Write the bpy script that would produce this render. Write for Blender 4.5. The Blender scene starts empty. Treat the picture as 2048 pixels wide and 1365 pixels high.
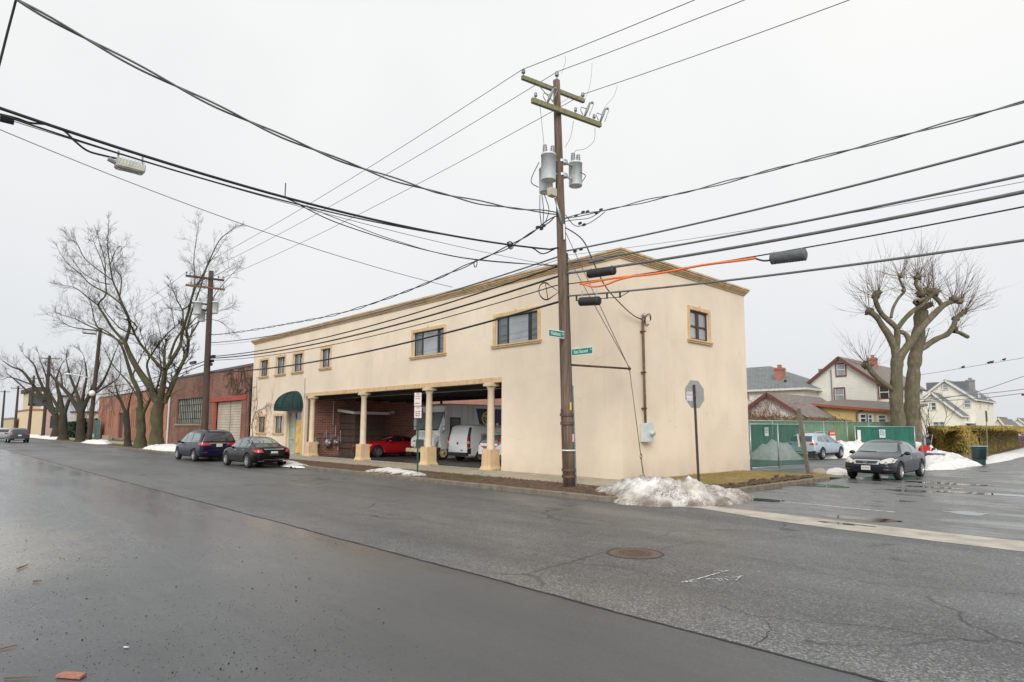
import bpy, bmesh, math, random
import numpy as np
from mathutils import Vector, Matrix, noise
from mathutils.bvhtree import BVHTree
scene = bpy.context.scene
COL = scene.collection
PI = math.pi
R_ = math.radians

# ------------------------------------------------------------------ survey: the camera as solved from the photograph
CAM = np.array([13.2695, -17.8548, 1.9]); YAW, PITCH, ROLL, FOC, SHY = .8126, .1065, .0037, 1255.1537, 39.8976
_c, _s = math.cos(YAW), math.sin(YAW)
FW = np.array([-_s*math.cos(PITCH), _c*math.cos(PITCH), math.sin(PITCH)])
_r = np.array([_c, _s, 0.]); _u = np.cross(_r, FW)
RT = _r*math.cos(ROLL) + _u*math.sin(ROLL); UP = -_r*math.sin(ROLL) + _u*math.cos(ROLL)
def ray(u, v): return FW + RT*(u-1024)/FOC + UP*(682.5+SHY-v)/FOC
def onZ(u, v, z=0): d = ray(u, v); return Vector(CAM + d*((z-CAM[2])/d[2]))
def onY(u, v, y=0): d = ray(u, v); return Vector(CAM + d*((y-CAM[1])/d[1]))
def onX(u, v, x=0): d = ray(u, v); return Vector(CAM + d*((x-CAM[0])/d[0]))
def atD(u, v, D): return Vector(CAM + ray(u, v)*D)
def dep(p): return float((np.array(p)-CAM) @ FW)

# ------------------------------------------------------------------ materials
MATS = {}
class NT:
    def __init__(s, name):
        s.m = bpy.data.materials.new(name); s.m.use_nodes = True; s.t = s.m.node_tree
        s.b = s.t.nodes['Principled BSDF']; s.tc = s.n('ShaderNodeTexCoord'); s.co = s.tc.outputs['Object']
    def n(s, typ, **kw):
        nd = s.t.nodes.new(typ)
        for k, v in kw.items():
            if hasattr(nd, k): setattr(nd, k, v)
        return nd
    def l(s, a, b): s.t.links.new(a, b)
    def noise(s, scale, detail=4, rough=.55, vec=None, scl=None):
        nd = s.n('ShaderNodeTexNoise'); nd.inputs['Scale'].default_value = scale
        nd.inputs['Detail'].default_value = detail; nd.inputs['Roughness'].default_value = rough
        v = vec or s.co
        if scl:
            mp = s.n('ShaderNodeMapping'); mp.inputs['Scale'].default_value = scl; s.l(v, mp.inputs[0]); v = mp.outputs[0]
        s.l(v, nd.inputs['Vector']); return nd.outputs['Fac']
    def voro(s, scale, feature='F1', vec=None, out='Distance'):
        nd = s.n('ShaderNodeTexVoronoi'); nd.feature = feature; nd.inputs['Scale'].default_value = scale
        s.l(vec or s.co, nd.inputs['Vector']); return nd.outputs[out]
    def ramp(s, fac, stops):
        nd = s.n('ShaderNodeValToRGB'); e = nd.color_ramp.elements
        while len(e) < len(stops): e.new(.5)
        for i, (p, c) in enumerate(stops):
            e[i].position = p; e[i].color = (c, c, c, 1) if not hasattr(c, '__len__') else (*c, 1)
        s.l(fac, nd.inputs[0]); return nd.outputs[0]
    def mix(s, f, a, b, mode='MIX'):
        nd = s.n('ShaderNodeMix'); nd.data_type = 'RGBA'; nd.blend_type = mode
        for sock, x in ((nd.inputs[0], f), (nd.inputs[6], a), (nd.inputs[7], b)):
            if hasattr(x, 'is_linked') or hasattr(x, 'links'): s.l(x, sock)
            elif hasattr(x, '__len__'): sock.default_value = (*x, 1)
            else: sock.default_value = x
        return nd.outputs[2]
    def math(s, op, a, b=0):
        nd = s.n('ShaderNodeMath'); nd.operation = op
        for sock, x in ((nd.inputs[0], a), (nd.inputs[1], b)):
            if hasattr(x, 'links'): s.l(x, sock)
            else: sock.default_value = x
        return nd.outputs[0]
    def bump(s, h, strength=.3, dist=.01):
        nd = s.n('ShaderNodeBump'); nd.inputs['Strength'].default_value = strength; nd.inputs['Distance'].default_value = dist
        s.l(h, nd.inputs['Height']); s.l(nd.outputs[0], s.b.inputs['Normal'])
    def col(s, x): s.l(x, s.b.inputs['Base Color'])
    def setp(s, **kw):
        for k, v in kw.items():
            k = {'rough': 'Roughness', 'metal': 'Metallic', 'coat': 'Coat Weight', 'spec': 'Specular IOR Level', 'alpha': 'Alpha', 'ior': 'IOR', 'trans': 'Transmission Weight', 'coatr': 'Coat Roughness'}[k]
            if hasattr(v, 'links'): s.l(v, s.b.inputs[k])
            else: s.b.inputs[k].default_value = v
def M(name, c, rough=.8, metal=0, var=.15, ns=6, bump=0, bs=40, coat=0, spec=.5, streak=None, var2=None):
    """plain surface whose own colour is mottled; optional vertical streaks of dirt"""
    if name in MATS: return MATS[name]
    s = NT(name)
    lo = tuple(x*(1-var) for x in c); hi = tuple(min(1, x*(1+var)) for x in c)
    n1 = s.noise(ns, 5, .6); out = s.mix(s.ramp(n1, [(.3, 0.), (.7, 1.)]), lo, hi)
    if streak:
        n2 = s.noise(streak[0], 4, .6, scl=(1, 1, .06)); out = s.mix(s.ramp(n2, [(.5, 0.), (.75, streak[1])]), out, streak[2])
    s.col(out); s.setp(rough=rough, metal=metal, coat=coat, spec=spec)
    if bump: s.bump(s.noise(bs, 5, .6), bump, .01)
    MATS[name] = s.m; return s.m

def wallvec(s):
    """(x+y, z) so that courses stay level on walls facing either way"""
    sp = s.n('ShaderNodeSeparateXYZ'); s.l(s.co, sp.inputs[0]); a = s.math('ADD', sp.outputs[0], sp.outputs[1])
    cb = s.n('ShaderNodeCombineXYZ'); s.l(a, cb.inputs[0]); s.l(sp.outputs[2], cb.inputs[1]); return cb.outputs[0]
def brickmat(name, c1, c2, mortar, bw=.22, bh=.075, stain=.4):
    s = NT(name); v = wallvec(s); b = s.n('ShaderNodeTexBrick'); bw *= 1.5; bh *= 1.5
    b.inputs['Scale'].default_value = 1; b.inputs['Brick Width'].default_value = bw; b.inputs['Row Height'].default_value = bh
    b.inputs['Mortar Size'].default_value = .011; b.inputs['Bias'].default_value = 0
    b.inputs['Color1'].default_value = (*c1, 1); b.inputs['Color2'].default_value = (*c2, 1); b.inputs['Mortar'].default_value = (*mortar, 1)
    s.l(v, b.inputs['Vector'])
    n = s.noise(1.1, 6, .65); o = s.mix(s.ramp(n, [(.35, stain), (.6, 0.)]), b.outputs['Color'], tuple(x*.45 for x in c1))
    o = s.mix(s.ramp(s.noise(.5, 5, .7), [(.5, 0.), (.7, .35)]), o, tuple(min(1, x*1.6) for x in c1))
    s.col(o); s.setp(rough=.88); s.bump(b.outputs['Fac'], -.4, .008); MATS[name] = s.m; return s.m
def siding(name, c, pitch=.13, rough=.6):
    s = NT(name); sp = s.n('ShaderNodeSeparateXYZ'); s.l(s.co, sp.inputs[0])
    f = s.math('FRACT', s.math('MULTIPLY', sp.outputs[2], 1/pitch))
    line = s.ramp(f, [(0, .55), (.12, 1.), (1., .97)])
    base = s.mix(s.ramp(s.noise(3, 5), [(.3, 0.), (.7, 1.)]), tuple(x*.9 for x in c), c)
    s.col(s.mix(1., base, line, 'MULTIPLY')); s.setp(rough=rough); s.bump(f, .5, .02); MATS[name] = s.m; return s.m
def shingle(name, c):
    s = NT(name); v = wallvec(s); b = s.n('ShaderNodeTexBrick'); b.inputs['Scale'].default_value = 1
    b.inputs['Brick Width'].default_value = .35; b.inputs['Row Height'].default_value = .14; b.inputs['Mortar Size'].default_value = .012
    b.inputs['Color1'].default_value = (*c, 1); b.inputs['Color2'].default_value = (*[x*.75 for x in c], 1); b.inputs['Mortar'].default_value = (*[x*.4 for x in c], 1)
    s.l(v, b.inputs['Vector']); s.col(s.mix(s.ramp(s.noise(2, 6), [(.35, .4), (.65, 0.)]), b.outputs['Color'], tuple(x*.6 for x in c)))
    s.setp(rough=.9); MATS[name] = s.m; return s.m

def asphalt(name, wet, base=.05, agg=.19, crack=True):
    s = NT(name); n = s.noise
    sp = s.n('ShaderNodeSeparateXYZ'); s.l(s.co, sp.inputs[0])
    big = n(.22, 5, .6, scl=(.45, 1, 1)); mid = n(2.2, 5, .6)
    grain = s.voro(58, out='Color'); g2 = n(130, 2, .7)
    gsep = s.n('ShaderNodeSeparateColor'); s.l(grain, gsep.inputs[0])
    stone = s.ramp(gsep.outputs[0], [(.0, .35), (.55, .8), (.8, 1.5), (1., 2.9)]) if False else s.ramp(gsep.outputs[0], [(0, 0.), (.5, .18), (.82, .4), (1., 1.)])
    col = s.mix(stone, (base*.78, base*.84, base*.88), (agg*.98, agg, agg))
    col = s.mix(s.ramp(big, [(.35, .55), (.62, 0.)]), col, (base*.9, base*.92, base*.93))
    fine = n(26, 4, .85); col = s.mix(s.ramp(fine, [(.53, 0.), (.62, .75 if not wet else .2)]), col, (agg*.95, agg*.94, agg*.90)); col = s.mix(s.ramp(n(31, 4, .85), [(.53, 0.), (.62, .8 if not wet else .25)]), col, (.014, .014, .014))
    col = s.mix(s.ramp(mid, [(.3, .3), (.55, 0.)]), col, (base*.62, base*.63, base*.64))
    lanes = n(.55, 4, .6, scl=(.035, 1, 1)); col = s.mix(s.ramp(lanes, [(.38, .42), (.56, 0.)]), col, (base*.7, base*.7, base*.7))
    if crack:
        warp = s.n('ShaderNodeVectorMath'); warp.operation = 'ADD'; nz = s.n('ShaderNodeTexNoise'); nz.inputs['Scale'].default_value = .9; nz.inputs['Detail'].default_value = 5
        s.l(s.co, nz.inputs['Vector']); s.l(s.co, warp.inputs[0]); s.l(nz.outputs['Color'], warp.inputs[1])
        cr = s.voro(.2, 'DISTANCE_TO_EDGE', warp.outputs[0])
        msk = s.ramp(cr, [(0, 1.), (.0035, .75), (.006, 0.)])
        msk = s.mix(1., msk, s.ramp(n(.35, 3), [(.47, 0.), (.56, 1.)]), 'MULTIPLY')
        col = s.mix(msk, col, (.012, .012, .012))
    if wet:
        col = s.mix(s.ramp(n(.5, 5, .6, scl=(.3, 1.4, 1)), [(.62, 0.), (.72, .25)]), col, (.060, .050, .036))
        sy_ = s.math('ADD', sp.outputs[1], s.math('MULTIPLY', n(.9, 5, .7, scl=(.5, 1, 1)), -1.6)); stn = s.mix(1., s.ramp(s.math('ADD', sy_, 14.4), [(.35, 0.), (.9, 1.)]), s.ramp(n(.6, 4, .6, scl=(.35, 1, 1)), [(.44, 0.), (.56, .8)]), 'MULTIPLY'); col = s.mix(stn, col, (.040, .031, .022))
        dv = s.n('ShaderNodeVectorMath'); dv.operation = 'DISTANCE'; cxy = s.n('ShaderNodeCombineXYZ'); s.l(s.math('MULTIPLY', sp.outputs[0], .35), cxy.inputs[0]); s.l(sp.outputs[1], cxy.inputs[1]); s.l(cxy.outputs[0], dv.inputs[0]); dv.inputs[1].default_value = (.0, -17.0, 0); dd_ = s.math('ADD', dv.outputs['Value'], s.math('MULTIPLY', n(1.3, 5, .7), 2.4)); snd = s.ramp(s.math('MULTIPLY', dd_, .3), [(.55, .75), (.85, 0.)]); snd = s.mix(1., snd, s.ramp(n(14, 5, .8), [(.40, .25), (.6, 1.)]), 'MULTIPLY'); col = s.mix(snd, col, (.30, .265, .205))
        dirt = s.voro(8.5, out='Distance'); dm = s.mix(1., s.ramp(dirt, [(.06, 1.), (.11, 0.)]), s.ramp(n(.8, 4), [(.48, 0.), (.6, 1.)]), 'MULTIPLY')
        col = s.mix(dm, col, (.02, .016, .012))
        xm = s.math('ADD', sp.outputs[0], s.math('MULTIPLY', n(.3, 4), 6.)); dry_dim = s.ramp(s.math('MULTIPLY', s.math('ADD', xm, 8.), .05), [(.62, 0.), (.92, 1.)])
        rg = s.ramp(s.mix(.35, n(.7, 5, .6, scl=(.05, 1., 1)), n(.45, 6, .65, scl=(.5, 1., 1))), [(.38, .12), (.5, .20), (.66, .36)]); rg = s.math('ADD', rg, s.math('MULTIPLY', dry_dim, .26)); col = s.mix(s.math('MULTIPLY', dry_dim, .72), col, (.036, .039, .042))  # drier to the right; weaker reflection there also painted in as darker colour
        s.setp(rough=rg, spec=.9)
        hb = s.mix(.5, g2, gsep.outputs[0]); s.bump(hb, .30, .005)
    else:
        rg = s.ramp(n(.5, 5, .6, scl=(.35, 1, 1)), [(.30, .32), (.5, .46), (.7, .6)])
        s.setp(rough=rg, spec=.55); hb = s.mix(.5, g2, gsep.outputs[0]); s.bump(hb, .55, .006)
    s.col(col); MATS[name] = s.m; return s.m

m_road = asphalt('asphalt_main', False, .044, .35)
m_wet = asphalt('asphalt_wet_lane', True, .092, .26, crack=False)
m_side = asphalt('asphalt_side_street', False, .05, .16)
# side street: wet patches
s = NT('asphalt_puddled'); n1 = s.noise(.55, 6, .62, scl=(.55, 1.3, 1)); st = s.n('ShaderNodeSeparateColor'); s.l(s.voro(80, out='Color'), st.inputs[0])
c0 = s.mix(s.ramp(st.outputs[0], [(0, 0.), (.6, .3), (1, 1.)]), (.075, .077, .078), (.24, .24, .235)); c0 = s.mix(s.ramp(s.noise(.8, 6, .7, scl=(.4, 1.6, 1)), [(.45, 0.), (.62, .6)]), c0, (.13, .128, .12))
c0 = s.mix(s.ramp(n1, [(.36, 1.), (.44, 0.)]), c0, (.028, .03, .032))
c0 = s.mix(s.ramp(s.noise(3, 5), [(.3, .4), (.5, 0.)]), c0, (.03, .03, .03))
s.col(c0); s.setp(rough=s.ramp(n1, [(.34, .06), (.42, .22), (.55, .5), (.75, .32)])); s.bump(s.ramp(n1, [(.4, 0.), (.46, 1.)]), .12, .01); m_pud = s.m
m_conc = M('concrete_walk', (.34, .295, .225), .85, var=.22, ns=3.5, bump=.25, bs=60)
m_gutter = M('gutter_concrete', (.40, .37, .31), .55, var=.3, ns=2.2, bump=.3, bs=50)
m_curb = M('curb_stone', (.17, .145, .11), .8, var=.35, ns=4, bump=.3, bs=30)
m_dirt = M('bare_soil', (.085, .055, .036), .95, var=.5, ns=9, bump=.9, bs=25)
def grassmat(name, a, b, c):
    s = NT(name); o = s.mix(s.ramp(s.noise(1.6, 6, .65), [(.35, 0.), (.6, 1.)]), a, b); o = s.mix(s.ramp(s.noise(22, 4, .7), [(.45, 0.), (.65, .8)]), o, c)
    s.col(o); s.setp(rough=.95); s.bump(s.noise(40, 5, .7), .8, .03); MATS[name] = s.m; return s.m
m_grass = grassmat('winter_grass', (.26, .22, .06), (.34, .22, .09), (.11, .07, .035))
m_lawn = grassmat('green_lawn', (.10, .13, .03), (.16, .17, .05), (.07, .06, .03))
m_blade = grassmat('grass_blades', (.28, .24, .08), (.36, .26, .11), (.15, .14, .05))
# stucco
def stucco(name, c, dark):
    s = NT(name); o = s.mix(s.ramp(s.noise(.45, 6, .62), [(.32, 0.), (.68, 1.)]), tuple(x*.90 for x in c), tuple(min(1, x*1.05) for x in c))
    o = s.mix(s.ramp(s.noise(1.1, 7, .7, scl=(1, 1, .22)), [(.55, 0.), (.85, .30)]), o, dark)
    o = s.mix(s.ramp(s.noise(3.5, 6, .7, scl=(1, 1, .05)), [(.60, 0.), (.78, .28)]), o, tuple(x*.9 for x in dark)); o = s.mix(s.ramp(s.noise(.28, 3, .4), [(.56, 0.), (.575, .22)]), o, tuple(min(1, x*1.1) for x in c))
    ck = s.n('ShaderNodeTexNoise'); ck.inputs['Scale'].default_value = .8; ck.inputs['Detail'].default_value = 5; s.l(s.co, ck.inputs['Vector']); wv = s.n('ShaderNodeVectorMath'); wv.operation = 'ADD'; s.l(s.co, wv.inputs[0]); s.l(ck.outputs['Color'], wv.inputs[1]); cr = s.ramp(s.voro(.33, 'DISTANCE_TO_EDGE', wv.outputs[0]), [(0, .14), (.004, .07), (.008, 0.)]); o = s.mix(s.mix(1., cr, s.ramp(s.noise(.5, 2), [(.5, 0.), (.6, 1.)]), 'MULTIPLY'), o, tuple(x*.6 for x in dark))
    sp = s.n('ShaderNodeSeparateXYZ'); s.l(s.co, sp.inputs[0])
    low = s.mix(1., s.ramp(sp.outputs[2], [(.12, .75), (.9, 0.)]), s.ramp(s.noise(1.3, 5), [(.3, .2), (.65, 1.)]), 'MULTIPLY')
    o = s.mix(low, o, tuple(x*.72 for x in c))
    s.col(o); s.setp(rough=.9, spec=.3); s.bump(s.noise(55, 6, .7), .18, .01); MATS[name] = s.m; return s.m
m_stucco = stucco('stucco_cream', (.765, .65, .515), (.42, .35, .27))
m_trim = M('trim_tan', (.62, .445, .25), .8, var=.12, ns=4, bump=.1, streak=(6, .5, (.34, .21, .10)))
m_cornice = M('cornice_tan', (.55, .40, .235), .8, var=.18, ns=2.5, bump=.1, streak=(5, .5, (.22, .15, .09)))
m_col = M('column_cream', (.62, .51, .36), .75, var=.08, ns=4, bump=.08)
m_ped = M('pedestal_tan', (.64, .46, .27), .85, var=.12, ns=3, bump=.1, streak=(6, .4, (.36, .25, .14)))
m_brick = brickmat('brick_red', (.27, .115, .08), (.17, .07, .052), (.32, .26, .21), stain=.5)
m_brick2 = brickmat('brick_orange', (.42, .17, .10), (.34, .13, .08), (.34, .24, .19), stain=.12)
m_brickin = brickmat('brick_carport', (.34, .12, .085), (.18, .06, .045), (.46, .38, .31), stain=.25)
m_brickfar = brickmat('brick_pink', (.68, .32, .24), (.58, .27, .2), (.5, .4, .35), stain=.05)
m_roofdark = M('roof_tar', (.06, .06, .06), .9)
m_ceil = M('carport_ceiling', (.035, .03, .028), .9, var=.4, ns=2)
m_steelblk = M('black_steel', (.02, .02, .022), .5, var=.2)
m_rust = M('rusty_steel', (.10, .05, .035), .85, var=.5, ns=8)
m_redpaint = M('red_paint_worn', (.36, .075, .05), .7, var=.4, ns=7)
m_white = M('white_paint', (.72, .72, .70), .55, var=.06)
m_grey = M('grey_metal', (.30, .32, .33), .45, metal=.5, var=.15)
m_ltgrey = M('light_grey_metal', (.58, .63, .64), .4, metal=.1, var=.1, streak=(9, .3, (.28, .28, .26)))
m_galv = M('galvanised', (.36, .40, .42), .4, metal=.6, var=.2)
def glassm(name, c, rough=.04, spec=.9):
    s = NT(name); s.col(s.mix(s.ramp(s.noise(.9, 3), [(.35, 0.), (.65, 1.)]), tuple(x*.7 for x in c), c)); s.setp(rough=rough, spec=spec, coat=.6, coatr=.02)
    MATS[name] = s.m; return s.m
m_glass = glassm('window_glass', (.10, .12, .135)); m_glassl = glassm('window_glass_blinds', (.33, .36, .38)); m_cglass = glassm('car_glass', (.11, .155, .155)); m_cglassd = glassm('car_glass_dark', (.018, .022, .025))
m_frame = M('window_frame_dark', (.03, .028, .027), .5); m_framebr = M('window_frame_brown', (.06, .025, .016), .5)
m_curtain = M('curtain_white', (.55, .58, .60), .8, var=.15, ns=12)
m_green = M('awning_green', (.004, .030, .029), .8, var=.25, ns=3, streak=(5, .3, (.01, .06, .055)))
# timber
def wood(name, a, b, c):
    s = NT(name); o = s.mix(s.ramp(s.noise(9, 6, .7, scl=(1, 1, .05)), [(.35, 0.), (.65, 1.)]), a, b); o = s.mix(s.ramp(s.noise(26, 5, .7, scl=(1, 1, .04)), [(.52, 0.), (.66, .85)]), o, c)
    s.col(o); s.setp(rough=.85); s.bump(s.noise(24, 6, .7, scl=(1, 1, .05)), .6, .02); MATS[name] = s.m; return s.m
m_pole = wood('pole_wood', (.07, .048, .036), (.21, .145, .105), (.025, .019, .015))
m_polefar = wood('pole_wood_dark', (.045, .033, .027), (.085, .055, .042), (.02, .015, .013))
m_arm = wood('crossarm_mossy', (.19, .19, .11), (.26, .25, .15), (.11, .12, .05)); m_armr = wood('crossarm_red', (.16, .07, .04), (.22, .10, .05), (.08, .04, .02))
def bark(name, a, b, moss, mf):
    s = NT(name); o = s.mix(s.ramp(s.noise(5, 6, .7, scl=(1, 1, .35)), [(.35, 0.), (.65, 1.)]), a, b); o = s.mix(s.ramp(s.noise(1.5, 5, .7), [(.42, 0.), (.62, mf)]), o, moss)
    s.col(o); s.setp(rough=.95); s.bump(s.noise(12, 6, .7, scl=(1, 1, .3)), .9, .05); MATS[name] = s.m; return s.m
m_bark = bark('bark_mossy', (.05, .037, .027), (.10, .078, .055), (.085, .095, .03), .9)
m_barkdk = bark('bark_dark', (.034, .028, .022), (.06, .048, .037), (.05, .055, .022), .6)
m_barklt = bark('bark_pollard', (.085, .065, .05), (.23, .18, .135), (.10, .115, .05), .85)
m_twig = M('twig_bark', (.028, .022, .018), .9, var=.3); m_twigr = M('twig_russet', (.13, .075, .055), .9, var=.3); m_twigg = M('twig_brown', (.055, .042, .034), .9, var=.3)
m_wire = M('cable_black', (.018, .018, .02), .55, var=.2); m_wiregr = M('cable_grey', (.13, .135, .135), .5, var=.2); m_orange = M('cable_orange', (.85, .20, .05), .5, var=.08)
m_ins = M('insulator_grey', (.20, .23, .23), .35, var=.15, coat=.3)
m_rubber = M('tyre_rubber', (.018, .018, .018), .85); m_plastic = M('black_plastic', (.022, .022, .024), .6); m_chrome = M('chrome', (.62, .63, .64), .15, metal=1, var=.03)
m_alloy = M('alloy_wheel', (.50, .51, .52), .3, metal=.8, var=.05); m_plate = M('plate_cream', (.62, .62, .52), .5, var=.05)
m_red = M('tail_light_red', (.42, .012, .016), .15, coat=1, var=.1); m_lens = M('head_light_lens', (.52, .52, .44), .08, coat=1, var=.15); m_amber = M('amber_lens', (.7, .25, .04), .2, coat=1)
def paint(name, c, metal=.35, rough=.3, sp=.5):
    s = NT(name); o = s.mix(s.ramp(s.noise(2.5, 5, .6), [(.4, 0.), (.7, .22)]), c, tuple(min(1, x*1.15+.006) for x in c)); s.col(o); s.setp(rough=rough, metal=metal, coat=.35*sp*2, coatr=.08, spec=sp); MATS[name] = s.m; return s.m
# snow
def snowmat(name, dirt):
    s = NT(name); o = s.mix(s.ramp(s.noise(4, 6, .6), [(.3, 0.), (.7, 1.)]), (.62, .60, .56), (.86, .86, .86))
    o = s.mix(s.ramp(s.noise(1.3, 7, .72), [(.50-.10*dirt, 0.), (.72-.1*dirt, .75*min(1, dirt))]), o, (.22, .17, .12))
    o = s.mix(s.mix(1., s.ramp(s.noise(24, 6, .8), [(.56-.06*dirt, 0.), (.64-.05*dirt, min(1, dirt))]), s.ramp(s.noise(1.8, 5, .7), [(.46, .05), (.58, 1.)]), 'MULTIPLY'), o, (.05, .042, .034)); z_ = s.n('ShaderNodeSeparateXYZ'); s.l(s.co, z_.inputs[0]); o = s.mix(s.mix(1., s.ramp(z_.outputs[2], [(.05, .75*dirt), (.30, 0.)]), s.ramp(s.noise(3, 5), [(.35, .1), (.6, 1.)]), 'MULTIPLY'), o, (.16, .13, .10))
    s.col(o); s.setp(rough=.7); s.b.inputs['Subsurface Weight'].default_value = 0.; s.bump(s.noise(18, 6, .7), .5, .04); MATS[name] = s.m; return s.m
m_snowd = snowmat('snow_dirty', 1.4); m_snow = snowmat('snow_clean', .25)

# ------------------------------------------------------------------ mesh building
class MB:
    def __init__(s): s.v = []; s.f = []; s.mi = []; s.cur = 0
    def quad(s, *p):
        i = len(s.v); s.v += [tuple(q) for q in p]; s.f.append(tuple(range(i, i+len(p)))); s.mi.append(s.cur)
    def box(s, x0, x1, y0, y1, z0, z1):
        i = len(s.v); s.v += [(x, y, z) for z in (z0, z1) for x, y in ((x0, y0), (x1, y0), (x1, y1), (x0, y1))]
        for q in ((3, 2, 1, 0), (4, 5, 6, 7), (0, 1, 5, 4), (1, 2, 6, 5), (2, 3, 7, 6), (3, 0, 4, 7)): s.f.append(tuple(i+k for k in q)); s.mi.append(s.cur)
        return s
    def bar(s, a, b, w, h, up=(0, 0, 1)):
        """rectangular bar between two points"""
        a = Vector(a); b = Vector(b); d = (b-a).normalized(); sd = d.cross(Vector(up))
        if sd.length < 1e-4: sd = d.cross(Vector((0, 1, 0)))
        sd.normalize(); u = sd.cross(d); sd *= w/2; u *= h/2; i = len(s.v)
        for p in (a, b):
            for k in ((-1, -1), (1, -1), (1, 1), (-1, 1)): s.v.append(tuple(p+sd*k[0]+u*k[1]))
        for q in ((0, 1, 2, 3), (7, 6, 5, 4), (0, 4, 5, 1), (1, 5, 6, 2), (2, 6, 7, 3), (3, 7, 4, 0)): s.f.append(tuple(i+k for k in q)); s.mi.append(s.cur)
        return s
    def tube(s, pts, rad, n=6, cap=True):
        pts = [Vector(p) for p in pts]; 
        if not hasattr(rad, '__len__'): rad = [rad]*len(pts)
        i0 = len(s.v); prev = None
        for k, p in enumerate(pts):
            d = (pts[min(k+1, len(pts)-1)]-pts[max(k-1, 0)]); d = d.normalized() if d.length > 1e-9 else Vector((0, 0, 1))
            if prev is None:
                a = d.orthogonal().normalized()
            else:
                a = prev-d*prev.dot(d); a = a.normalized() if a.length > 1e-6 else d.orthogonal().normalized()
            prev = a; b = d.cross(a)
            for j in range(n):
                t = 2*PI*j/n; s.v.append(tuple(p+(a*math.cos(t)+b*math.sin(t))*rad[k]))
        for k in range(len(pts)-1):
            for j in range(n):
                a0 = i0+k*n+j; a1 = i0+k*n+(j+1) % n; s.f.append((a0, a1, a1+n, a0+n)); s.mi.append(s.cur)
        if cap and n > 3:
            s.f.append(tuple(i0+j for j in reversed(range(n)))); s.mi.append(s.cur)
            e = i0+(len(pts)-1)*n; s.f.append(tuple(e+j for j in range(n))); s.mi.append(s.cur)
        return s
    def lathe(s, c, prof, n=20, axis='z', a0=0, a1=2*PI):
        """prof: list of (radius, along-axis)"""
        c = Vector(c); i0 = len(s.v); full = abs(a1-a0-2*PI) < 1e-6; m = n if full else n+1
        for r, h in prof:
            for j in range(m):
                t = a0+(a1-a0)*j/n; x, y = r*math.cos(t), r*math.sin(t)
                q = {'z': (x, y, h), 'y': (x, h, y), 'x': (h, x, y)}[axis]; s.v.append(tuple(c+Vector(q)))
        for k in range(len(prof)-1):
            for j in range(n if full else n):
                j1 = (j+1) % m; a = i0+k*m+j; b = i0+k*m+j1; s.f.append((a, b, b+m, a+m)); s.mi.append(s.cur)
        return s
    def sphere(s, c, r, n=8, sc=(1, 1, 1)):
        pr = [(max(1e-4, math.sin(PI*k/n))*r, -math.cos(PI*k/n)*r) for k in range(n+1)]
        i = len(s.v); s.lathe((0, 0, 0), pr, n*2)
        for k in range(i, len(s.v)): x, y, z = s.v[k]; s.v[k] = (c[0]+x*sc[0], c[1]+y*sc[1], c[2]+z*sc[2])
        return s
def obj(name, mb, mats, parent=None, smooth=False, bevel=0, world=True):
    me = bpy.data.meshes.new(name); me.from_pydata([tuple(v) for v in mb.v], [], mb.f)
    ml = mats if isinstance(mats, (list, tuple)) else [mats]
    for m in ml: me.materials.append(m)
    if len(ml) > 1: me.polygons.foreach_set('material_index', mb.mi)
    bm = bmesh.new(); bm.from_mesh(me); bmesh.ops.recalc_face_normals(bm, faces=bm.faces)
    if bevel:
        bmesh.ops.remove_doubles(bm, verts=bm.verts, dist=1e-5)
        bmesh.ops.bevel(bm, geom=[e for e in bm.edges if len(e.link_faces) == 2 and e.calc_face_angle(0) > .6], offset=bevel, segments=2, affect='EDGES', clamp_overlap=True)
    bm.to_mesh(me); bm.free()
    if smooth: me.polygons.foreach_set('use_smooth', [True]*len(me.polygons))
    me.update(); o = bpy.data.objects.new(name, me); COL.objects.link(o)
    if parent:
        o.parent = parent
        if world and parent.type == 'EMPTY': o.location = -parent.location
    return o
def tag(o, label=None, cat=None, group=None, kind=None):
    for k, v in (('label', label), ('category', cat), ('group', group), ('kind', kind)):
        if v: o[k] = v
    return o
def thing(name, label, cat, loc=(0, 0, 0), rz=0, group=None):
    o = bpy.data.objects.new(name, None); COL.objects.link(o); o.location = loc; o.rotation_euler = (0, 0, rz); o.empty_display_size = .3
    return tag(o, label, cat, group)
def copy_tree(o, parent=None):
    c = o.copy(); COL.objects.link(c)
    if parent: c.parent = parent
    for ch in list(o.children): copy_tree(ch, c)
    return c
def text(s_, size, mat, parent, loc, rot, name='lettering', align='CENTER', sx=1, depth=.003, label=None):
    cu = bpy.data.curves.new(name, 'FONT'); cu.body = s_; cu.size = size; cu.align_x = align; cu.align_y = 'CENTER'; cu.extrude = depth; cu.space_line = .85
    t = bpy.data.objects.new(name, cu); COL.objects.link(t); bpy.context.view_layer.update()
    me = bpy.data.meshes.new_from_object(t.evaluated_get(bpy.context.evaluated_depsgraph_get())); bpy.data.objects.remove(t)
    me.materials.clear(); me.materials.append(mat); o = bpy.data.objects.new(name, me); COL.objects.link(o)
    me.transform(Matrix.Translation(loc) @ rot.to_4x4() @ Matrix.Diagonal((sx, 1, 1, 1)))
    o.parent = parent
    if parent and parent.type == 'EMPTY' and parent.rotation_euler.z == 0: o.location = -parent.location
    return o
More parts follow.
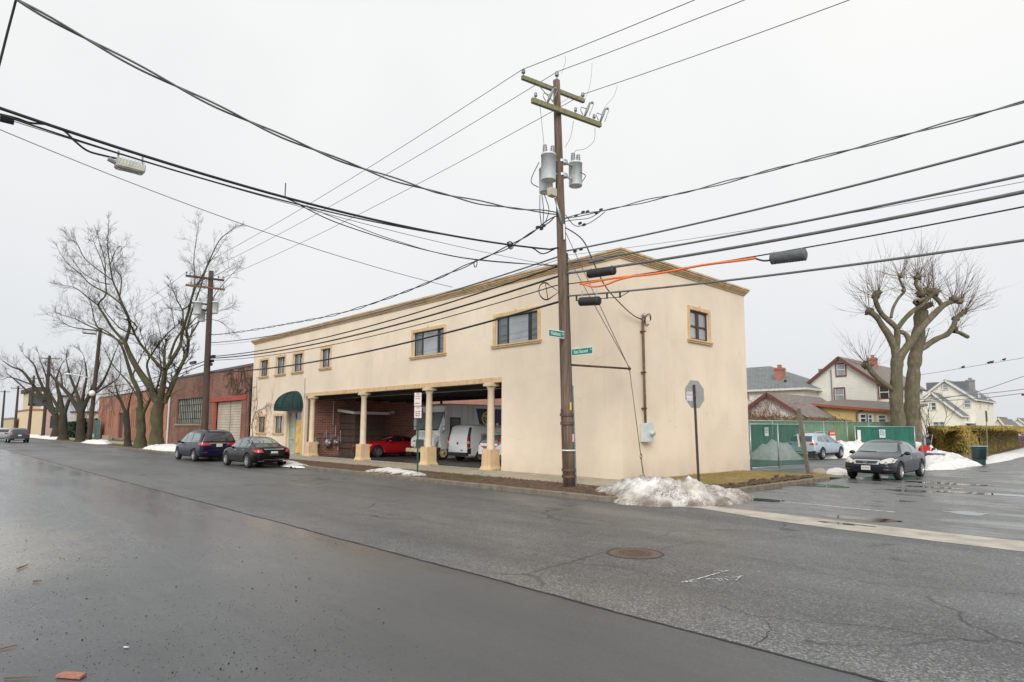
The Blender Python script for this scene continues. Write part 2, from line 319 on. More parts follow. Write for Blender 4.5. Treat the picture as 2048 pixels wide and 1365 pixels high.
def marks(mat, parent, loc, rot, w, h, rows=2, cols=5, seed=1, name='worn_marks', world=True):
    # rows of blurred, unreadable strokes: lettering too worn or far to read
    rg_ = random.Random(seed); g = MB()
    for r in range(rows):
        for c in range(cols):
            x = -w/2+w*(c+.12)/cols; x1 = x+w/cols*rg_.uniform(.5, .8); z = h/2-h*(r+.15)/rows; z1 = z-h/rows*rg_.uniform(.5, .7); g.quad(*[Vector(loc)+rot @ Vector((a, b, 0)) for a, b in ((x, z1), (x1, z1), (x1, z), (x, z))])
    return obj(name, g, mat, parent, world=world)
FACE_S = Matrix.Rotation(PI/2, 3, 'X')                    # text readable from -Y
FACE_E = Matrix.Rotation(PI/2, 3, 'Z') @ FACE_S           # text readable from +X
def struct(name, mb, mats, smooth=False): return tag(obj(name, mb, mats, None, smooth), kind='structure')
def holed(mb, axis, c, a0, a1, z0, z1, holes, d):
    """wall sheet in plane axis=c with rectangular holes and reveals of depth d (towards +axis if d>0)"""
    xs = sorted({a0, a1, *[h[0] for h in holes], *[h[1] for h in holes]}); zs = sorted({z0, z1, *[h[2] for h in holes], *[h[3] for h in holes]})
    xs = [x for x in xs if a0 <= x <= a1]; zs = [z for z in zs if z0 <= z <= z1]
    P = (lambda a, b, z: (a, b, z)) if axis == 'y' else (lambda a, b, z: (b, a, z))
    for i in range(len(xs)-1):
        for k in range(len(zs)-1):
            cx, cz = (xs[i]+xs[i+1])/2, (zs[k]+zs[k+1])/2
            if any(h[0] < cx < h[1] and h[2] < cz < h[3] for h in holes): continue
            mb.quad(P(xs[i], c, zs[k]), P(xs[i+1], c, zs[k]), P(xs[i+1], c, zs[k+1]), P(xs[i], c, zs[k+1]))
    for h in holes:
        q = [(h[0], h[2]), (h[1], h[2]), (h[1], h[3]), (h[0], h[3])]
        for k in range(4):
            (p, r), (p2, r2) = q[k], q[(k+1) % 4]; mb.quad(P(p, c, r), P(p2, c, r2), P(p2, c+d, r2), P(p, c+d, r))
def smoothpath(pts, n=4):
    """Catmull-Rom through points"""
    pts = [Vector(p) for p in pts]; out = []
    for i in range(len(pts)-1):
        a = pts[max(i-1, 0)]; b = pts[i]; c = pts[i+1]; d = pts[min(i+2, len(pts)-1)]
        for k in range(n):
            t = k/n; out.append(.5*((2*b)+(c-a)*t+(2*a-5*b+4*c-d)*t*t+(-a+3*b-3*c+d)*t*t*t))
    out.append(pts[-1]); return out
def fbm(p, o=4): return noise.fractal(Vector(p), 1.0, 2.0, o)
def patchmesh(pts, z, name, mats, n=1, kind='structure', **kw):
    mb = MB(); mb.quad(*[(p[0], p[1], z) for p in pts]); o = obj(name, mb, mats); tag(o, kind=kind); return o
# ------------------------------------------------------------------ setting: ground, roads, walks
m_ground = grassmat('far_ground', (.16, .15, .08), (.2, .18, .11), (.12, .10, .07))
g = MB(); g.quad((-900, -900, -.03), (900, -900, -.03), (900, 900, -.03), (-900, 900, -.03)); struct('ground', g, m_ground)
def sheet(name, mats, x0, x1, y0, y1, z): g = MB(); g.quad((x0, y0, z), (x1, y0, z), (x1, y1, z), (x0, y1, z)); return struct(name, g, mats)
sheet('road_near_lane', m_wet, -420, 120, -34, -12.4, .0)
sheet('road', m_road, -420, 120, -12.4, -4.0, .0)
sheet('side_street', m_pud, 4.1, 22, -4.0, 420, .0)
# tar seam between the two pavings, wandering a little
g = MB(); random.seed(5); x = -120
while x < 14:
    st = .1 if x > -12 else .6; w = .012+.02*abs(fbm((x*.9, 3, 0)))+.004; c = -12.4+.03*fbm((x*.5, 0, 0))+.018*fbm((x*3.1, 4, 0)); c2 = -12.4+.03*fbm(((x+st)*.5, 0, 0))+.018*fbm(((x+st)*3.1, 4, 0)); w2 = .012+.02*abs(fbm(((x+st)*.9, 3, 0)))+.004
    g.quad((x, c-w, .004), (x+st, c2-w2, .004), (x+st, c2+w2, .004), (x, c+w, .004)); x += st
struct('road_seam', g, M('tar_seam', (.008, .008, .008), .6))
# cracks drawn as filled tar lines, each a wandering ribbon
def ribbon(mb, pts, w, z, jag=.05, step=.12, seed=0):
    pts = smoothpath([(p[0], p[1], 0) for p in pts], 8); out = []
    L = 0; last = None
    for p in pts:
        q = Vector((p.x+jag*fbm((p.x*2.3, p.y*2.3, seed)), p.y+jag*fbm((p.x*2.3, p.y*2.3, seed+9)), 0)); out.append(q)
    for i in range(len(out)-1):
        a, b = out[i], out[i+1]; d = (b-a)
        if d.length < 1e-5: continue
        n = Vector((-d.y, d.x, 0)).normalized(); wa = w*(.5+.8*abs(fbm((a.x*3, a.y*3, seed+4)))); wb = w*(.5+.8*abs(fbm((b.x*3, b.y*3, seed+4))))
        mb.quad((a-n*wa)[:2]+(z,), (b-n*wb)[:2]+(z,), (b+n*wb)[:2]+(z,), (a+n*wa)[:2]+(z,))
g = MB()
for k, pl in enumerate([[(735, 1090), (790, 1076), (850, 1057)], [(690, 1020), (760, 1027), (830, 1036), (900, 1052)], [(1480, 1112), (1560, 1128), (1680, 1156), (1800, 1172), (2047, 1190)], [(1100, 1125), (1230, 1135), (1300, 1150)],
        [(1680, 1064), (1560, 1077), (1400, 1085), (1320, 1100)], [(1440, 1210), (1520, 1235), (1700, 1250), (1900, 1275), (2047, 1290)], [(900, 962), (980, 968), (1090, 985)], [(1500, 1290), (1540, 1262), (1530, 1240)]]):
    ribbon(g, [onZ(u, v) for u, v in pl], .0045, .0045, .10, seed=k*7)
struct('road_cracks', g, M('crack_dark', (.012, .012, .012), .7))
# worn side-street cut line, puddles
g = MB()
def blob(mb, c, rx, ry, z, rot=0, seed=0, n=40, amp=.35):
    pts = []
    for i in range(n):
        t = 2*PI*i/n; r = 1+amp*fbm((math.cos(t)*1.3+seed, math.sin(t)*1.3, seed)); x, y = rx*r*math.cos(t), ry*r*math.sin(t)
        pts.append((c[0]+x*math.cos(rot)-y*math.sin(rot), c[1]+x*math.sin(rot)+y*math.cos(rot), z))
    mb.quad(*pts)
s = NT('puddle_water'); s.col(s.mix(s.noise(3, 3), (.012, .014, .015), (.02, .024, .024))); s.setp(rough=.02, spec=.8); m_water = s.m
for (u, v, rx, ry, sd) in ((1530, 1001, .55, .35, 1), (1935, 1027, .42, .35, 2), (1695, 1049, .5, .14, 3), (1610, 970, 1.2, .8, 4), (1900, 968, 1.4, .5, 5), (2000, 990, 1.6, .35, 6), (1810, 1003, .22, .18, 7), (1860, 975, .9, .3, 8), (1725, 1038, .8, .3, 11)):
    p = onZ(u, v); blob(g, p, rx, ry, .0046, .1, sd*3.1)
struct('puddle_water', g, m_water)
# concrete gutter crossing the side street
g = MB(); lo = [onZ(u, v) for u, v in ((1180, 1001), (1290, 1009), (1400, 1017), (1550, 1042), (1700, 1062), (1870, 1083), (2047, 1104), (2200, 1122))]; hi = [onZ(u, v) for u, v in ((1180, 993), (1290, 1001), (1400, 1010), (1540, 1026), (1700, 1045), (1870, 1064), (2047, 1083), (2200, 1100))]
for i in range(len(lo)-1): g.quad(*[tuple(p)[:2]+(.004,) for p in (lo[i], lo[i+1], hi[i+1], hi[i])])
struct('gutter_pan', g, m_gutter)
# white stop line
s = NT('worn_line_paint'); s.col(s.mix(s.ramp(s.noise(16, 5, .7), [(.42, 0.), (.5, 1.)]), (.12, .12, .12), (.62, .62, .6))); s.setp(rough=.6); m_line = s.m
g = MB(); a, b = onZ(1562, 1004), onZ(1790, 1025)
for k in range(24):
    p, q = a.lerp(b, k/24), a.lerp(b, (k+1)/24); w1, w2 = (.05+.02*fbm((p.x*4, 0, 0)) for p in (p, q)); g.quad((p.x, p.y-w1, .0044), (q.x, q.y-w2, .0044), (q.x, q.y+w2, .0044), (p.x, p.y+w1, .0044))
struct('stop_line', g, m_line)
# surveyor's arrow sprayed on the road
g = MB()
def stroke(pl, w, z=.005):
    P = [onZ(1360+x/14.63, 1130+y/14.63) for x, y in pl]
    for i in range(len(P)-1):
        a, b = P[i], P[i+1]; n = Vector((-(b-a).y, (b-a).x, 0)).normalized()*w; e = (b-a).normalized()*w*.6
        g.quad(*[tuple(q)[:2]+(z,) for q in (a-n-e, b-n+e, b+n+e, a+n-e)])
stroke([(60, 515), (240, 480), (500, 425), (900, 310), (1200, 225), (1430, 180)], .013); stroke([(1010, 190), (1200, 192), (1400, 182)], .009, .0052); stroke([(60, 520), (250, 505), (500, 490)], .014, .0054)
stroke([(780, 430), (900, 412), (1070, 418), (1150, 455), (1200, 490), (1280, 488)], .010, .0056); stroke([(1080, 405), (1190, 412), (1240, 440)], .009, .0058); stroke([(1190, 372), (1260, 385), (1340, 430), (1410, 465)], .009, .006)
stroke([(1350, 360), (1400, 385), (1500, 400), (1640, 405)], .008, .0062); stroke([(1400, 345), (1560, 355), (1640, 390)], .007, .0064); stroke([(1500, 312), (1600, 340), (1700, 370)], .007, .0066); stroke([(1600, 440), (1660, 465)], .012, .0068); stroke([(1660, 460), (1720, 385), (1790, 335), (1870, 355)], .010, .007)
struct('spray_marking', g, m_line)
# ------------------------------------------------------------------ kerb, walks, strips
def extrude_path(mb, pts, w, z0, z1, lip=.02):
    P = [Vector((p[0], p[1], 0)) for p in pts]; ring = []
    for i, p in enumerate(P):
        d = (P[min(i+1, len(P)-1)]-P[max(i-1, 0)]).normalized(); n = Vector((-d.y, d.x, 0)); dz = .012*fbm((p.x*.7, p.y*.7, 2))
        o, q = p, p+n*w; ring.append([(o.x, o.y, z0), (o.x, o.y, z1-lip+dz), (o.x+n.x*lip, o.y+n.y*lip, z1+dz), (q.x, q.y, z1+dz), (q.x, q.y, z0)])
    for i in range(len(ring)-1):
        for k in range(4): mb.quad(ring[i][k], ring[i+1][k], ring[i+1][k+1], ring[i][k+1])
    mb.quad(*ring[0]); mb.quad(*ring[-1][::-1])
arc = [(2.4+1.75*math.sin(t), -2.95-1.75*math.cos(t)) for t in np.linspace(0, PI/2, 9)]
g = MB(); extrude_path(g, [(-200, -4.7)]+[(x, -4.7) for x in np.arange(-60, 2.2, 1.5)]+arc+[(4.15, y) for y in np.arange(-2.5, 6.9, .8)]+[(4.22, 7.0)], .15, -.02, .14)
struct('kerb', g, m_curb)
g = MB()
for x in np.arange(-59, 2, 3.05): g.box(x-.006, x+.006, -4.703, -4.55, .0, .131+.012*fbm((x*.7, -3.3, 2)))
struct('kerb_joints', g, m_steelblk)
def heightsheet(name, mats, x0, x1, y0, y1, z, st, amp, sc, o=None):
    nx, ny = max(2, int((x1-x0)/st)), max(2, int((y1-y0)/st)); v = []; f = []
    for j in range(ny+1):
        for i in range(nx+1):
            x, y = x0+(x1-x0)*i/nx, y0+(y1-y0)*j/ny; e = min(1, min(j, ny-j)/2, min(i, nx-i)/2); v.append((x, y, z+amp*e*fbm((x*sc, y*sc, z*9), 5)))
    for j in range(ny):
        for i in range(nx): a = j*(nx+1)+i; f.append((a, a+1, a+nx+2, a+nx+1))
    mb = MB(); mb.v = v; mb.f = f; mb.mi = [0]*len(f); return struct(name, mb, mats, True)
# sidewalk slabs
g = MB(); x = -170.
while x < 0.9:
    w = 1.52 if x > -40 else 6.08; g.box(x+.008, x+w-.008, -2.31, 0., -.02, .14+.004*fbm((x, 1, 1))); x += w
struct('sidewalk', g, m_conc)
heightsheet('planting_strip', m_dirt, -24.5, 3.2, -4.56, -2.3, .115, .12, .05, 2.2)
g = MB(); g.box(-45, -24.5, -4.56, -2.32, -.02, .128); struct('driveway_apron', g, m_conc)
heightsheet('tree_strip', grassmat('strip_grass', (.13, .13, .045), (.075, .052, .034), (.05, .038, .028)), -45-50, -45, -4.56, -2.32, .12, .4, .06, .8)
g = MB(); g.box(-170, -95, -4.56, -2.32, -.02, .12); struct('far_walk', g, m_conc)
sheet('front_lawn', m_lawn, -96.5, -58, -.0, 3.0, .12)
heightsheet('corner_lawn', m_grass, .0, 4.02, -2.6, 8.6, .10, .14, .06, 1.6)
m_lot = asphalt('asphalt_lot', False, .10, .26, crack=False)
sheet('carport_floor', m_side, -33.3, 0, .0, 9.4, .10)
sheet('parking_lot', m_lot, -60, 4.1, 8.7, 42, .004)
g = MB(); g.box(-24.5, -6.3, -.12, .0, -.02, .17); struct('carport_sill', g, M('broken_kerb', (.30, .26, .17), .9, var=.5, ns=6, bump=.6, bs=12))
# grass blades on the corner lawn and a green tuft in the strip
def blades(mb, pts, h):
    for (x, y, z) in pts:
        a = random.uniform(0, 2*PI); w = random.uniform(.004, .008); hh = h*random.uniform(.5, 1.3); dx, dy = math.cos(a), math.sin(a); l = random.uniform(-.6, .6)*hh; l2 = random.uniform(-.6, .6)*hh
        mb.quad((x-dx*w, y-dy*w, z), (x+dx*w, y+dy*w, z), (x+l+dx*w*.3, y+l2, z+hh)); 
g = MB(); random.seed(2); P = []
for k in range(16000):
    x, y = random.uniform(.05, 4.05), random.uniform(-1.5, 8.6)
    if fbm((x*.8, y*.8, 4)) > -.15: P.append((x, y, .10+.05*fbm((x*1.6, y*1.6, .9), 5)))
blades(g, P, .055); tag(obj('lawn_grass', g, m_blade), 'short yellowed winter grass beside the cream side wall', 'grass', kind='stuff')
g = MB(); P = []
for k in range(5000):
    a = random.gauss(0, 1); b = random.gauss(0, .4); P.append((-4.6+a*.7, -3.4+b*.6, .11))
blades(g, P, .05); tag(obj('strip_grass', g, m_lawn), 'small patch of bright green grass in the brown planting strip', 'grass', kind='stuff')
# mulch chips and turned clods
g = MB(); random.seed(3)
for k in range(5200):
    x, y = random.uniform(-22, 3.), random.uniform(-4.5, -2.3); s_ = random.uniform(.008, .032); a = random.uniform(0, PI); z = .125+.03*fbm((x*2.2, y*2.2, 1.0))
    d = Vector((math.cos(a), math.sin(a), random.uniform(-.3, .3)))*s_*random.uniform(1, 2.2); e = Vector((-math.sin(a), math.cos(a), random.uniform(-.3, .3)))*s_*.5; c = Vector((x, y, z+.015))
    g.quad(c-d-e, c+d-e, c+d*.8+e+Vector((0, 0, .01)), c-d+e)
tag(obj('mulch_chips', g, M('mulch', (.13, .07, .04), .95, var=.6, ns=30)), 'loose brown leaf and wood mulch along the kerb', 'mulch', kind='stuff')
g = MB()
for k in range(260):
    t = random.random(); x, y = 3.9-abs(random.gauss(0, .28)), random.uniform(-1.4, 6.5); r = random.uniform(.02, .09); i = len(g.v); g.sphere((x, y, .14+r*.3), r, 4, (1.2, 1, .6))
    for q in range(i, len(g.v)): v = Vector(g.v[q]); g.v[q] = tuple(v+Vector((1, 1, 1))*r*.5*fbm(tuple(v*14)))
tag(obj('soil_clods', g, m_dirt), 'dark turned-up soil clods along the side street kerb', 'soil', kind='stuff')
# grit, twigs and litter on the near lane
g = MB(); random.seed(8)
for k in range(2600):
    u = random.choice([random.uniform(0, 700), random.gauss(60, 90), random.gauss(560, 160)]); v = random.uniform(960, 1360) if u > 150 else random.gauss(1110, 90)
    if v < 930 or v > 1380: continue
    p = onZ(u, v)
    if p.y > -12.45: continue
    r = random.uniform(.0015, .0048)*(2.2 if random.random() < .04 else 1); g.sphere((p.x, p.y, r*.6), r, 3, (1, 1, .7))
tag(obj('road_grit', g, M('grit', (.03, .026, .022), .9, var=.5, ns=20)), 'dark grit and leaf crumbs scattered over the wet near lane', 'grit', kind='stuff')
def twig(label, a, b, r, m=None):
    p, q = onZ(*a), onZ(*b); n = 5; pts = [p.lerp(q, k/n)+Vector((0, 0, .008+r))+Vector((fbm((k*.7, a[0], 0)), fbm((k, 5, a[1])), 0))*.012 for k in range(n+1)]
    mb = MB(); mb.tube(pts, [r*(1-.1*k) for k in range(n+1)], 5); tag(obj('twig', mb, m or M('twig_litter', (.16, .09, .05), .9, var=.4)), label, 'twig', 'twigs lying on the wet road')
twig('pale split twig lying nearest the left edge of the wet road', (0, 1302), (34, 1294), .008)
twig('short twig on the sandy patch of the wet road', (34, 1141), (56, 1132), .012)
twig('long thin twig at the bottom left corner of the road', (8, 1361), (78, 1357), .006)
twig('small bent twig further back on the sandy patch of the road', (66, 1166), (82, 1165), .012)
g = MB(); P = [onZ(u, v, .0) for u, v in ((111, 1357), (160, 1361), (173, 1352), (127, 1349))]; i = len(g.v)
for p in P: g.v.append((p.x, p.y, .006))
for p in P: g.v.append((p.x, p.y, .024))
for q in ((3, 2, 1, 0), (4, 5, 6, 7), (0, 1, 5, 4), (1, 2, 6, 5), (2, 3, 7, 6), (3, 0, 4, 7)): g.f.append(tuple(i+k for k in q)); g.mi.append(0)
tag(obj('brick_fragment', g, M('brick_fragment', (.34, .15, .11), .9, var=.3, ns=30, bump=.4)), 'flat piece of reddish tile lying on the wet near lane', 'tile')
g = MB(); p = onZ(252, 1297); blob(g, p, .03, .012, .012, .6, 3, 12); blob(g, p, .026, .01, .006, .6, 3, 12); tag(obj('paper_scrap', g, m_white), 'tiny white paper scrap on the wet near lane', 'litter')
for (u, v, lb, m_) in ((973, 932, 'small green wrapper on the sidewalk between the second and third pillars', None), (964, 951, 'small green wrapper on the mulch near the wooden pole', None)):
    g = MB(); p = onZ(u-(140 if u == 973 else 0), v-3, .15); g.sphere((p.x, p.y, .165), .05, 4, (1.3, 1, .4)); tag(obj('wrapper', g, M('wrapper_green', (.05, .5, .2), .4)), lb, 'litter')
# manhole
mc = onZ(1270, 1107); t = thing('manhole_cover', 'round rusty manhole cover set in the asphalt', 'manhole', (mc.x, mc.y, 0))
g = MB(); g.lathe((mc.x, mc.y, 0), [(.30, .004), (.385, .006), (.39, .004), (.40, .0)], 40); obj('rim', g, M('rim_iron', (.12, .075, .05), .7, var=.3), t)
g = MB(); g.lathe((mc.x, mc.y, 0), [(.0001, .0045), (.30, .0045)], 40)
for k in range(-4, 5):
    for j in range(-4, 5):
        if k*k+j*j < 18: g.box(mc.x+k*.06-.018, mc.x+k*.06+.018, mc.y+j*.06-.018, mc.y+j*.06+.018, .0045, .0085)
obj('cover', g, M('cast_iron_rust', (.10, .065, .045), .7, var=.4, ns=12), t)
g = MB(); g.lathe((mc.x, mc.y, 0), [(.40, .0042), (.44, .0042)], 40); obj('gap', g, m_steelblk, t)

# ------------------------------------------------------------------ the cream stucco building
BX0, BX1, BD, BH = -33.34, 0., 9.36, 8.02
CX0, CX1, CZ = -24.56, -6.21, 3.83
bld = thing('stucco_building', 'long cream two-storey stucco building with open carport on the corner', 'building', (-16.7, 4.7, 0))
WF = [(-32.0, -30.62, 5.5, 6.66), (-29.2, -27.8, 5.5, 6.66), (-26.52, -25.14, 5.5, 6.66), (-22.6, -21.42, 5.5, 6.66), (-12.78, -10.24, 5.42, 6.62), (-6.6, -4.07, 5.42, 6.62)]
WL = [(-32.02, -30.7, 1.52, 2.64), (-29.16, -27.8, 1.52, 2.64)]
DR = (-27.02, -24.98, .2, 2.92)
g = MB()
holed(g, 'y', 0, BX0, BX1, .0, BH, WF+WL+[DR], .16) if False else None
holed(g, 'y', 0, BX0, BX1, .0, BH, WF+WL+[DR, (CX0, CX1, .0, CZ)], .18)
SW = (4.58, 6.06, 5.5, 6.72)
holed(g, 'x', 0, 0, BD, .0, BH, [SW], -.16)
holed(g, 'y', BD, BX0, BX1, .0, BH, [(CX0, CX1, .0, CZ)], -.2)
g.quad((BX0, 0, 0), (BX0, BD, 0), (BX0, BD, BH), (BX0, 0, BH))
g.quad((CX1, .18, 0), (CX1, BD-.2, 0), (CX1, BD-.2, CZ), (CX1, .18, CZ))
obj('wall', g, m_stucco, bld)
g = MB(); g.box(CX0-.2, CX0, .18, BD, 0.1, CZ); obj('brick_wall', g, m_brickin, bld, label=None) if False else obj('brick_wall', g, m_brickin, bld)
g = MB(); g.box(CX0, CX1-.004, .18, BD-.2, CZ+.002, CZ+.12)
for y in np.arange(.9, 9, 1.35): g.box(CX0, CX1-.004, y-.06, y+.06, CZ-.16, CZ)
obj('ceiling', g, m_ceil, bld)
g = MB(); g.box(BX0+.02, BX1-.02, .02, BD-.02, 7.6, 7.85); obj('roof', g, m_roofdark, bld)
# cornice: stepped profile carried round the four sides
g = MB()
for (o, z0, z1) in ((.05, 7.97, 8.03), (.09, 8.03, 8.08), (.13, 8.08, 8.13), (.17, 8.13, 8.20), (.21, 8.20, 8.27)):
    t_ = .35
    g.box(BX0-o, BX1+o, -o, -o+t_, z0, z1); g.box(BX0-o, BX1+o, BD+o-t_, BD+o, z0, z1); g.box(BX1+o-t_, BX1+o, -o+t_, BD+o-t_, z0, z1); g.box(BX0-o, BX0-o+t_, -o+t_, BD+o-t_, z0, z1)
obj('cornice', g, m_cornice, bld)
g = MB(); g.box(CX0-.02, CX1, -.045, -.002, CZ, CZ+.21); obj('opening_trim', g, m_trim, bld)
def window(x0, x1, z0, z1, style, sill=True):
    tr = MB(); w = .15; p = -.045
    tr.box(x0-w, x0, p, -.002, z0, z1+w); tr.box(x1, x1+w, p, -.002, z0, z1+w); tr.box(x0, x1, p, -.002, z1, z1+w); tr.box((x0+x1)/2-.05, (x0+x1)/2+.05, p-.03, p-.001, z1-.0, z1+w+.06)
    if not sill: tr.box(x0-w, x1+w, p, -.002, z0-.13, z0)
    t_ = obj('window', tr, m_trim, bld)
    if sill or True:
        s_ = MB(); s_.box(x0-w-.07, x1+w+.07, -.12, -.002, z0-.06, z0-.001); s_.box(x0-w-.04, x1+w+.04, -.08, -.002, z0-.13, z0-.06); obj('sill', s_, m_trim, t_)
    f = MB(); fw = .045; y0, y1 = .09, .13
    f.box(x0, x0+fw, y0, y1, z0, z1); f.box(x1-fw, x1, y0, y1, z0, z1); f.box(x0+fw, x1-fw, y0, y1, z0, z0+fw); f.box(x0+fw, x1-fw, y0, y1, z1-fw, z1)
    mull = [(x0+x1)/2+.1] if style == 2 else [x0+.26*(x1-x0), x1-.24*(x1-x0)]
    for m in mull: f.box(m-.035, m+.035, y0-.004, y1, z0+fw, z1-fw)
    if style == 3: f.box(mull[1]+.035, mull[1]+.12, y0+.003, y1, z0+fw, z1-fw)
    obj('frame', f, m_frame, t_)
    gl = MB(); gl.quad((x0+fw, .12, z0+fw), (x1-fw, .12, z0+fw), (x1-fw, .12, z1-fw), (x0+fw, .12, z1-fw)); obj('pane', gl, m_glass if style == 3 else m_glass, t_)
    cu = MB(); y = .118
    if style == 3: a, b = mull[0]+.05, mull[1]-.05
    else: a, b = x0+.42*(x1-x0), mull[0]+.0
    cu.quad((a, y, z0+.05), (b, y, z0+.05), (b, y, z1-.05), (a, y, z1-.05))
    if style == 2: cu.quad((mull[0]+.05, y, z0+.05), (x1-.06, y, z0+.05), (x1-.06, y, z1-.3), (mull[0]+.05, y, z1-.3))
    obj('blind', cu, m_glassl, t_); return t_
for k, wq in enumerate(WF): window(*wq, 3 if k > 3 else 2)
for wq in WL: tag(window(*wq, 2))
# side window, turned to face the side street
y0, y1, z0, z1 = SW
g = MB(); w = .15
for a in ((y0-w, y0, z0, z1+w), (y1, y1+w, z0, z1+w), (y0, y1, z1, z1+w)): g.box(.002, .045, *a)
g.box(.046, .075, 5.27, 5.37, z1, z1+w+.06); t_ = obj('window', g, m_trim, bld); tag(t_, 'brown twin-sash window on the side wall')
g = MB(); g.box(.002, .12, y0-w-.07, y1+w+.07, z0-.06, z0-.001); g.box(.002, .08, y0-w-.04, y1+w+.04, z0-.13, z0-.06); obj('sill', g, m_trim, t_)
g = MB(); ym = (y0+y1)/2-.02
for a in ((y0, y0+.08, z0, z1), (y1-.08, y1, z0, z1), (y0+.08, y1-.08, z0, z0+.08), (y0+.08, y1-.08, z1-.08, z1)): g.box(-.12, -.06, *a)
g.box(-.12, -.05, ym-.09, ym+.09, z0+.08, z1-.08)
for a, b in ((y0+.08, ym-.09), (ym+.09, y1-.08)): g.box(-.12, -.055, a, b, (z0+z1)/2-.07, (z0+z1)/2-.01)
obj('frame', g, m_framebr, t_); g = MB(); g.quad((-.10, y0+.05, z0+.05), (-.10, y1-.05, z0+.05), (-.10, y1-.05, z1-.05), (-.10, y0+.05, z1-.05)); obj('pane', g, m_glassl, t_)
# entrance door
x0, x1, z0, z1 = DR; g = MB(); y = .08
g.box(x0, x0+.06, y, y+.08, z0, z1); g.box(x1-.06, x1, y, y+.08, z0, z1); g.box(x0+.06, x1-.06, y, y+.08, z1-.08, z1); xm = x0+.92; g.box(xm-.05, xm+.05, y-.005, y+.08, z0, z1-.08)
for z in (z0+.9, z0+1.75): g.box(x0+.06, xm-.05, y-.003, y+.07, z, z+.05)
g.box(xm+.05, x1-.06, y, y+.07, z1-.55, z1-.49); dr = obj('door', g, M('door_frame_sage', (.34, .37, .30), .6), bld)
g = MB(); g.quad((x0+.06, y+.05, z0), (xm-.05, y+.05, z0), (xm-.05, y+.05, z1-.08), (x0+.06, y+.05, z1-.08)); obj('side_pane', g, M('sidelight_film', (.36, .40, .33), .25, var=.2, ns=2), dr)
g = MB(); g.box(xm+.05, x1-.06, y+.03, y+.06, z0+.04, z1-.55); obj('door_leaf', g, M('door_yellow', (.62, .42, .10), .3, var=.35, ns=2.5, coat=.4), dr)
g = MB(); g.quad((xm+.05, y+.05, z1-.49), (x1-.06, y+.05, z1-.49), (x1-.06, y+.05, z1-.08), (xm+.05, y+.05, z1-.08)); obj('transom', g, m_glass, dr)
g = MB(); g.box(x0-.1, x1+.1, -.28, .0, .14, .2); obj('step', g, m_conc, dr)
g = MB(); g.box(x0-.22, x0, -.03, -.002, z0, z1+.2); g.box(x1, x1+.22, -.03, -.002, z0, z1+.2); g.box(x0, x1, -.03, -.002, z1, z1+.2); obj('door_trim', g, m_trim, bld)
# awning: quarter dome with a valance
g = MB(); cx, rx, ry, rz_, zb = -25.98, 1.12, 1.35, 1.08, 3.15; N = 18; K = 8
for k in range(K):
    for j in range(N):
        q = []
        for (jj, kk) in ((j, k), (j+1, k), (j+1, k+1), (j, k+1)):
            t = PI*jj/N; e = (PI/2)*kk/K; rr = math.cos(e); sc = 1-.015*(jj % 3 == 0); q.append((cx+rx*rr*math.cos(t)*sc, -ry*rr*math.sin(t)*sc-.003, zb+rz_*math.sin(e)*sc))
        g.quad(*q)
for j in range(N):
    t, t2 = PI*j/N, PI*(j+1)/N; a = (cx+rx*math.cos(t), -ry*math.sin(t)-.003); b = (cx+rx*math.cos(t2), -ry*math.sin(t2)-.003); g.quad((*a, zb-.2), (*b, zb-.2), (*b, zb), (*a, zb))
aw = obj('awning', g, m_green, bld); g = MB()
for j in range(0, 19, 3):
    t = PI*j/18; g.tube([(cx+rx*math.cos(e_)*math.cos(t), -ry*math.cos(e_)*math.sin(t)-.006, zb+rz_*math.sin(e_)) for e_ in np.linspace(0, PI/2, 8)], .02, 4)
g.tube([(cx+rx*math.cos(t), -ry*math.sin(t)-.005, zb) for t in np.linspace(0, PI, 20)], .018, 4); obj('rib', g, m_green, aw); text('222', .2, m_white, aw, Vector((cx-.62, -ry*.86-.02, zb-.09)), Matrix.Rotation(-.5, 3, 'Z') @ FACE_S, 'lettering', depth=.001) if False else None
g = MB(); g.box(cx-1.02, cx-.72, -.93, -.90, zb-.17, zb-.02); obj('number_plate', g, m_white, aw)
# columns on pedestals
for i, x in enumerate((-23.58, -17.43, -11.37, -6.9)):
    y = .02; g = MB(); g.lathe((x, y, 0), [(.185, 1.0), (.185, 1.05), (.165, 1.08), (.165, 2.0), (.155, 2.8), (.145, 3.52), (.17, 3.55), (.175, 3.6)], 24); c = obj('column', g, m_col, bld, True)
    g = MB(); g.lathe((x, y, 0), [(.175, 3.6), (.20, 3.64), (.24, 3.68)], 24); g.box(x-.25, x+.25, y-.25, y+.25, 3.68, 3.765); g.box(x-.22, x+.22, y-.22, y+.22, 3.765, CZ); obj('capital', g, m_col, c)
    g = MB(); i0 = len(g.v); h = [( .335, .1), (.335, .19), (.29, .27), (.275, .34), (.265, 1.0)]
    for k in range(len(h)-1):
        (a, za), (b, zb_) = h[k], h[k+1]
        for (sx, sy, tx, ty) in ((-1, -1, 1, -1), (1, -1, 1, 1), (1, 1, -1, 1), (-1, 1, -1, -1)): g.quad((x+sx*a, y+sy*a, za), (x+tx*a, y+ty*a, za), (x+tx*b, y+ty*b, zb_), (x+sx*b, y+sy*b, zb_))
    g.quad(*[(x+sx*.265, y+sy*.265, 1.0) for sx, sy in ((-1, -1), (1, -1), (1, 1), (-1, 1))]); obj('pedestal', g, m_ped, c)
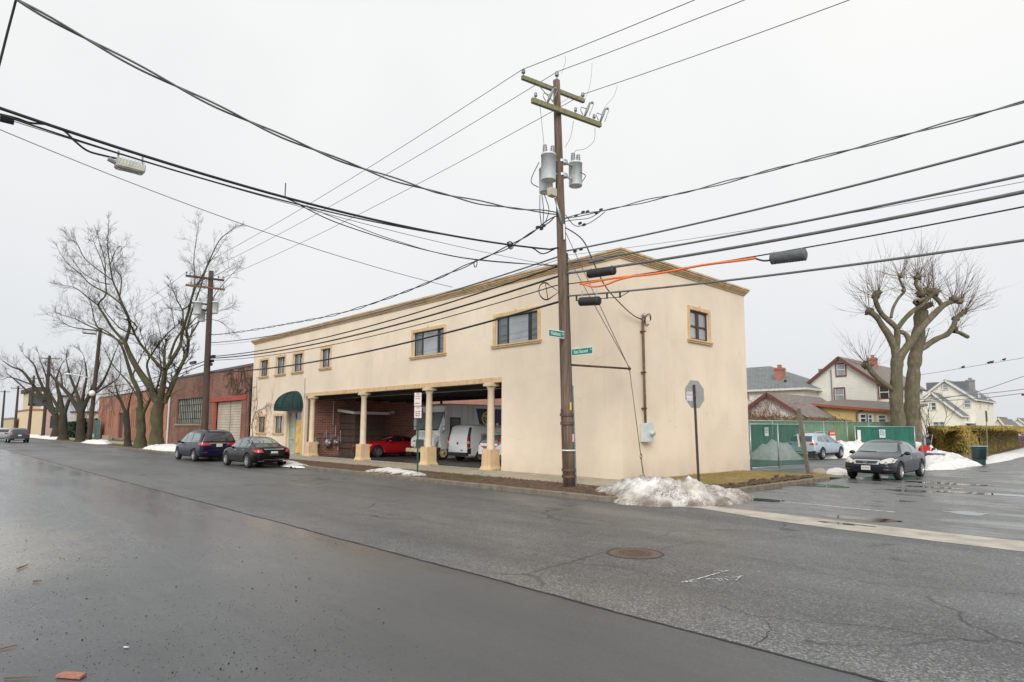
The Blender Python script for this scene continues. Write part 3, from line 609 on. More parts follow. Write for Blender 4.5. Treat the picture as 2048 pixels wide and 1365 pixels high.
# steel posts, conduit, lamp inside the carport
g = MB(); g.box(-20.6, -20.48, 7.6, 7.72, .1, CZ-.16); obj('steel_post', g, m_steelblk, bld); g = MB(); g.box(-13.1, -12.98, 8.9, 9.02, .1, CZ-.16); obj('steel_post', g, m_steelblk, bld)
g = MB(); g.tube([(-24.4, 2., 3.72), (-19, 1.2, 3.7), (-13, 1.2, 3.68), (-6.4, 1.2, 3.68)], .03, 6); g.tube([(-13.5, .9, 3.75), (-13.5, .9, 3.45)], .05, 8); obj('ceiling_pipe', g, m_grey, bld)
g = MB(); g.box(-24.35, -24.1, 6.0, 6.3, 2.86, 3.05); obj('wall_lamp', g, m_white, bld)
# crack / downpipe mark on the facade
g = MB(); g.box(-24.72, -24.66, -.05, -.002, 3.7, 5.0); obj('downpipe', g, M('pipe_grey', (.42, .38, .33), .7), bld)
# lean-to store in the carport
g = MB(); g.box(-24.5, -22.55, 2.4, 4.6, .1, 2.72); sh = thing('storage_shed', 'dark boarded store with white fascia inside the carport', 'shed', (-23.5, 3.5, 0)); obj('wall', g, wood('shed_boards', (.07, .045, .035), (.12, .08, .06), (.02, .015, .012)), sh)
g = MB()
for z in (.55, .95, 1.35, 1.75, 2.15): g.box(-24.45, -22.6, 2.36, 2.395, z, z+.03); g.box(-22.545, -22.5, 2.45, 4.55, z, z+.03)
obj('batten', g, m_steelblk, sh)
g = MB(); g.quad((-24.5, 2.2, 3.1), (-22.35, 2.2, 2.9), (-22.35, 4.8, 2.9), (-24.5, 4.8, 3.1)); g.bar((-24.5, 2.2, 3.02), (-22.35, 2.2, 2.82), .04, .17); g.bar((-22.35, 2.2, 2.82), (-22.35, 4.8, 2.82), .04, .17); obj('fascia', g, m_white, sh)
# gas meters
gm = thing('gas_meters', 'grey gas meters and piping on the brick wall behind the first pillar', 'gas meter', (-24.3, 1.5, .1))
g = MB()
for pl in ([(.13, .9), (.13, 1.3), (.13, 1.72)], [(-.6, 1.3), (.95, 1.3)], [(-.6, 1.3), (-.6, .9)], [(.0, 1.3), (0, 1.62), (-.5, 1.62)], [(.45, 1.3), (.45, 1.0)], [(.95, 1.3), (.95, .4)], [(.75, 1.3), (.75, 2.05), (.55, 2.05), (.55, 3.6)], [(1.1, 1.7), (1.1, .9)]):
    g.tube([(-24.38, 1.3+a, b) for a, b in pl], .03, 6)
obj('pipe', g, m_galv, gm)
for dy, zc, s_ in ((.2, .92, 1.), (-.55, .9, .7), (.72, .95, .6)):
    g = MB(); g.sphere((-24.3, 1.3+dy, zc), .24*s_, 8, (.6, 1, 1.15)); mt = obj('meter', g, m_grey, gm, True); g = MB(); g.box(-24.16, -24.12, 1.3+dy-.06*s_, 1.3+dy+.06*s_, zc-.04, zc+.06); obj('dial', g, m_white, mt)
# electric service on the side wall
es = thing('electric_service', 'rusty service mast with grey meter box on the cream side wall', 'electric meter', (.1, 1.3, 0))
g = MB(); g.tube([(.10, 1.25, 2.1), (.10, 1.22, 3.6), (.10, 1.2, 5.75), (.14, 1.2, 5.95)], [.045, .045, .05, .06], 10); obj('mast', g, M('mast_rust', (.14, .09, .05), .8, var=.5, ns=9, streak=(8, .6, (.22, .22, .2))), es, True)
g = MB(); g.sphere((.17, 1.2, 6.0), .11, 6, (1, 1, .8)); obj('weather_head', g, m_grey, es)
for z in (5.4, 3.9, 2.6): g = MB(); g.box(.0, .16, 1.14, 1.28, z, z+.05); obj('strap', g, m_rust, es)
g = MB(); g.box(.005, .26, 1.04, 1.52, 1.42, 2.10); mb_ = obj('meter_box', g, m_ltgrey, es, bevel=.015); g = MB(); g.lathe((.262, 1.37, 1.74), [(.12, 0), (.12, .06), (.09, .12), (.0001, .13)], 16, 'x'); obj('dial', g, M('meter_glass', (.42, .48, .40), .15, coat=1), mb_, True)
g = MB()
for k in range(3): g.tube([(.2+.05*math.sin(t)+.02*k, 1.22+.17*math.cos(t)+.12, 5.82+.2*math.sin(t)+.03*k) for t in np.linspace(0, 5.4, 12)], .01, 4)
obj('cable_loop', g, m_wire, es)
g = MB(); g.box(.4, .75, .55, .8, .12, .24) ; 
g = MB(); p = onZ(1200, 955, .14); i = 0; g.box(p.x-.28, p.x+.28, p.y-.13, p.y+.13, .13, .26); tag(obj('drain_block', g, M('old_brown_stone', (.17, .12, .07), .9, var=.5, ns=10), bevel=.03), 'small brown concrete block at the foot of the cream wall by the wooden pole', 'block')
# climbing vine stems on the far end of the facade
random.seed(12); vn = MB()
def vine(x, z, a, L, r, lv):
    pts = [Vector((x, -.03, z))]; n = int(L/.16)+2
    for k in range(n): a += random.gauss(0, .28)-.02*math.cos(a); x += math.cos(a)*.16; z += math.sin(a)*.16; pts.append(Vector((max(x, BX0-.3), -.03-.05*random.random()*(lv > 0), z)))
    vn.tube(pts, [r*(1-.6*k/len(pts)) for k in range(len(pts))], 4, False)
    if lv < 3:
        for k in range(2, len(pts), 2 if lv else 3):
            if random.random() < .75: vine(pts[k].x, pts[k].z, a+random.choice((-1, 1))*random.uniform(.4, 1.1), L*random.uniform(.3, .55), r*.6, lv+1)
for q in ((-33.2, .3, 1.55, 4.2, .035, 0), (-33.1, 1.8, 1.1, 2.9, .025, 0), (-33., 2.4, .75, 3.2, .022, 0), (-32.6, 2.9, .5, 2.8, .02, 0)): vine(*q)
tag(obj('climbing_vine', vn, M('vine_stem', (.20, .13, .085), .9, var=.3)), 'bare climbing vine stems spreading over the far end of the cream facade', 'vine')
# ------------------------------------------------------------------ brick neighbours down the street
b1 = thing('brick_warehouse', 'red brick warehouse with roll-up door and wide steel window', 'building', (-44.5, 8, 0)); Y1 = .3
g = MB(); GD = (-42.1, -35.8, .0, 3.97); GW = (-52.6, -44.1, 2.2, 4.5)
holed(g, 'y', Y1, -55.2, -34.25, 0, 6.5, [GD, GW], .3)
for q in (((-55.2, Y1), (-55.2, 16)), ((-55.2, 16), (-34.25, 16)), ((-34.25, 16), (-34.25, Y1))): (a, b), (c, d) = q; g.quad((a, b, 0), (c, d, 0), (c, d, 6.5), (a, b, 6.5))
for x0, x1 in ((-43.0, -42.1), (-35.8, -35.05)): g.box(x0, x1, Y1-.06, Y1-.002, 0, 3.97)
obj('wall', g, m_brick, b1); g = MB(); g.box(-55.3, -34.2, Y1-.06, 16.1, 6.5, 6.68); obj('coping', g, M('coping_grey', (.13, .13, .14), .8), b1)
g = MB(); g.box(-43.0, -35.0, Y1-.12, Y1-.003, 3.975, 4.36); g.box(-42.1, -41.85, Y1-.08, Y1+.1, 0, 3.97); g.box(-35.95, -35.8, Y1-.08, Y1+.1, 0, 3.97); obj('door_lintel', g, m_redpaint, b1)
g = MB(); 
for k in range(19): z = .02+k*.207; g.box(-41.85, -35.95, Y1+.2+.0, Y1+.24, z, z+.19)
gd_ = obj('roll_up_door', g, M('shutter_cream', (.47, .42, .33), .6, var=.15, ns=1.2), b1); g = MB(); g.box(-38.95, -38.88, Y1+.17, Y1+.2, .02, 3.95); obj('door_post', g, M('post_brown', (.22, .18, .13), .7), gd_)
g = MB(); g.quad((-52.6, Y1+.2, 2.2), (-44.1, Y1+.2, 2.2), (-44.1, Y1+.2, 4.5), (-52.6, Y1+.2, 4.5)); s = NT('frosted_panes'); s.col(s.mix(s.ramp(s.voro(1.1, out='Color'), [(.3, 0.), (.7, 1.)]), (.30, .34, .27), (.52, .54, .46))); s.setp(rough=.25)
wn = obj('window', g, s.m, b1); g = MB()
for k in range(17): x = -52.6+8.5*k/16; g.box(x-.035, x+.035, Y1+.14, Y1+.19, 2.2, 4.5)
for z in (2.2, 2.62, 3.25, 3.88, 4.46): g.box(-52.6, -44.1, Y1+.15, Y1+.185, z-.0, z+.05)
obj('frame', g, m_frame, wn); g = MB(); g.box(-52.9, -43.8, Y1-.1, Y1-.002, 2.02, 2.19); obj('sill', g, m_conc, wn)
g = MB(); g.tube([(-54.75, Y1-.12, .1), (-54.7, Y1-.12, 4.8)], .09, 8); obj('downpipe', g, m_white, b1)
g = MB(); g.box(-34.2, -33.95, .1, .5, 0, 5.6); g.tube([(-33.75, .0, 0.1), (-33.75, .0, 5.)], .07, 8); obj('corner_pipe', g, m_polefar, b1)
random.seed(21); vn = MB()
def vine2(x, z, a, L, r, lv):
    pts = [Vector((x, Y1-.03, z))]
    for k in range(int(L/.22)+2): a += random.gauss(0, .3); x += math.cos(a)*.22; z += math.sin(a)*.22; pts.append(Vector((x, Y1-.03-.04*random.random(), max(4.42, min(z, 6.45)))))
    vn.tube(pts, [r*(1-.6*k/len(pts)) for k in range(len(pts))], 3, False)
    if lv < 3:
        for k in range(2, len(pts), 2):
            if random.random() < .7: vine2(pts[k].x, pts[k].z, a+random.choice((-1, 1))*random.uniform(.5, 1.3), L*random.uniform(.3, .6), r*.6, lv+1)
for q in ((-34.6, 4.6, 2.6, 3, .04, 0), (-34.6, 5.0, 2.2, 3, .04, 0), (-36, 4.8, 2.9, 3.4, .04, 0), (-38, 4.9, 2.6, 2.4, .03, 0)): vine2(*q)
tag(obj('climbing_vine', vn, M('vine_dark', (.07, .045, .035), .9)), 'dark bare vine tangled above the red lintel of the brick warehouse', 'vine')
b2 = thing('brick_hall', 'orange brick hall with tall slit windows behind the lawn', 'building', (-80, 8, 0)); Y2 = 3.0
SL = []
for c in (-100.2, -98.9, -97.6): SL.append((c-.22, c+.22, 1.7, 5.2))
for c in (-95.3, -94.1, -92.9): SL.append((c-.22, c+.22, 1.7, 4.2))
for c in (-82.0, -80.9, -79.8): SL.append((c-.22, c+.22, 1.7, 4.2))
for c in (-73., -72., -66., -64.8, -60.): SL.append((c-.2, c+.2, 1.5, 4.2))
D2 = (-89.6, -86.6, .1, 3.8); g = MB(); holed(g, 'y', Y2, -103.2, -56, 0, 6.3, SL+[D2], .25)
for q in (((-103.2, Y2), (-103.2, 18)), ((-56, 18), (-56, Y2)), ((-103.2, 18), (-56, 18))): (a, b), (c, d) = q; g.quad((a, b, 0), (c, d, 0), (c, d, 6.3), (a, b, 6.3))
obj('wall', g, m_brick2, b2); g = MB(); g.box(-103.3, -55.9, Y2-.05, 18.1, 6.3, 6.45); obj('coping', g, m_roofdark, b2)
for h in SL: g = MB(); g.quad((h[0], Y2+.2, h[2]), (h[1], Y2+.2, h[2]), (h[1], Y2+.2, h[3]), (h[0], Y2+.2, h[3])); obj('window', g, m_cglassd, b2)
g = MB(); g.box(D2[0], D2[1], Y2+.2, Y2+.24, .1, 3.8); dd = obj('door', g, M('door_maroon', (.10, .03, .03), .6), b2); g = MB(); g.box(-90.5, -86, 1.6, Y2, 0, .35); g.box(-89.5, -85.5, 1.2, 1.6, 0, .7); obj('step', g, m_conc, dd)
g = MB(); g.quad((-104, Y2-.04, 0), (-103.3, Y2-.04, 0), (-103.3, Y2-.04, 0), (-104, Y2-.04, 0))
# buildings further off
def fx(u, y=2.): return onY(u, 860, y).x
def farbox(name, label, u0, u1, vt, mats, y=2., roof=None, vb=880, depth=14, extra=None):
    x0, x1 = fx(u0, y), fx(u1, y); z = onY((u0+u1)/2, vt, y).z; t = thing(name, label, 'building', ((x0+x1)/2, y+depth/2, 0)); g = MB(); g.box(x0, x1, y, y+depth, -.5, z); obj('wall', g, mats, t)
    g = MB(); g.box(x0-.2, x1+.2, y-.2, y+depth+.2, z, z+.35); obj('roof', g, roof or m_roofdark, t); return t, x0, x1, z
def endbox(name, label, ua, ub, uc, vt, mats, y, roof=None):
    """street front from ua to ub, end wall from ub to uc"""
    x0, x1 = fx(ua, y), fx(ub, y); y1 = onX(uc, 860, x1).y; z = onY(ub, vt, y).z; t = thing(name, label, 'building', ((x0+x1)/2, (y+y1)/2, 0)); g = MB(); g.box(x0, x1, y, y1, -.5, z); obj('wall', g, mats, t)
    g = MB(); g.box(x0-.2, x1+.2, y-.2, y1+.2, z, z+.3); obj('roof', g, roof or m_roofdark, t); return t, x0, x1, y1, z
t, x0, x1, y1, z = endbox('far_building', 'pale cream building beside the slit-windowed brick hall', 140, 146, 200, 826, siding('cream_siding', (.52, .47, .38)), 3.)
g = MB()
for k in range(4): yy = 3.6+(y1-3.6)*k/4; g.box(x1+.01, x1+.08, yy, yy+1.3, .6, 3.4)
obj('window', g, M('door_brown', (.16, .10, .07), .7), t)
t, x0, x1, y1, z = endbox('far_building', 'pale blue building rising behind the far street trees', 112, 120, 150, 795, siding('blue_siding', (.50, .55, .62)), 3.)
t, x0, x1, y1, z = endbox('far_building', 'pink building with one window behind the dark far pole', 88, 92, 124, 818, M('pink_render', (.50, .33, .29), .85), 1.5)
ya, yb = onX(99, 860, x1).y, onX(108, 860, x1).y; g = MB(); g.box(x1+.01, x1+.1, ya, yb, 1.6, 4.0); obj('window', g, m_cglassd, t)
t, x0, x1, y1, z = endbox('corner_shop', 'yellow corner building with dark cornice at the far end of the street', 32, 58, 88, 821, M('yellow_render', (.66, .54, .36), .85, var=.08), 1.5, roof=M('red_band', (.36, .15, .10), .8))
zu = onY(52, 787, 2.2).z; g = MB(); g.box(x0+(x1-x0)*.1, x1-2, 2.2, y1-.3*(y1-2), z+.3, zu); up = obj('upper_storey', g, M('yellow_render2', (.60, .50, .32), .85), t); g = MB(); g.box(x0+(x1-x0)*.1-.5, x1-1.4, 1.6, y1-.3*(y1-2)+.5, zu, zu+.9); obj('cornice', g, M('cornice_dark', (.07, .05, .04), .8), up)
g = MB(); yy = (2.2+y1*.7)/2; g.box(x1-1.99, x1-1.9, yy-1.5, yy+1.5, z+1, zu-.6); obj('window', g, m_cglassd, up)
t, x0, x1, y1, z = endbox('far_building', 'low tan building beyond the yellow corner building', 2, 22, 31, 838, M('tan_render', (.52, .42, .28), .85), 0., roof=M('roof_slate', (.22, .25, .29), .8))
g = MB(); xa, xb = fx(160, 1.2), fx(192, 1.2); 
t = thing('dark_hedge', 'dark clipped evergreen bush between the far tree trunks', 'bush', (xa, 1.2, 0)); g = MB(); random.seed(31)
xa, xb = fx(131, .5), fx(146, .5)
for k in range(1500):
    c = Vector((random.uniform(xa, xb), random.uniform(.5, 2.5), random.uniform(0, 2.6))); a = Vector([random.gauss(0, 1) for _ in range(3)]).normalized()*.28; b = a.orthogonal().normalized()*.2; g.quad(c-a, c+b, c+a, c-b)
obj('foliage', g, M('dark_leaf', (.02, .045, .022), .9, var=.5), t)
g = MB(); xa, xb = fx(189, 2.2), fx(198, 2.2)
for k in range(7): x = xa+(xb-xa)*k/7; g.box(x, x+(xb-xa)/7.6, 2.2, 2.26, 0, 2.9)
t = thing('metal_gate', 'dark teal sheet gate beside the orange brick hall', 'gate', (xa, 2.2, 0)); obj('panel', g, M('teal_gate', (.03, .13, .13), .6, var=.4, ns=1), t)
# brick yard building seen through the carport
t = thing('yard_building', 'pinkish brick building at the back of the yard seen through the carport', 'building', (-38, 20, 0)); g = MB(); g.box(-66, -12, 15, 24, -.2, 4.9); obj('wall', g, m_brickfar, t); g = MB(); g.box(-66.2, -11.8, 14.8, 24.2, 4.9, 5.1); obj('roof', g, m_roofdark, t)

# ------------------------------------------------------------------ utility poles
AD = Vector((.162, .987, 0))
def onPl(u, v, p0, d):
    n = Vector((-d.y, d.x, 0)); r = Vector(ray(u, v)); C = Vector(CAM); t = (Vector(p0)-C).dot(n)/r.dot(n); return C+r*t
def pole_shaft(mb, a, b, r0, r1, n=16): 
    a, b = Vector(a), Vector(b); mb.tube([a.lerp(b, k/12) for k in range(13)], [r0+(r1-r0)*k/12 for k in range(13)], n)
PB, PT = Vector((.19, -3.01, .08)), Vector((-.04, -3.27, 13.35))
def pp(z): return PB.lerp(PT, (z-PB.z)/(PT.z-PB.z))
mp = thing('utility_pole', 'tall brown wooden pole with three transformers and street signs at the corner', 'utility pole', tuple(PB))
g = MB(); pole_shaft(g, PB, PT, .195, .115, 20); obj('shaft', g, m_pole, mp, True)
def crossarm(parent, P0, uvL, uvR, mat, off=.16, w=.11, h=.13, ins=(), braces=True):
    n = Vector((AD.y, -AD.x, 0))*off; L, Rr = onPl(*uvL, P0+n, AD), onPl(*uvR, P0+n, AD); z = (L.z+Rr.z)/2; L.z = Rr.z = z; g = MB(); g.bar(L, Rr, w, h); a = obj('crossarm', g, mat, parent)
    for t, sc in ins:
        p = L.lerp(Rr, t)+Vector((0, 0, h/2)); g = MB(); g.lathe(p, [(.015, 0), (.015, .08), (.06*sc, .09), (.07*sc, .13), (.05*sc, .16), (.065*sc, .19), (.03*sc, .23), (.0001, .24)], 10); obj('insulator', g, m_ins, a, True)
    if braces:
        c = L.lerp(Rr, .5); g = MB()
        for t in (.22, .78): q = L.lerp(Rr, t); g.bar(q, Vector((P0.x, P0.y, z-.65)), .03, .012)
        obj('brace', g, m_grey, a)
    return L, Rr, a
A1, A3, arm1 = crossarm(mp, pp(13), (1044, 158), (1168, 200), m_arm, off=-.17, ins=((.02, 1), (.98, 1)))
B1, B3, arm2 = crossarm(mp, pp(12.3), (1064, 203), (1201, 249), m_arm, off=.2, w=.12, h=.16, ins=((.05, .8), (.62, .8), (.9, .8)), braces=False)
g = MB(); pt = PT+Vector((.04, -.02, 0)); g.tube([pt, pt+Vector((0, 0, .16))], .02, 6); g.lathe(pt+Vector((0, 0, .14)), [(.06, 0), (.075, .05), (.05, .08), (.07, .12), (.03, .17), (.0001, .18)], 10); obj('insulator', g, m_ins, mp, True)
for t in (.2, .74, .98):       # fused cutouts leaning off the lower arm
    p = B1.lerp(B3, t)+Vector((.05, 0, .1)); q = p+Vector((.05, .22, .52)); g = MB(); g.tube([p, p.lerp(q, .5), q], [.035, .05, .035], 8); g.tube([p+Vector((.12, .08, -.02)), q+Vector((.05, .14, 0))], .012, 5); g.tube([p+Vector((.0, -.1, .0)), p+Vector((0, -.22, .12)), p+Vector((0, -.18, .24)), p.lerp(q, .5)], .014, 5); g.sphere(tuple(q+Vector((.03, .08, .02))), .05, 4); obj('cutout', g, m_ins, arm2, True)
def transformer(parent, c, r, h, bush, lab=None):
    g = MB(); g.lathe(c, [(.0001, -h/2), (r*.96, -h/2), (r, -h/2+.03), (r, h/2-.05), (r*1.04, h/2-.05), (r*1.04, h/2), (r*.8, h/2+.05), (.0001, h/2+.08)], 24); t = obj('transformer', g, m_ltgrey, parent, True)
    for dx, dy, hh in bush: g = MB(); q = Vector(c)+Vector((dx, dy, h/2+.04)); g.lathe(q, [(.06, 0), (.085, .04), (.05, .07), (.085, .11), (.05, .14), (.08, .18), (.05, .22), (.07, .26), (.0001, .3)], 12); obj('bushing', g, m_ins, t, True)
    if lab: tag(t, lab)
    return t
CP = pp(9.6); ph = pp(9.3)
def trp(u, v, off): return onPl(u, v, CP+Vector((AD.y, -AD.x, 0))*off, AD)
transformer(mp, trp(1097, 336, .22), .235, .86, ((-.06, -.1, .3), (.06, .13, .3)), 'front left pale grey transformer can'); transformer(mp, trp(1092, 362, -.32), .225, .82, ((0, .1, .3),)); transformer(mp, trp(1151, 350, -.12), .225, .8, ((.0, -.12, .3), (.04, .1, .3)))
g = MB(); 
for v in (325, 352): p = onPl(1124, v, CP, AD); g.bar(p-AD*.42, p+AD*.42, .07, .05); g.lathe(p, [(.19, -.04), (.19, .04)], 16)
obj('transformer_bracket', g, m_galv, mp)
g = MB(); p = trp(1104, 386, .34); g.box(p.x-.1, p.x+.1, p.y-.13, p.y+.13, p.z-.12, p.z+.14); obj('control_box', g, M('box_beige', (.45, .42, .35), .6), mp, bevel=.01)
g = MB(); n = Vector((AD.y, -AD.x, 0))
g.tube([onPl(1110, 396, CP+n*.2, AD), onPl(1119, 430, CP+n*.2, AD), onPl(1128, 462, CP+n*.15, AD)], .035, 6); obj('conduit', g, m_galv, mp, True)
g = MB(); g.bar(pp(7.9)+n*.14, pp(8.4)+n*.14, .12, .05); obj('bracket_plate', g, m_ltgrey, mp)
g = MB(); sh_ = AD*.13+n*.06; g.tube([pp(z)+sh_*(1+.03*z/8) for z in np.linspace(.3, 7.5, 10)], .055, 8); obj('riser_guard', g, M('riser_dark', (.035, .04, .03), .7, var=.4), mp, True)
sh_ = AD*.2+n*.03; g = MB(); g.bar(pp(.1)+sh_, pp(3.25)+AD*.19+n*.03, .10, .09, up=(1, 0, 0)); obj('u_guard', g, M('u_guard_blue_grey', (.20, .27, .31), .5, metal=.3, streak=(12, .6, (.12, .12, .12))), mp)
g = MB(); 
for z in (2.05, 2.32, .42, .62): g.lathe(pp(z), [(.215, -.045), (.222, -.04), (.222, .04), (.215, .045)], 20)
g.bar(pp(.1)-AD*.2, pp(2.5)-AD*.2, .06, .05, up=(1, 0, 0)); obj('steel_band', g, M('band_brown', (.12, .07, .06), .6, metal=.3), mp)
g = MB(); g.lathe(pp(1.22), [(.235, -.02), (.25, -.015), (.25, .015), (.235, .02)], 20); obj('white_band', g, m_white, mp)
q = pp(2.58)+n*.19; g = MB(); g.bar(q-Vector((0, 0, .12)), q+Vector((0, 0, .12)), .05, .02, up=(n.x, n.y, 0)); obj('yellow_tag', g, M('tag_yellow', (.75, .5, .03), .5), mp)
q = pp(1.6)+n*.19+AD*.06; g = MB(); g.bar(q-Vector((0, 0, .12)), q+Vector((0, 0, .12)), .05, .02, up=(n.x, n.y, 0)); obj('pink_tag', g, M('tag_pink', (.7, .42, .40), .5), mp)
# wires and coil hardware on the pole belong to it
def drop(parent, pts, r=.012, m=None): g = MB(); g.tube(smoothpath(pts, 5), r, 5); return obj('jumper_wire', g, m or m_wire, parent, True)
drop(mp, [onPl(1080, 214, CP, AD), onPl(1084, 250, CP, AD), onPl(1089, 300, CP, AD)], .008, m_wiregr); drop(mp, [onPl(1147, 242, CP, AD), onPl(1141, 275, CP, AD), onPl(1130, 295, CP, AD)], .008, m_wiregr)
drop(mp, [onPl(1190, 256, CP, AD), onPl(1188, 282, CP, AD), onPl(1170, 298, CP, AD), onPl(1151, 302, CP, AD), onPl(1150, 313, CP, AD)], .008, m_wiregr)
drop(mp, [onPl(1130, 112, CP, AD), onPl(1131, 125, CP, AD), onPl(1123, 147, CP, AD)], .006, m_wiregr); drop(mp, [onPl(1184, 126, CP, AD), onPl(1183, 150, CP, AD), onPl(1178, 178, CP, AD), onPl(1168, 205, CP, AD)], .006, m_wiregr); drop(mp, [onPl(1235, 170, CP, AD), onPl(1228, 192, CP, AD), onPl(1212, 212, CP, AD), onPl(1204, 226, CP, AD)], .006, m_wiregr)
for a, b, c in (((1078, 325), (1062, 362), (1077, 375)), ((1080, 390), (1080, 425), (1083, 452)), ((1084, 390), (1087, 420), (1086, 450)), ((1088, 388), (1098, 420), (1090, 446)), ((1160, 345), (1171, 352), (1164, 364))): drop(mp, [trp(*a, .2), trp(*b, .22), trp(*c, .2)], .014)
for u, v in ((1075, 455), (1083, 458), (1088, 452), (1152, 432), (1166, 425), (1175, 424), (1193, 426), (1160, 447), (1200, 420), (1168, 450)): 
    p = trp(u, v, .1); 
g = MB()
for u, v in ((1075, 455), (1083, 458), (1088, 452), (1152, 432), (1166, 425), (1175, 424), (1193, 426), (1160, 447), (1202, 420), (1168, 450), (1021, 491), (1150, 503), (1162, 499)): p = trp(u, v, .08); g.bar(p-n*.06, p+n*.06, .06, .07)
obj('cable_clamp', g, m_plastic, mp)
drop(mp, [trp(1131, 430, .15), trp(1150, 452, .15), trp(1175, 448, .12), trp(1195, 436, .1), trp(1210, 424, .05)], .014); drop(mp, [trp(1131, 443, .15), trp(1150, 440, .1), trp(1180, 436, .1), trp(1205, 421, .05)], .013)
g = MB(); c0 = onPl(1091, 583, pp(6.6), AD)
for k in range(2): g.tube([c0+AD*(.26*math.cos(t)*(1 if abs(t) < 9 else 1))+Vector((0, 0, (.26+.02*k)*math.sin(t))) for t in np.linspace(PI*.35, PI*1.65, 14)]+[c0+AD*.55+Vector((0, 0, .05)), c0+AD*.26*math.cos(PI*.35)+Vector((0, 0, .26*math.sin(PI*.35)))], .014, 5)
g.tube([c0+Vector((0, 0, .26)), c0+AD*.1+Vector((0, 0, -.26))], .014, 5); obj('snowshoe_loop', g, m_wire, mp, True)
# strut and down guy
SE = Vector((.6, -.36, 3.92)); g = MB(); g.tube([pp(3.9)+AD*.1, SE], .034, 8); g.sphere(tuple(SE), .06, 5); obj('guy_strut', g, m_rust, mp, True)
g = MB(); g.tube([pp(8.35)+AD*.1, SE], .012, 5); g.tube([pp(7.6)+AD*.1, SE+Vector((.02, 0, 0))], .012, 5); AN = Vector((1.0, -.18, .1)); g.tube([SE, SE.lerp(AN, .76)], .014, 5); g.tube([SE.lerp(AN, .78), AN], .022, 6); q = SE.lerp(AN, .77); g.tube([q+Vector((.0, .05*math.cos(t), .09*math.sin(t))) for t in np.linspace(0, 2*PI, 10)], .014, 5); obj('guy_wire', g, M('guy_steel', (.16, .14, .12), .6, metal=.4), mp, True)
# second and further poles
def pole(label, base, top, r0, r1, arms, mat=m_polefar, group=None, extra=None):
    t = thing('utility_pole', label, 'utility pole', tuple(base), 0, group); g = MB(); pole_shaft(g, base, top, r0, r1, 12); obj('shaft', g, mat, t, True); ends = []
    for (L, Rr, m_, ins) in arms: a, b, _ = crossarm(t, Vector(top), L, Rr, m_, ins=ins, off=.17, braces=len(ins) > 2); ends.append((a, b))
    return t, ends
def stripx(u, y=-3.6): return onY(u, 880, y).x
x2 = stripx(408.5); T2 = onY(412, 548, -3.6); P2B = Vector((x2, -3.6, .08)); P2T = Vector((x2-.5, -3.6, T2.z))
p2, e2 = pole('dark wooden pole with three transformers beside the brick warehouse', P2B, P2T, .24, .16, [((371, 554), (448, 559), m_polefar, ((.02, 1), (.12, 1), (.85, 1), (.98, 1))), ((371, 573), (450, 577), m_armr, ((.13, 1), (.7, 1), (.96, 1)))])
def tp2(u, v, off=0): return onPl(u, v, P2T+Vector((AD.y, -AD.x, 0))*off, AD)
transformer(p2, tp2(395, 617, .2), .26, .85, ((0, .1, .3),)); transformer(p2, tp2(403, 632, -.3), .24, .8, ()); transformer(p2, tp2(429, 616, 0), .25, .8, ((0, -.1, .3),))
g = MB(); 
for v in (609, 621): q = tp2(412, v); g.bar(q-AD*.9, q+AD*.75, .1, .1)
for u, v in ((421, 723), (424, 714), (418, 730), (386, 726)): q = tp2(u, v); g.bar(q-Vector((.5, 0, 0)), q+Vector((.5, 0, 0)), .16, .18)
obj('cable_bracket', g, m_steelblk, p2)
GP = 'utility poles down the street'
x3 = stripx(178); z3 = onY(189, 664, -3.6).z; p3_, e3 = pole('dark pole with white lamp arm between the far street trees', (x3, -3.6, .08), (stripx(189)-0, -3.6, z3) if False else (x3-.0+(onY(189, 664, -3.6).x-onY(183, 664, -3.6).x), -3.6, z3), .26, .17, [((165, 667), (193, 668), m_polefar, ((.02, 1), (.98, 1)))], group=GP)
g = MB(); q = onY(181, 757, -3.6); q2 = onPl(137, 749, q, AD); g.tube([q, q.lerp(q2, .5)+Vector((0, 0, .12)), q2], .06, 6); g.sphere(tuple(q2), .3, 5, (1, 1.6, .35)); obj('lamp_arm', g, m_white, p3_, True); g = MB(); q = onY(184, 787, -3.9); g.sphere(tuple(q), .33, 6); obj('lamp', g, m_white, p3_, True)
for lab, ub, ut, vt, arm in (('dark pole in front of the pink far building', 85, 100.5, 712, ((81, 717), (120, 718))), ('leaning thinner far pole with a white lamp', 56, 72, 752, ((56, 757), (88, 757))), ('far pole before the yellow corner building', 28, 35.5, 772, ((22, 777), (50, 777))), ('farthest pole at the left edge of the street', 1.5, 7.5, 781, ((-4, 784), (20, 784)))):
    xb = stripx(ub); zt = onY(ut, vt, -3.6).z; dx = (ut-ub)*.35*abs(xb)/100*.16
    pole(lab, (xb, -3.6, .0), (onY(ut, vt, -3.6).x*.25+xb*.75, -3.6, onPl(ut, vt, (xb, -3.6, 0), Vector((.78, .62, 0))).z), .26, .17, [(arm[0], arm[1], m_polefar, ((.02, 1), (.98, 1)))], group=GP)

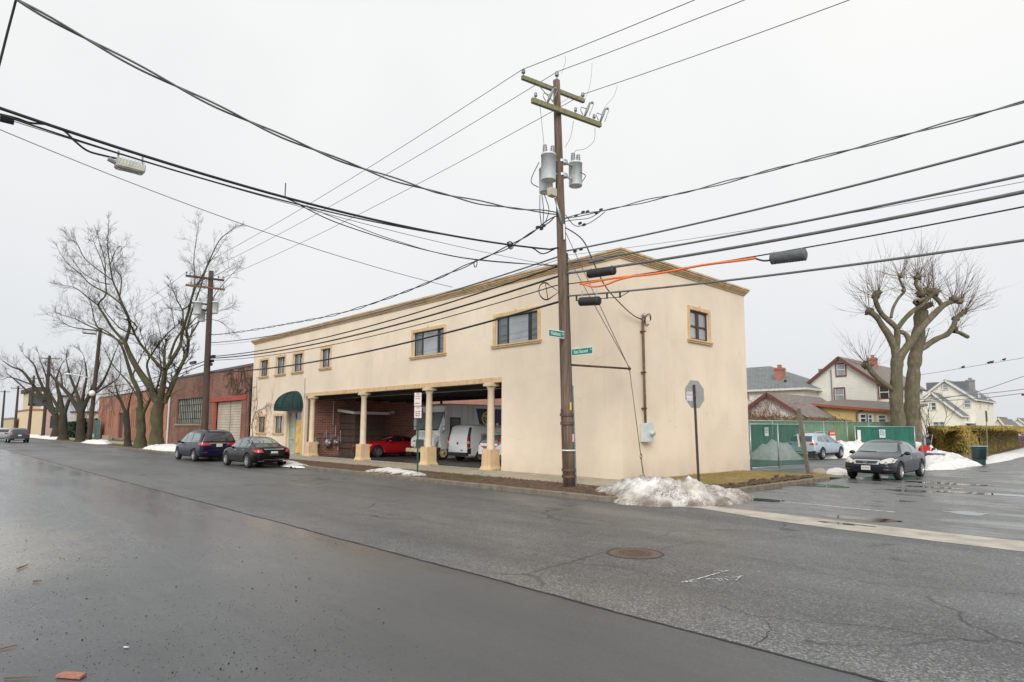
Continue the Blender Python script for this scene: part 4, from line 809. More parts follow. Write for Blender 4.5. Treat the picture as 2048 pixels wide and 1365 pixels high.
# ------------------------------------------------------------------ cables
GC = 'overhead cables at the corner pole'
def cable(label, pts, r, m=m_wire, twist=False, name='power_cable', wob=0, group=None, nsm=6, clamps=0):
    P = smoothpath(pts, nsm) if nsm else [Vector(p) for p in pts]
    if wob: P = [p+Vector((0, 0, wob*fbm((p.x*1.3, p.y*1.3, r*90)))) for p in P]
    g = MB()
    if twist:
        F = [];  L = 0
        for i in range(len(P)-1):
            n = max(2, int((P[i+1]-P[i]).length/.12))
            for k in range(n): F.append(P[i].lerp(P[i+1], k/n))
        F.append(P[-1])
        for ph_ in (0, PI):
            g.tube([p+Vector((math.cos(i*.33+ph_)*r*.9, math.cos(i*.33+ph_)*r*.9, math.sin(i*.33+ph_)*r*.9-(.5+.5*math.sin(i*.07))*r*1.2*(ph_ > 0))) for i, p in enumerate(F)], r*.62, 4, False)
    else: g.tube(P, r, 6, False)
    if clamps:
        for k in range(clamps):
            p = P[int((k+.5)/clamps*(len(P)-1))]; g.box(p.x-.03, p.x+.03, p.y-.02, p.y+.02, p.z, p.z+r+.05)
    o = obj(name, g, m, None, True); return tag(o, label, 'cable', group)
def quadfit(px, onp, ax, a=None, ext=None):
    P = [onp(u, v) for u, v in px]; s_ = np.array([p[ax] for p in P]); z = np.array([p[2] for p in P])
    if a is None: co = np.polyfit(s_, z, 2)
    else: b = np.polyfit(s_, z-a*s_**2, 1); co = np.array([a, *b])
    return P, lambda t: float(np.polyval(co, t))
def rightcable(label, px, r, m=m_wire, y=-3.05, x1=26, a=.0032, x0=None, **kw):
    P, f = quadfit(px, lambda u, v: onY(u, v, y), 0, a); xs = np.linspace(.05 if x0 is None else x0, x1, 30); return cable(label, [(x, y, f(x)) for x in xs], r, m, nsm=1, **kw)
rightcable('twisted service cable rising right, topmost of the heavy cables beside the pole', [(1143, 434), (1205, 421), (1500, 352), (2048, 203)], .026, m_wiregr, twist=True, a=None, wob=.02)
rightcable('second heavy cable from the top leaving the pole to the right', [(1141, 501), (1300, 468), (2048, 283)], .026, m_wiregr)
rightcable('grey cable with small yellow-banded splice crossing the cornice corner', [(1190, 521), (1300, 497), (2048, 352)], .028, m_wiregr)
rightcable('thick grey cable running right from the black splice cylinder', [(1141, 548), (1300, 521), (2048, 385)], .038, m_wiregr, x1=26)
rightcable('thin cable carrying the orange line and the ribbed closure', [(1141, 567), (1300, 545), (1510, 518), (2048, 411)], .016, m_wire)
rightcable('lowest thick grey cable leaving the pole to the right', [(1141, 592), (1300, 578), (1700, 532), (2048, 480)], .028, m_wiregr)
rightcable('hair-thin wire just above the heavy cables on the right', [(1141, 512), (1300, 487), (2048, 365)], .006, m_wiregr)
# orange line lashed to the thin cable
P, f5 = quadfit([(1141, 567), (1300, 545), (1510, 518), (2048, 411)], lambda u, v: onY(u, v, -3.05), 0, .0032)
xa, xb = onY(1161, 566, -3.05).x, onY(1512, 518, -3.05).x
pts = [(x, -3.05-.03, f5(x)-.035-.02*math.sin(x*2.2)) for x in np.linspace(xa, xb, 26)]
o = cable('bright orange line wrapped along the thin cable in front of the gable', pts, .032, m_orange, group=None, name='orange_cable')
xl, xm_ = onY(1175, 568, -3.05).x, onY(1228, 568, -3.05).x; cable('slack orange loop hanging under the orange line near the pole', [(xa+.1, -3.1, f5(xa)-.05), (xl+.2, -3.1, f5(xl)-.2), (xm_-.35, -3.1, f5(xl)-.24), (xm_+.2, -3.1, f5(xm_)-.1), (xm_+.7, -3.1, f5(xm_+.6)-.05)], .028, m_orange, name='orange_cable')
def closure(label, a, b, r, m, name='splice_closure', ribs=0, off=0, hang=0, bolt=0):
    a, b = Vector(a), Vector(b); t = thing(name, label, 'splice case', tuple(a)); g = MB(); n_ = 24; pr = []
    for k in range(n_+1):
        e = 1 if 0 < k < n_ else .55; pr.append(r*e*(1+(.07 if ribs and (k % 2) else 0)))
    g.tube([a.lerp(b, k/n_) for k in range(n_+1)], pr, 16); obj('case', g, m, t, True)
    g = MB()
    for q in (.12, .88): c = a.lerp(b, q); g.tube([c+Vector((0, 0, r*.7)), c+Vector((0, 0, r+hang+.03))], .018, 5)
    obj('hanger', g, m_galv if hang else m_wire, t); return t
p, q = onY(1176, 549, -3.05), onY(1230, 541, -3.05); closure('smooth black cylindrical splice on the thick cable', p, q, .135, m_plastic)
p, q = onY(1160, 604, -3.1), onY(1199, 602, -3.1); closure('black ribbed splice box hanging lowest beside the pole', p, q, .13, m_plastic, ribs=1, hang=.2)
p, q = onY(1178, 525, -3.05), onY(1209, 518, -3.05); closure('small slim grey splice nearest the cornice corner', p, q, .055, m_wiregr)
p, q = onY(1541, 518, -3.05), onY(1613, 509, -3.05); closure('grey ribbed closure at the end of the orange line', p, q, .14, M('closure_grey', (.10, .115, .115), .6, var=.3), ribs=1, hang=.02)
q = onY(1512, 518, -3.05); p = onY(1541, 521, -3.05); cable('short black tail joining the orange line to the grey ribbed closure', [q, q.lerp(p, .5)-Vector((0, 0, .03)), p], .022, m_wire)
g = MB(); P, f6 = quadfit([(1141, 592), (1300, 578), (1700, 532), (2048, 480)], lambda u, v: onY(u, v, -3.05), 0, .0032); xs = [onY(u, 590, -3.05).x for u in (1153, 1214, 1240, 1256)]
for x in xs[:3]: g.box(x-.02, x+.02, -3.07, -3.03, f6(x)-.18, f6(x)-.02)
g.tube([(xs[0], -3.05, f6(xs[0])-.17), (xs[1], -3.05, f6(xs[1])-.16), (xs[2], -3.05, f6(xs[2])-.16), (xs[3]+.1, -3.05, f6(xs[3]+.1))], .012, 5); tag(obj('cable_spacer', g, m_wire, None), 'short lashing wire on dark spacers beneath the lowest right-hand cable', 'cable')
# along the facade to the second pole
def leftcable(label, px, end, r, m=m_wire, y=-3.3, a=.0022, **kw):
    P, f = quadfit(px, lambda u, v: onY(u, v, y), 0, a); xs = np.linspace(P[0].x, x2, 24); f2 = [f(x)+(end-f(x2))*((xs[0]-x)/(xs[0]-x2))**2 for x in xs] if end else [f(x) for x in xs]
    return cable(label, [(x, -3.05-.5*(xs[0]-x)/(xs[0]-x2), z) for x, z in zip(xs, f2)], r, m, nsm=1, **kw)
leftcable('heavy cable nearest the cornice running left from the corner pole', [(1118, 508), (1040, 533), (600, 662)], None, .026, m_wiregr)
leftcable('thin companion wire just below the cornice line', [(1118, 512), (1040, 541), (600, 667)], None, .010, m_wiregr)
leftcable('dark cable crossing the upper facade, second from the cornice', [(1120, 538), (1040, 556), (786, 621), (480, 713)], None, .028)
leftcable('thick dark cable crossing the upper facade, third from the cornice', [(1118, 553), (1000, 588), (786, 640), (480, 716)], None, .034)
leftcable('thin cable crossing the facade above the windows', [(1110, 568), (1000, 605), (786, 655), (480, 720)], None, .018)
leftcable('lowest thick cable crossing in front of the upstairs windows', [(1120, 597), (1000, 634), (760, 698), (480, 743)], None, .036)
cable('twisted service cable dropping left from the corner pole to the second pole', [onPl(1112, 432, pp(8.6), AD), onY(1078, 455, -3.1), onY(1021, 491, -3.15), onY(951, 523, -3.2), onY(800, 588, -3.3), onY(640, 636, -3.5), onY(450, 668, -3.6), tp2(414, 668)], .030, m_wire, twist=True)
# primaries: three wires, three spans each
K1, K2, K3 = A1+Vector((0, 0, .26)), PT+Vector((.04, 0, .3)), A3+Vector((0, 0, .26)); E2 = [e2[0][0]+Vector((0, 0, .2)), P2T+Vector((0, 0, .2)), e2[0][1]+Vector((0, 0, .2))]
E3 = [e3[0][0], Vector(((e3[0][0]+e3[0][1])/2)), e3[0][1]]
for i, (K, e, e_, uv, nm) in enumerate(((K1, E2[0], E3[0], (1390, 0), 'street-side'), (K2, E2[1], E3[1], (1490, 0), 'middle'), (K3, E2[2], E3[2], (1700, 0), 'building-side'))):
    d0 = onY(*uv, K.y); s_ = (d0.z-K.z)/(d0.x-K.x); cable('thin %s primary wire climbing to the upper right' % nm, [(x, K.y, K.z+s_*(x-K.x)-.0022*(x-K.x)*(d0.x-x)*-1*-1) for x in np.linspace(K.x, 30, 16)], .011, m_wire, nsm=1)
    mid = [K.lerp(e, t)-Vector((0, 0, 4*.30*t*(1-t))) for t in np.linspace(0, 1, 16)]; cable('thin %s primary wire running down to the second pole' % nm, mid, .011, m_wire, nsm=1)
    mid = [e.lerp(e_, t)-Vector((0, 0, 4*.5*t*(1-t))) for t in np.linspace(0, 1, 12)]; cable('distant %s primary wire beyond the second pole' % nm, mid, .011, m_wiregr, nsm=1)
for k, (va, vb) in enumerate(((722, 775), (728, 790))):
    a, b = tp2(412, va), onY(181, vb, -3.6); cable(('upper' if k == 0 else 'lower')+' telephone cable threading the big street tree beyond the second pole', [a.lerp(b, t)-Vector((0, 0, 2.*t*(1-t))) for t in np.linspace(0, 1, 10)], .03, m_wire, nsm=1)
# cables crossing the street towards the upper left (plane of the side street)
def crosscable(label, px, r, m=m_wire, x=0., ext=-24, start=None, a=None, **kw):
    P, f = quadfit(px, lambda u, v: onX(u, v, x), 1, a); ys = np.linspace(P[0].y, ext, 44); pts = [(x, y, f(y)) for y in ys]
    return cable(label, ([start] if start else [])+pts, r, m, nsm=1, **kw)
crosscable('heavy twisted cable sagging from the pole to the top left corner', [(1085, 421), (900, 392), (700, 332), (500, 240), (300, 140), (30, 2)], .034, m_wiregr, twist=True, start=tuple(pp(8.8)))
crosscable('black cable carrying the pale amplifier box to the left edge', [(1100, 502), (1000, 484), (800, 448), (570, 396), (400, 350), (230, 302), (0, 208)], .030, m_wire, start=tuple(pp(7.7)))
crosscable('second black cable lashed under the amplifier cable at far left', [(900, 472), (570, 400), (400, 356), (230, 310), (100, 263), (0, 226)], .018, m_wire, x=.03)
crosscable('looping black tail feeding the pale amplifier box', [(250, 330), (200, 315), (150, 293), (100, 248), (50, 235), (0, 228)], .018, m_wire, x=-.1, ext=-19) if False else cable('looping black tail feeding the pale amplifier box', [onX(u, v, -.1) for u, v in ((236, 318), (205, 311), (175, 302), (150, 283), (128, 262), (98, 250), (60, 246), (30, 236), (-30, 222))], .02, m_wire)
crosscable('hair-thin wire crossing below the amplifier box', [(905, 575), (600, 487), (300, 382), (0, 259)], .009, m_wiregr, x=-1.5, a=None)
crosscable('hair-thin wire running beside the amplifier cable', [(1100, 530), (850, 480), (560, 400), (280, 322), (0, 235)], .008, m_wiregr, x=-.2)
for k, (pl, lb) in enumerate((([(575, 397), (650, 436), (720, 462), (800, 487), (880, 507), (960, 520), (1116, 533)], 'upper slack drop wire from the lashed cable back to the pole'), ([(575, 399), (680, 440), (780, 478), (900, 512), (1010, 526), (1116, 531)], 'lower slack drop wire from the lashed cable back to the pole'))):
    cable(lb, [onX(u, v, -.25-.2*k) for u, v in pl], .013-.003*k, m_wire)
cable('steep dark wire at the top left corner', [onX(36, -20, -.1), onX(31, 4, -.1), onX(15, 65, -.3), onX(0, 124, -.5), onX(-30, 240, -.8)], .02, m_wire)
cable('service cable dropping from the pole to the mast on the side wall', [pp(8.4)+AD*.1, onY(1165, 480, -2.6), onY(1189, 530, -2.0), onX(1212, 575, .35), onX(1245, 612, .25), onX(1268, 632, .15), Vector((.14, 1.1, 5.85))], .02, m_wire)
cable('slack stub cable with a dangling curl left of the pole', [onX(1110, 498, 0), onX(1085, 508, 0), onX(1063, 496, 0), onX(1021, 490, 0), onX(1015, 484, 0)], .02, m_wire)
g = MB(); c = onX(1021, 491, 0)
for rr in (.1, .07, .12): g.tube([c+Vector((0, rr*math.cos(t), rr*math.sin(t))) for t in np.linspace(0, 2*PI, 14)], .01, 4)
tag(obj('cable_coil', g, m_wire, None), 'small coil of wire where two cables cross left of the pole', 'cable')
g = MB(); c = onY(951, 528, -3.2)
for rr in (.1, .08): g.tube([c+Vector((rr*math.cos(t), 0, rr*1.4*math.sin(t))) for t in np.linspace(0, 2*PI, 14)], .01, 4)
tag(obj('cable_coil', g, m_wire, None), 'dangling coil of wire on the twisted cable above the cornice', 'cable')
# amplifier box
c = onX(260, 333, 0); t = thing('cable_amplifier', 'pale finned amplifier box hanging from the cable at upper left', 'amplifier', tuple(c)); g = MB()
g.box(c.x-.12, c.x+.12, c.y-.24, c.y+.24, c.z-.09, c.z+.08); bx = obj('case', g, M('amp_case', (.50, .49, .42), .5, metal=.2, var=.2), t, bevel=.02); g = MB()
for k in range(9): y = c.y-.21+k*.052; g.box(c.x-.127, c.x+.127, y, y+.014, c.z-.02, c.z+.10)
for k in (-.2, .2): g.box(c.x-.03, c.x+.03, c.y+k*.8-.03, c.y+k*.8+.03, c.z-.12, c.z-.091)
obj('fin', g, m_ltgrey, bx); g = MB()
for k in (-.2, .2): g.tube([(c.x, c.y+k, c.z+.07), (c.x, c.y+k, c.z+.24)], .018, 5)
g.tube([(c.x, c.y-.24, c.z), (c.x, c.y-.36, c.z+.04)], .045, 8); obj('hanger', g, m_galv, t)
g = MB(); p = onX(570, 396, 0); g.tube([p, p+Vector((0, .0, .34))], .012, 5); tag(obj('cable_spike', g, m_wire), 'short upright spike on the black cable before it splits', 'cable spike')
g = MB(); p, q = onX(0, 236, -.1), onX(28, 243, -.1); g.tube([p, q], .07, 8); tag(obj('splice_case', g, m_plastic), 'dark splice sleeve cut off by the left edge', 'splice case')

# ------------------------------------------------------------------ signs
def signplate(g, o, ax, w, h, th=.012):
    if ax == 'x': g.box(o.x, o.x+w, o.y-th/2, o.y+th/2, o.z-h/2, o.z+h/2)
    else: g.box(o.x-th/2, o.x+th/2, o.y-w, o.y, o.z-h/2, o.z+h/2)
m_sg = M('sign_green', (.0, .20, .14), .35, var=.05); m_sw = M('sign_white', (.68, .72, .70), .4, var=.04); m_dk = M('sign_ink', (.20, .045, .05), .6); m_bk = M('sign_black', (.03, .03, .03), .6)
q = onY(1143, 708, -3.16); q2 = onY(1186, 702, -3.16); w_ = q2.x-q.x; zc = (onY(1165, 703, -3.16)).z
t = thing('street_sign', 'green East Second street name sign on the right of the pole', 'street sign', (q.x, -3.16, zc)); g = MB(); signplate(g, Vector((q.x, -3.16, zc)), 'x', w_, .23); obj('plate', g, m_sw, t)
g = MB(); g.box(q.x+.02, q.x+w_-.02, -3.172, -3.1665, zc-.09, zc+.09); obj('face', g, m_sg, t); text('East Second', .155, m_sw, t, Vector((q.x+w_*.45, -3.175, zc-.002)), FACE_S, sx=.86*w_/1.0 if w_ < 1 else .86); text('St', .08, m_sw, t, Vector((q.x+w_*.925, -3.175, zc+.03)), FACE_S, sx=.8)
q = onX(1128, 670, .30); q2 = onX(1097, 668, .30); w_ = q.y-q2.y; zc = onX(1112, 668, .30).z
t = thing('street_sign', 'green Hudson street name sign on the left of the pole', 'street sign', (.30, q.y, zc)); g = MB(); signplate(g, Vector((.30, q.y, zc)), 'y', w_, .23); obj('plate', g, m_sw, t)
g = MB(); g.box(.3065, .312, q.y-w_+.02, q.y-.02, zc-.09, zc+.09); obj('face', g, m_sg, t); text('Hudson', .165, m_sw, t, Vector((.315, q.y-w_*.56, zc-.002)), FACE_E, sx=min(1, w_/.72*.86)); text('St', .08, m_sw, t, Vector((.315, q.y-w_*.11, zc+.02)), FACE_E, sx=.8)
# stop sign seen from behind
d_ = 17.0; tp = atD(1388, 770, d_); bt = atD(1399, 1000, d_); dirp = (tp-bt).normalized(); t = thing('stop_sign', 'grey back of an octagonal stop sign on a leaning steel post', 'stop sign', tuple(bt)); g = MB(); g.bar(bt, tp, .06, .04, up=(.7, -.7, 0)); obj('post', g, M('post_brown_steel', (.055, .043, .038), .6, metal=.3, var=.4, ns=9), t)
c = atD(1389.5, 789, d_+.05); nrm = Vector((.985, -.17, 0)).normalized(); sdv = Vector((-nrm.y, nrm.x, 0)); g = MB()
oc = [c+(sdv*math.cos(a)+dirp*math.sin(a))*.405 for a in np.linspace(PI/8, 2*PI+PI/8, 9)[:8]]; g.quad(*[p+nrm*.004 for p in oc]); g.quad(*[p-nrm*.004 for p in oc][::-1])
for k in range(8): g.quad(oc[k]+nrm*.004, oc[(k+1) % 8]+nrm*.004, oc[(k+1) % 8]-nrm*.004, oc[k]-nrm*.004)
obj('plate', g, M('sign_back_alloy', (.36, .36, .35), .45, metal=.3, var=.12), t)
cs = c-sdv*.22+nrm*.008; g = MB(); g.quad(*[cs+sdv*a+Vector((0, 0, b)) for a, b in ((-.13, -.2), (.13, -.2), (.13, .2), (-.13, .2))]); st_ = obj('sticker', g, M('sticker_lilac', (.50, .42, .55), .6, var=.25, ns=12), t)
rot = Matrix((sdv, Vector((0, 0, 1)), nrm)).transposed()
for k, (w, s__) in enumerate((('CA$H', .085), ('FOR CARS', .05), ('WE BUY', .06))) if False else (): pass
g = MB()
for k, (b, hh) in enumerate(((.14, .03), (.05, .012), (.02, .012), (-.09, .03), (-.15, .012))):
    for j in range(5): a = -.11+j*.045; g.quad(*[cs+nrm*.003+sdv*x+Vector((0, 0, z)) for x, z in ((a, b-hh), (a+.03, b-hh), (a+.03, b+hh), (a, b+hh))])
obj('sticker_marks', g, m_white, st_)
# no parking sign on green post
p = onZ(835, 948, .1); d_ = dep(p); t = thing('parking_sign', 'narrow white no parking sign on a green post in the planting strip', 'parking sign', tuple(p)); g = MB(); tpz = atD(836, 790, d_); g.bar(p, tpz, .055, .035, up=(1, 0, 0)); obj('post', g, M('post_green', (.02, .09, .05), .5, var=.3, ns=7), t)
fn = Vector((.62, -.78, 0)).normalized(); fs = Vector((-fn.y, fn.x, 0)); rt3 = Matrix((fs, Vector((0, 0, 1)), fn)).transposed()
for (va, vb, tx) in ((786, 812, (('NO', .10, .22), ('PARKING', .07, .12))), (813, 836.5, (('NO', .09, .19),))):
    a, b = atD(836, va, d_-.05), atD(836, vb, d_-.05); zc = (a.z+b.z)/2; hh = (a.z-b.z)/2; c = Vector((a.x, a.y, zc)); w = .145; g = MB(); g.quad(*[c+fs*x+Vector((0, 0, z)) for x, z in ((-w, -hh), (w, -hh), (w, hh), (-w, hh))]); g.quad(*[c-fn*.006+fs*x+Vector((0, 0, z)) for x, z in ((-w, -hh), (w, -hh), (w, hh), (-w, hh))][::-1]); pl = obj('plate', g, M('sign_pinkish', (.66, .58, .56), .5, var=.05), t)
    for s_, sz, zz in tx: text(s_, sz, m_dk, pl, c+fn*.004+Vector((0, 0, zz*hh/.27)), rt3, depth=.001, sx=.9)
    marks(m_dk, pl, c+fn*.004+Vector((0, 0, -.02 if len(tx) == 1 else .02)), rt3, .2, .16 if len(tx) == 1 else .06, 2 if len(tx) == 1 else 1, 5, 8)
    g = MB(); zz = c.z-hh*.62; c2 = Vector((c.x, c.y, zz))+fn*.005; g.quad(*[c2+fs*x+Vector((0, 0, z)) for x, z in ((-.07, -.012), (.09, -.012), (.09, .012), (-.07, .012))]); g.quad(*[c2+fs*x+Vector((0, 0, z)) for x, z in ((-.11, 0), (-.06, -.03), (-.06, .03))]); obj('arrow', g, m_bk, pl)
# ------------------------------------------------------------------ vehicles (local frame: +x forward, +y left, z up)
def skinned(st):
    """loft car sections (x, z_bottom, z_belt, z_top, w_low, w_belt, w_top) into a closed half-rounded body"""
    bm = bmesh.new(); rows = []
    for (x, zb, zs, zt, wl, ws, wt) in st:
        L = [(0, zb), (wl*.86, zb), (wl*.985, zb+.10), (wl, zb+(zs-zb)*.55), (ws+(wl-ws)*.35, zs-.03), (ws, zs+.015), (ws+(wt-ws)*.6, zs+(zt-zs)*.62), (wt, zt-min(.07, (zt-zs)*.25)), (wt*.62, zt-.008), (0, zt)]
        ring = [(y, z) for y, z in L]+[(-y, z) for y, z in reversed(L[1:-1])]; rows.append([bm.verts.new((x, y, z)) for y, z in ring])
    n = len(rows[0])
    for i in range(len(rows)-1):
        for j in range(n): bm.faces.new((rows[i][j], rows[i+1][j], rows[i+1][(j+1) % n], rows[i][(j+1) % n]))
    bm.faces.new(rows[0]); bm.faces.new(rows[-1][::-1]); bmesh.ops.recalc_face_normals(bm, faces=bm.faces); return bm
def bodymesh(st, wheels, wr, mats, hw):
    bm = skinned(st); me = bpy.data.meshes.new('body'); bm.to_mesh(me); bm.free(); o = bpy.data.objects.new('tmp', me); COL.objects.link(o)
    sb = o.modifiers.new('s', 'SUBSURF'); sb.levels = 2; sb.render_levels = 2; cut = []
    bmc = bmesh.new()
    for wx in wheels:
        for sgn in (1, -1):
            r = bmesh.ops.create_cone(bmc, cap_ends=True, segments=28, radius1=wr+.055, radius2=wr+.055, depth=.5)
            bmesh.ops.rotate(bmc, verts=r['verts'], cent=(0, 0, 0), matrix=Matrix.Rotation(PI/2, 3, 'X')); bmesh.ops.translate(bmc, verts=r['verts'], vec=(wx, sgn*(hw+.02), wr))
    mc = bpy.data.meshes.new('cut'); bmc.to_mesh(mc); bmc.free(); oc = bpy.data.objects.new('cut', mc); COL.objects.link(oc)
    bo = o.modifiers.new('b', 'BOOLEAN'); bo.operation = 'DIFFERENCE'; bo.object = oc; bo.solver = 'EXACT'
    bpy.context.view_layer.update(); out = bpy.data.meshes.new_from_object(o.evaluated_get(bpy.context.evaluated_depsgraph_get()))
    bpy.data.objects.remove(o); bpy.data.objects.remove(oc); out.materials.clear()
    for m in mats: out.materials.append(m)
    for p in out.polygons:
        c = p.center; p.use_smooth = True
        inwell = any(math.hypot(c.x-wx, c.z-wr) < wr+.054 and abs(c.y) < hw+.1 and abs(c.y) > hw-.3 for wx in wheels) or (any(math.hypot(c.x-wx, c.z-wr) < wr+.057 for wx in wheels) and abs(p.normal.y) < .3)
        p.material_index = 1 if inwell or (c.z < st[len(st)//2][1]+.05) else 0
    return out
def rawbvh(me): 
    me.calc_loop_triangles(); return BVHTree.FromPolygons([v.co.copy() for v in me.vertices], [tuple(p.vertices) for p in me.polygons])
def patch(bvh, poly, axis, sgn, off=.006, step=.07, thick=.0):
    """2-D outline projected onto the body; axis 'y' = side view (x,z), 'x' = end view (y,z), 'z' = plan (x,y)"""
    bm = bmesh.new(); P = []
    n = len(poly)
    for i in range(n):
        a, b = Vector(poly[i]), Vector(poly[(i+1) % n]); m = max(1, int((b-a).length/step))
        for k in range(m): P.append(a.lerp(b, k/m))
    f = bm.faces.new([bm.verts.new((p.x, p.y, 0)) for p in P]); bmesh.ops.triangulate(bm, faces=bm.faces[:])
    for _ in range(3):
        L = [e for e in bm.edges if e.calc_length() > step*1.3]
        if not L: break
        bmesh.ops.subdivide_edges(bm, edges=L, cuts=1); bmesh.ops.triangulate(bm, faces=[f for f in bm.faces if len(f.verts) > 3])
    for v in bm.verts:
        a, b = v.co.x, v.co.y
        if axis == 'y': o, d = Vector((a, sgn*3, b)), Vector((0, -sgn, 0))
        elif axis == 'x': o, d = Vector((sgn*5, a, b)), Vector((-sgn, 0, 0))
        else: o, d = Vector((a, b, 5)), Vector((0, 0, -1))
        h = bvh.ray_cast(o, d)
        if h[0] is None:
            q = Vector((a, sgn*.6, b)) if axis == 'y' else Vector((sgn*2, a, b)) if axis == 'x' else Vector((a, b, 1)); h = bvh.find_nearest(q)
        nn = h[1].normalized()
        if nn.dot(-d) < 0: nn = -nn
        v.co = h[0]+(nn*.5-d*.5).normalized()*off
    return bm
def addpatch(name, parts, mat, parent, label=None, smooth=True):
    bm = bmesh.new()
    for p in parts:
        t = bpy.data.meshes.new('t'); p.to_mesh(t); bm.from_mesh(t); p.free(); bpy.data.meshes.remove(t)
    bmesh.ops.recalc_face_normals(bm, faces=bm.faces); me = bpy.data.meshes.new(name); bm.to_mesh(me); bm.free(); me.materials.append(mat)
    if smooth: me.polygons.foreach_set('use_smooth', [True]*len(me.polygons))
    o = bpy.data.objects.new(name, me); COL.objects.link(o); o.parent = parent
    if label: o['label'] = label
    return o
def wheel(parent, x, y, r, w=.21, spokes=10, rim=m_alloy, steel=False):
    s_ = 1 if y > 0 else -1; g = MB(); g.lathe((x, y, r), [(r*.66, -w/2), (r*.93, -w/2), (r, -w/2+.03), (r, w/2-.03), (r*.93, w/2), (r*.66, w/2), (r*.62, 0), (r*.66, -w/2)], 28, 'y'); t = obj('wheel', g, m_rubber, parent, True, world=False)
    g = MB(); yo = y+s_*(w/2-.015); g.lathe((x, 0, r), [(r*.69, yo), (r*.64, yo+s_*.012), (r*.60, yo-s_*.03)], 28, 'y'); g.lathe((x, 0, r), [(.0001, yo+s_*.0), (r*.16, yo), (r*.18, yo-s_*.03)], 14, 'y')
    for k in range(spokes):
        a = 2*PI*k/spokes+.2; p = Vector((x+math.cos(a)*r*.12, yo-s_*.015, r+math.sin(a)*r*.12)); q = Vector((x+math.cos(a)*r*.64, yo-s_*.008, r+math.sin(a)*r*.64)); g.bar(p, q, r*(.16 if spokes < 8 else .09), .03, up=(0, 1, 0)) if False else g.bar(p, q, .03, r*(.2 if spokes < 8 else .10), up=Vector((-math.sin(a), 0, math.cos(a))))
    obj('rim', g, rim, t, False, world=False); g = MB(); g.lathe((x, 0, r), [(.0001, yo-s_*.06), (r*.62, yo-s_*.06)], 20, 'y'); obj('brake_disc', g, m_plastic, t, world=False)
def vehicle(name, label, cat, x, y, hd, z=0):
    t = thing(name, label, cat, (x, y, z), hd); return t
def lin(mats, body_st, W): pass
def car(name, label, cat, loc, hd, st, wheels, wr, pt, glass, spec, track=None, spokes=10, handles=True, z=0, wellmat=None, wmat=m_alloy):
    t = thing(name, label, cat, (loc[0], loc[1], z), hd); hw = max(s_[4] for s_ in st); me = bodymesh(st, wheels, wr, [pt, m_plastic], hw); b = bpy.data.objects.new('body', me); COL.objects.link(b); b.parent = t
    # sheet used for projecting windows and lamps is the same body without wheel arches
    bm = skinned(st); mm = bpy.data.meshes.new('q'); bm.to_mesh(mm); bm.free(); oo = bpy.data.objects.new('q', mm); COL.objects.link(oo); sb = oo.modifiers.new('s', 'SUBSURF'); sb.levels = 2; bpy.context.view_layer.update(); q = bpy.data.meshes.new_from_object(oo.evaluated_get(bpy.context.evaluated_depsgraph_get())); bpy.data.objects.remove(oo); bvh = rawbvh(q)
    for nm, mat, items in spec:
        for it in items:
            if it[0] == 'y':     # both sides
                for sgn in (1, -1): addpatch(nm, [patch(bvh, it[1], 'y', sgn, it[2] if len(it) > 2 else .006)], mat, t)
            elif it[0] in ('f', 'r'):
                sg = 1 if it[0] == 'f' else -1
                if len(it) > 3 and it[3] == 'pair':
                    for m in (1, -1): addpatch(nm, [patch(bvh, [(a*m, b_) for a, b_ in it[1]], 'x', sg, it[2])], mat, t)
                else: addpatch(nm, [patch(bvh, it[1], 'x', sg, it[2] if len(it) > 2 else .006)], mat, t)
            elif it[0] == 'z': addpatch(nm, [patch(bvh, it[1], 'z', 1, it[2] if len(it) > 2 else .006)], mat, t)
    tr = track or hw-.11
    for wx in wheels:
        for sg in (1, -1): wheel(t, wx, sg*tr, wr, spokes=spokes, rim=wmat)
    return t, bvh
def mirror(t, x, y, z, mat):
    for s_ in (1, -1): g = MB(); g.sphere((x, s_*y, z), .12, 5, (.7, 1., .62)); g.bar((x, s_*(y-.16), z-.04), (x, s_*(y-.04), z-.03), .05, .03); obj('side_mirror', g, mat, t, True, world=False)
def plate(t, x, z, txt='', front=False, mat=m_plate):
    g = MB(); s_ = 1 if front else -1; g.box(x-.01, x+.01, -.155, .155, z-.078, z+.078); p = obj('licence_plate', g, mat, t, world=False)
    if txt: marks(M('plate_ink', (.22, .23, .27), .6), p, Vector((x+s_*.0125, 0, z-.005)), (Matrix.Rotation(PI/2 if front else -PI/2, 3, 'Z') @ FACE_S), .25, .075, 1, 7, 3, 'plate_marks')
def rect(a, b, c, d): return [(a, c), (b, c), (b, d), (a, d)]
SED = [(-2.44, .42, .70, .76, .58, .55, .42), (-2.38, .30, .86, .98, .83, .79, .60), (-2.05, .25, .92, 1.07, .895, .83, .62), (-1.5, .22, .95, 1.12, .915, .85, .60), (-.95, .20, .95, 1.40, .92, .87, .64), (-.35, .19, .94, 1.50, .92, .87, .65), (.2, .19, .93, 1.50, .92, .87, .65), (.62, .19, .92, 1.36, .92, .87, .66), (1.15, .19, .91, 1.05, .92, .86, .66), (1.75, .21, .85, .95, .91, .83, .64), (2.2, .24, .74, .83, .85, .76, .60), (2.42, .34, .60, .66, .68, .62, .46)]
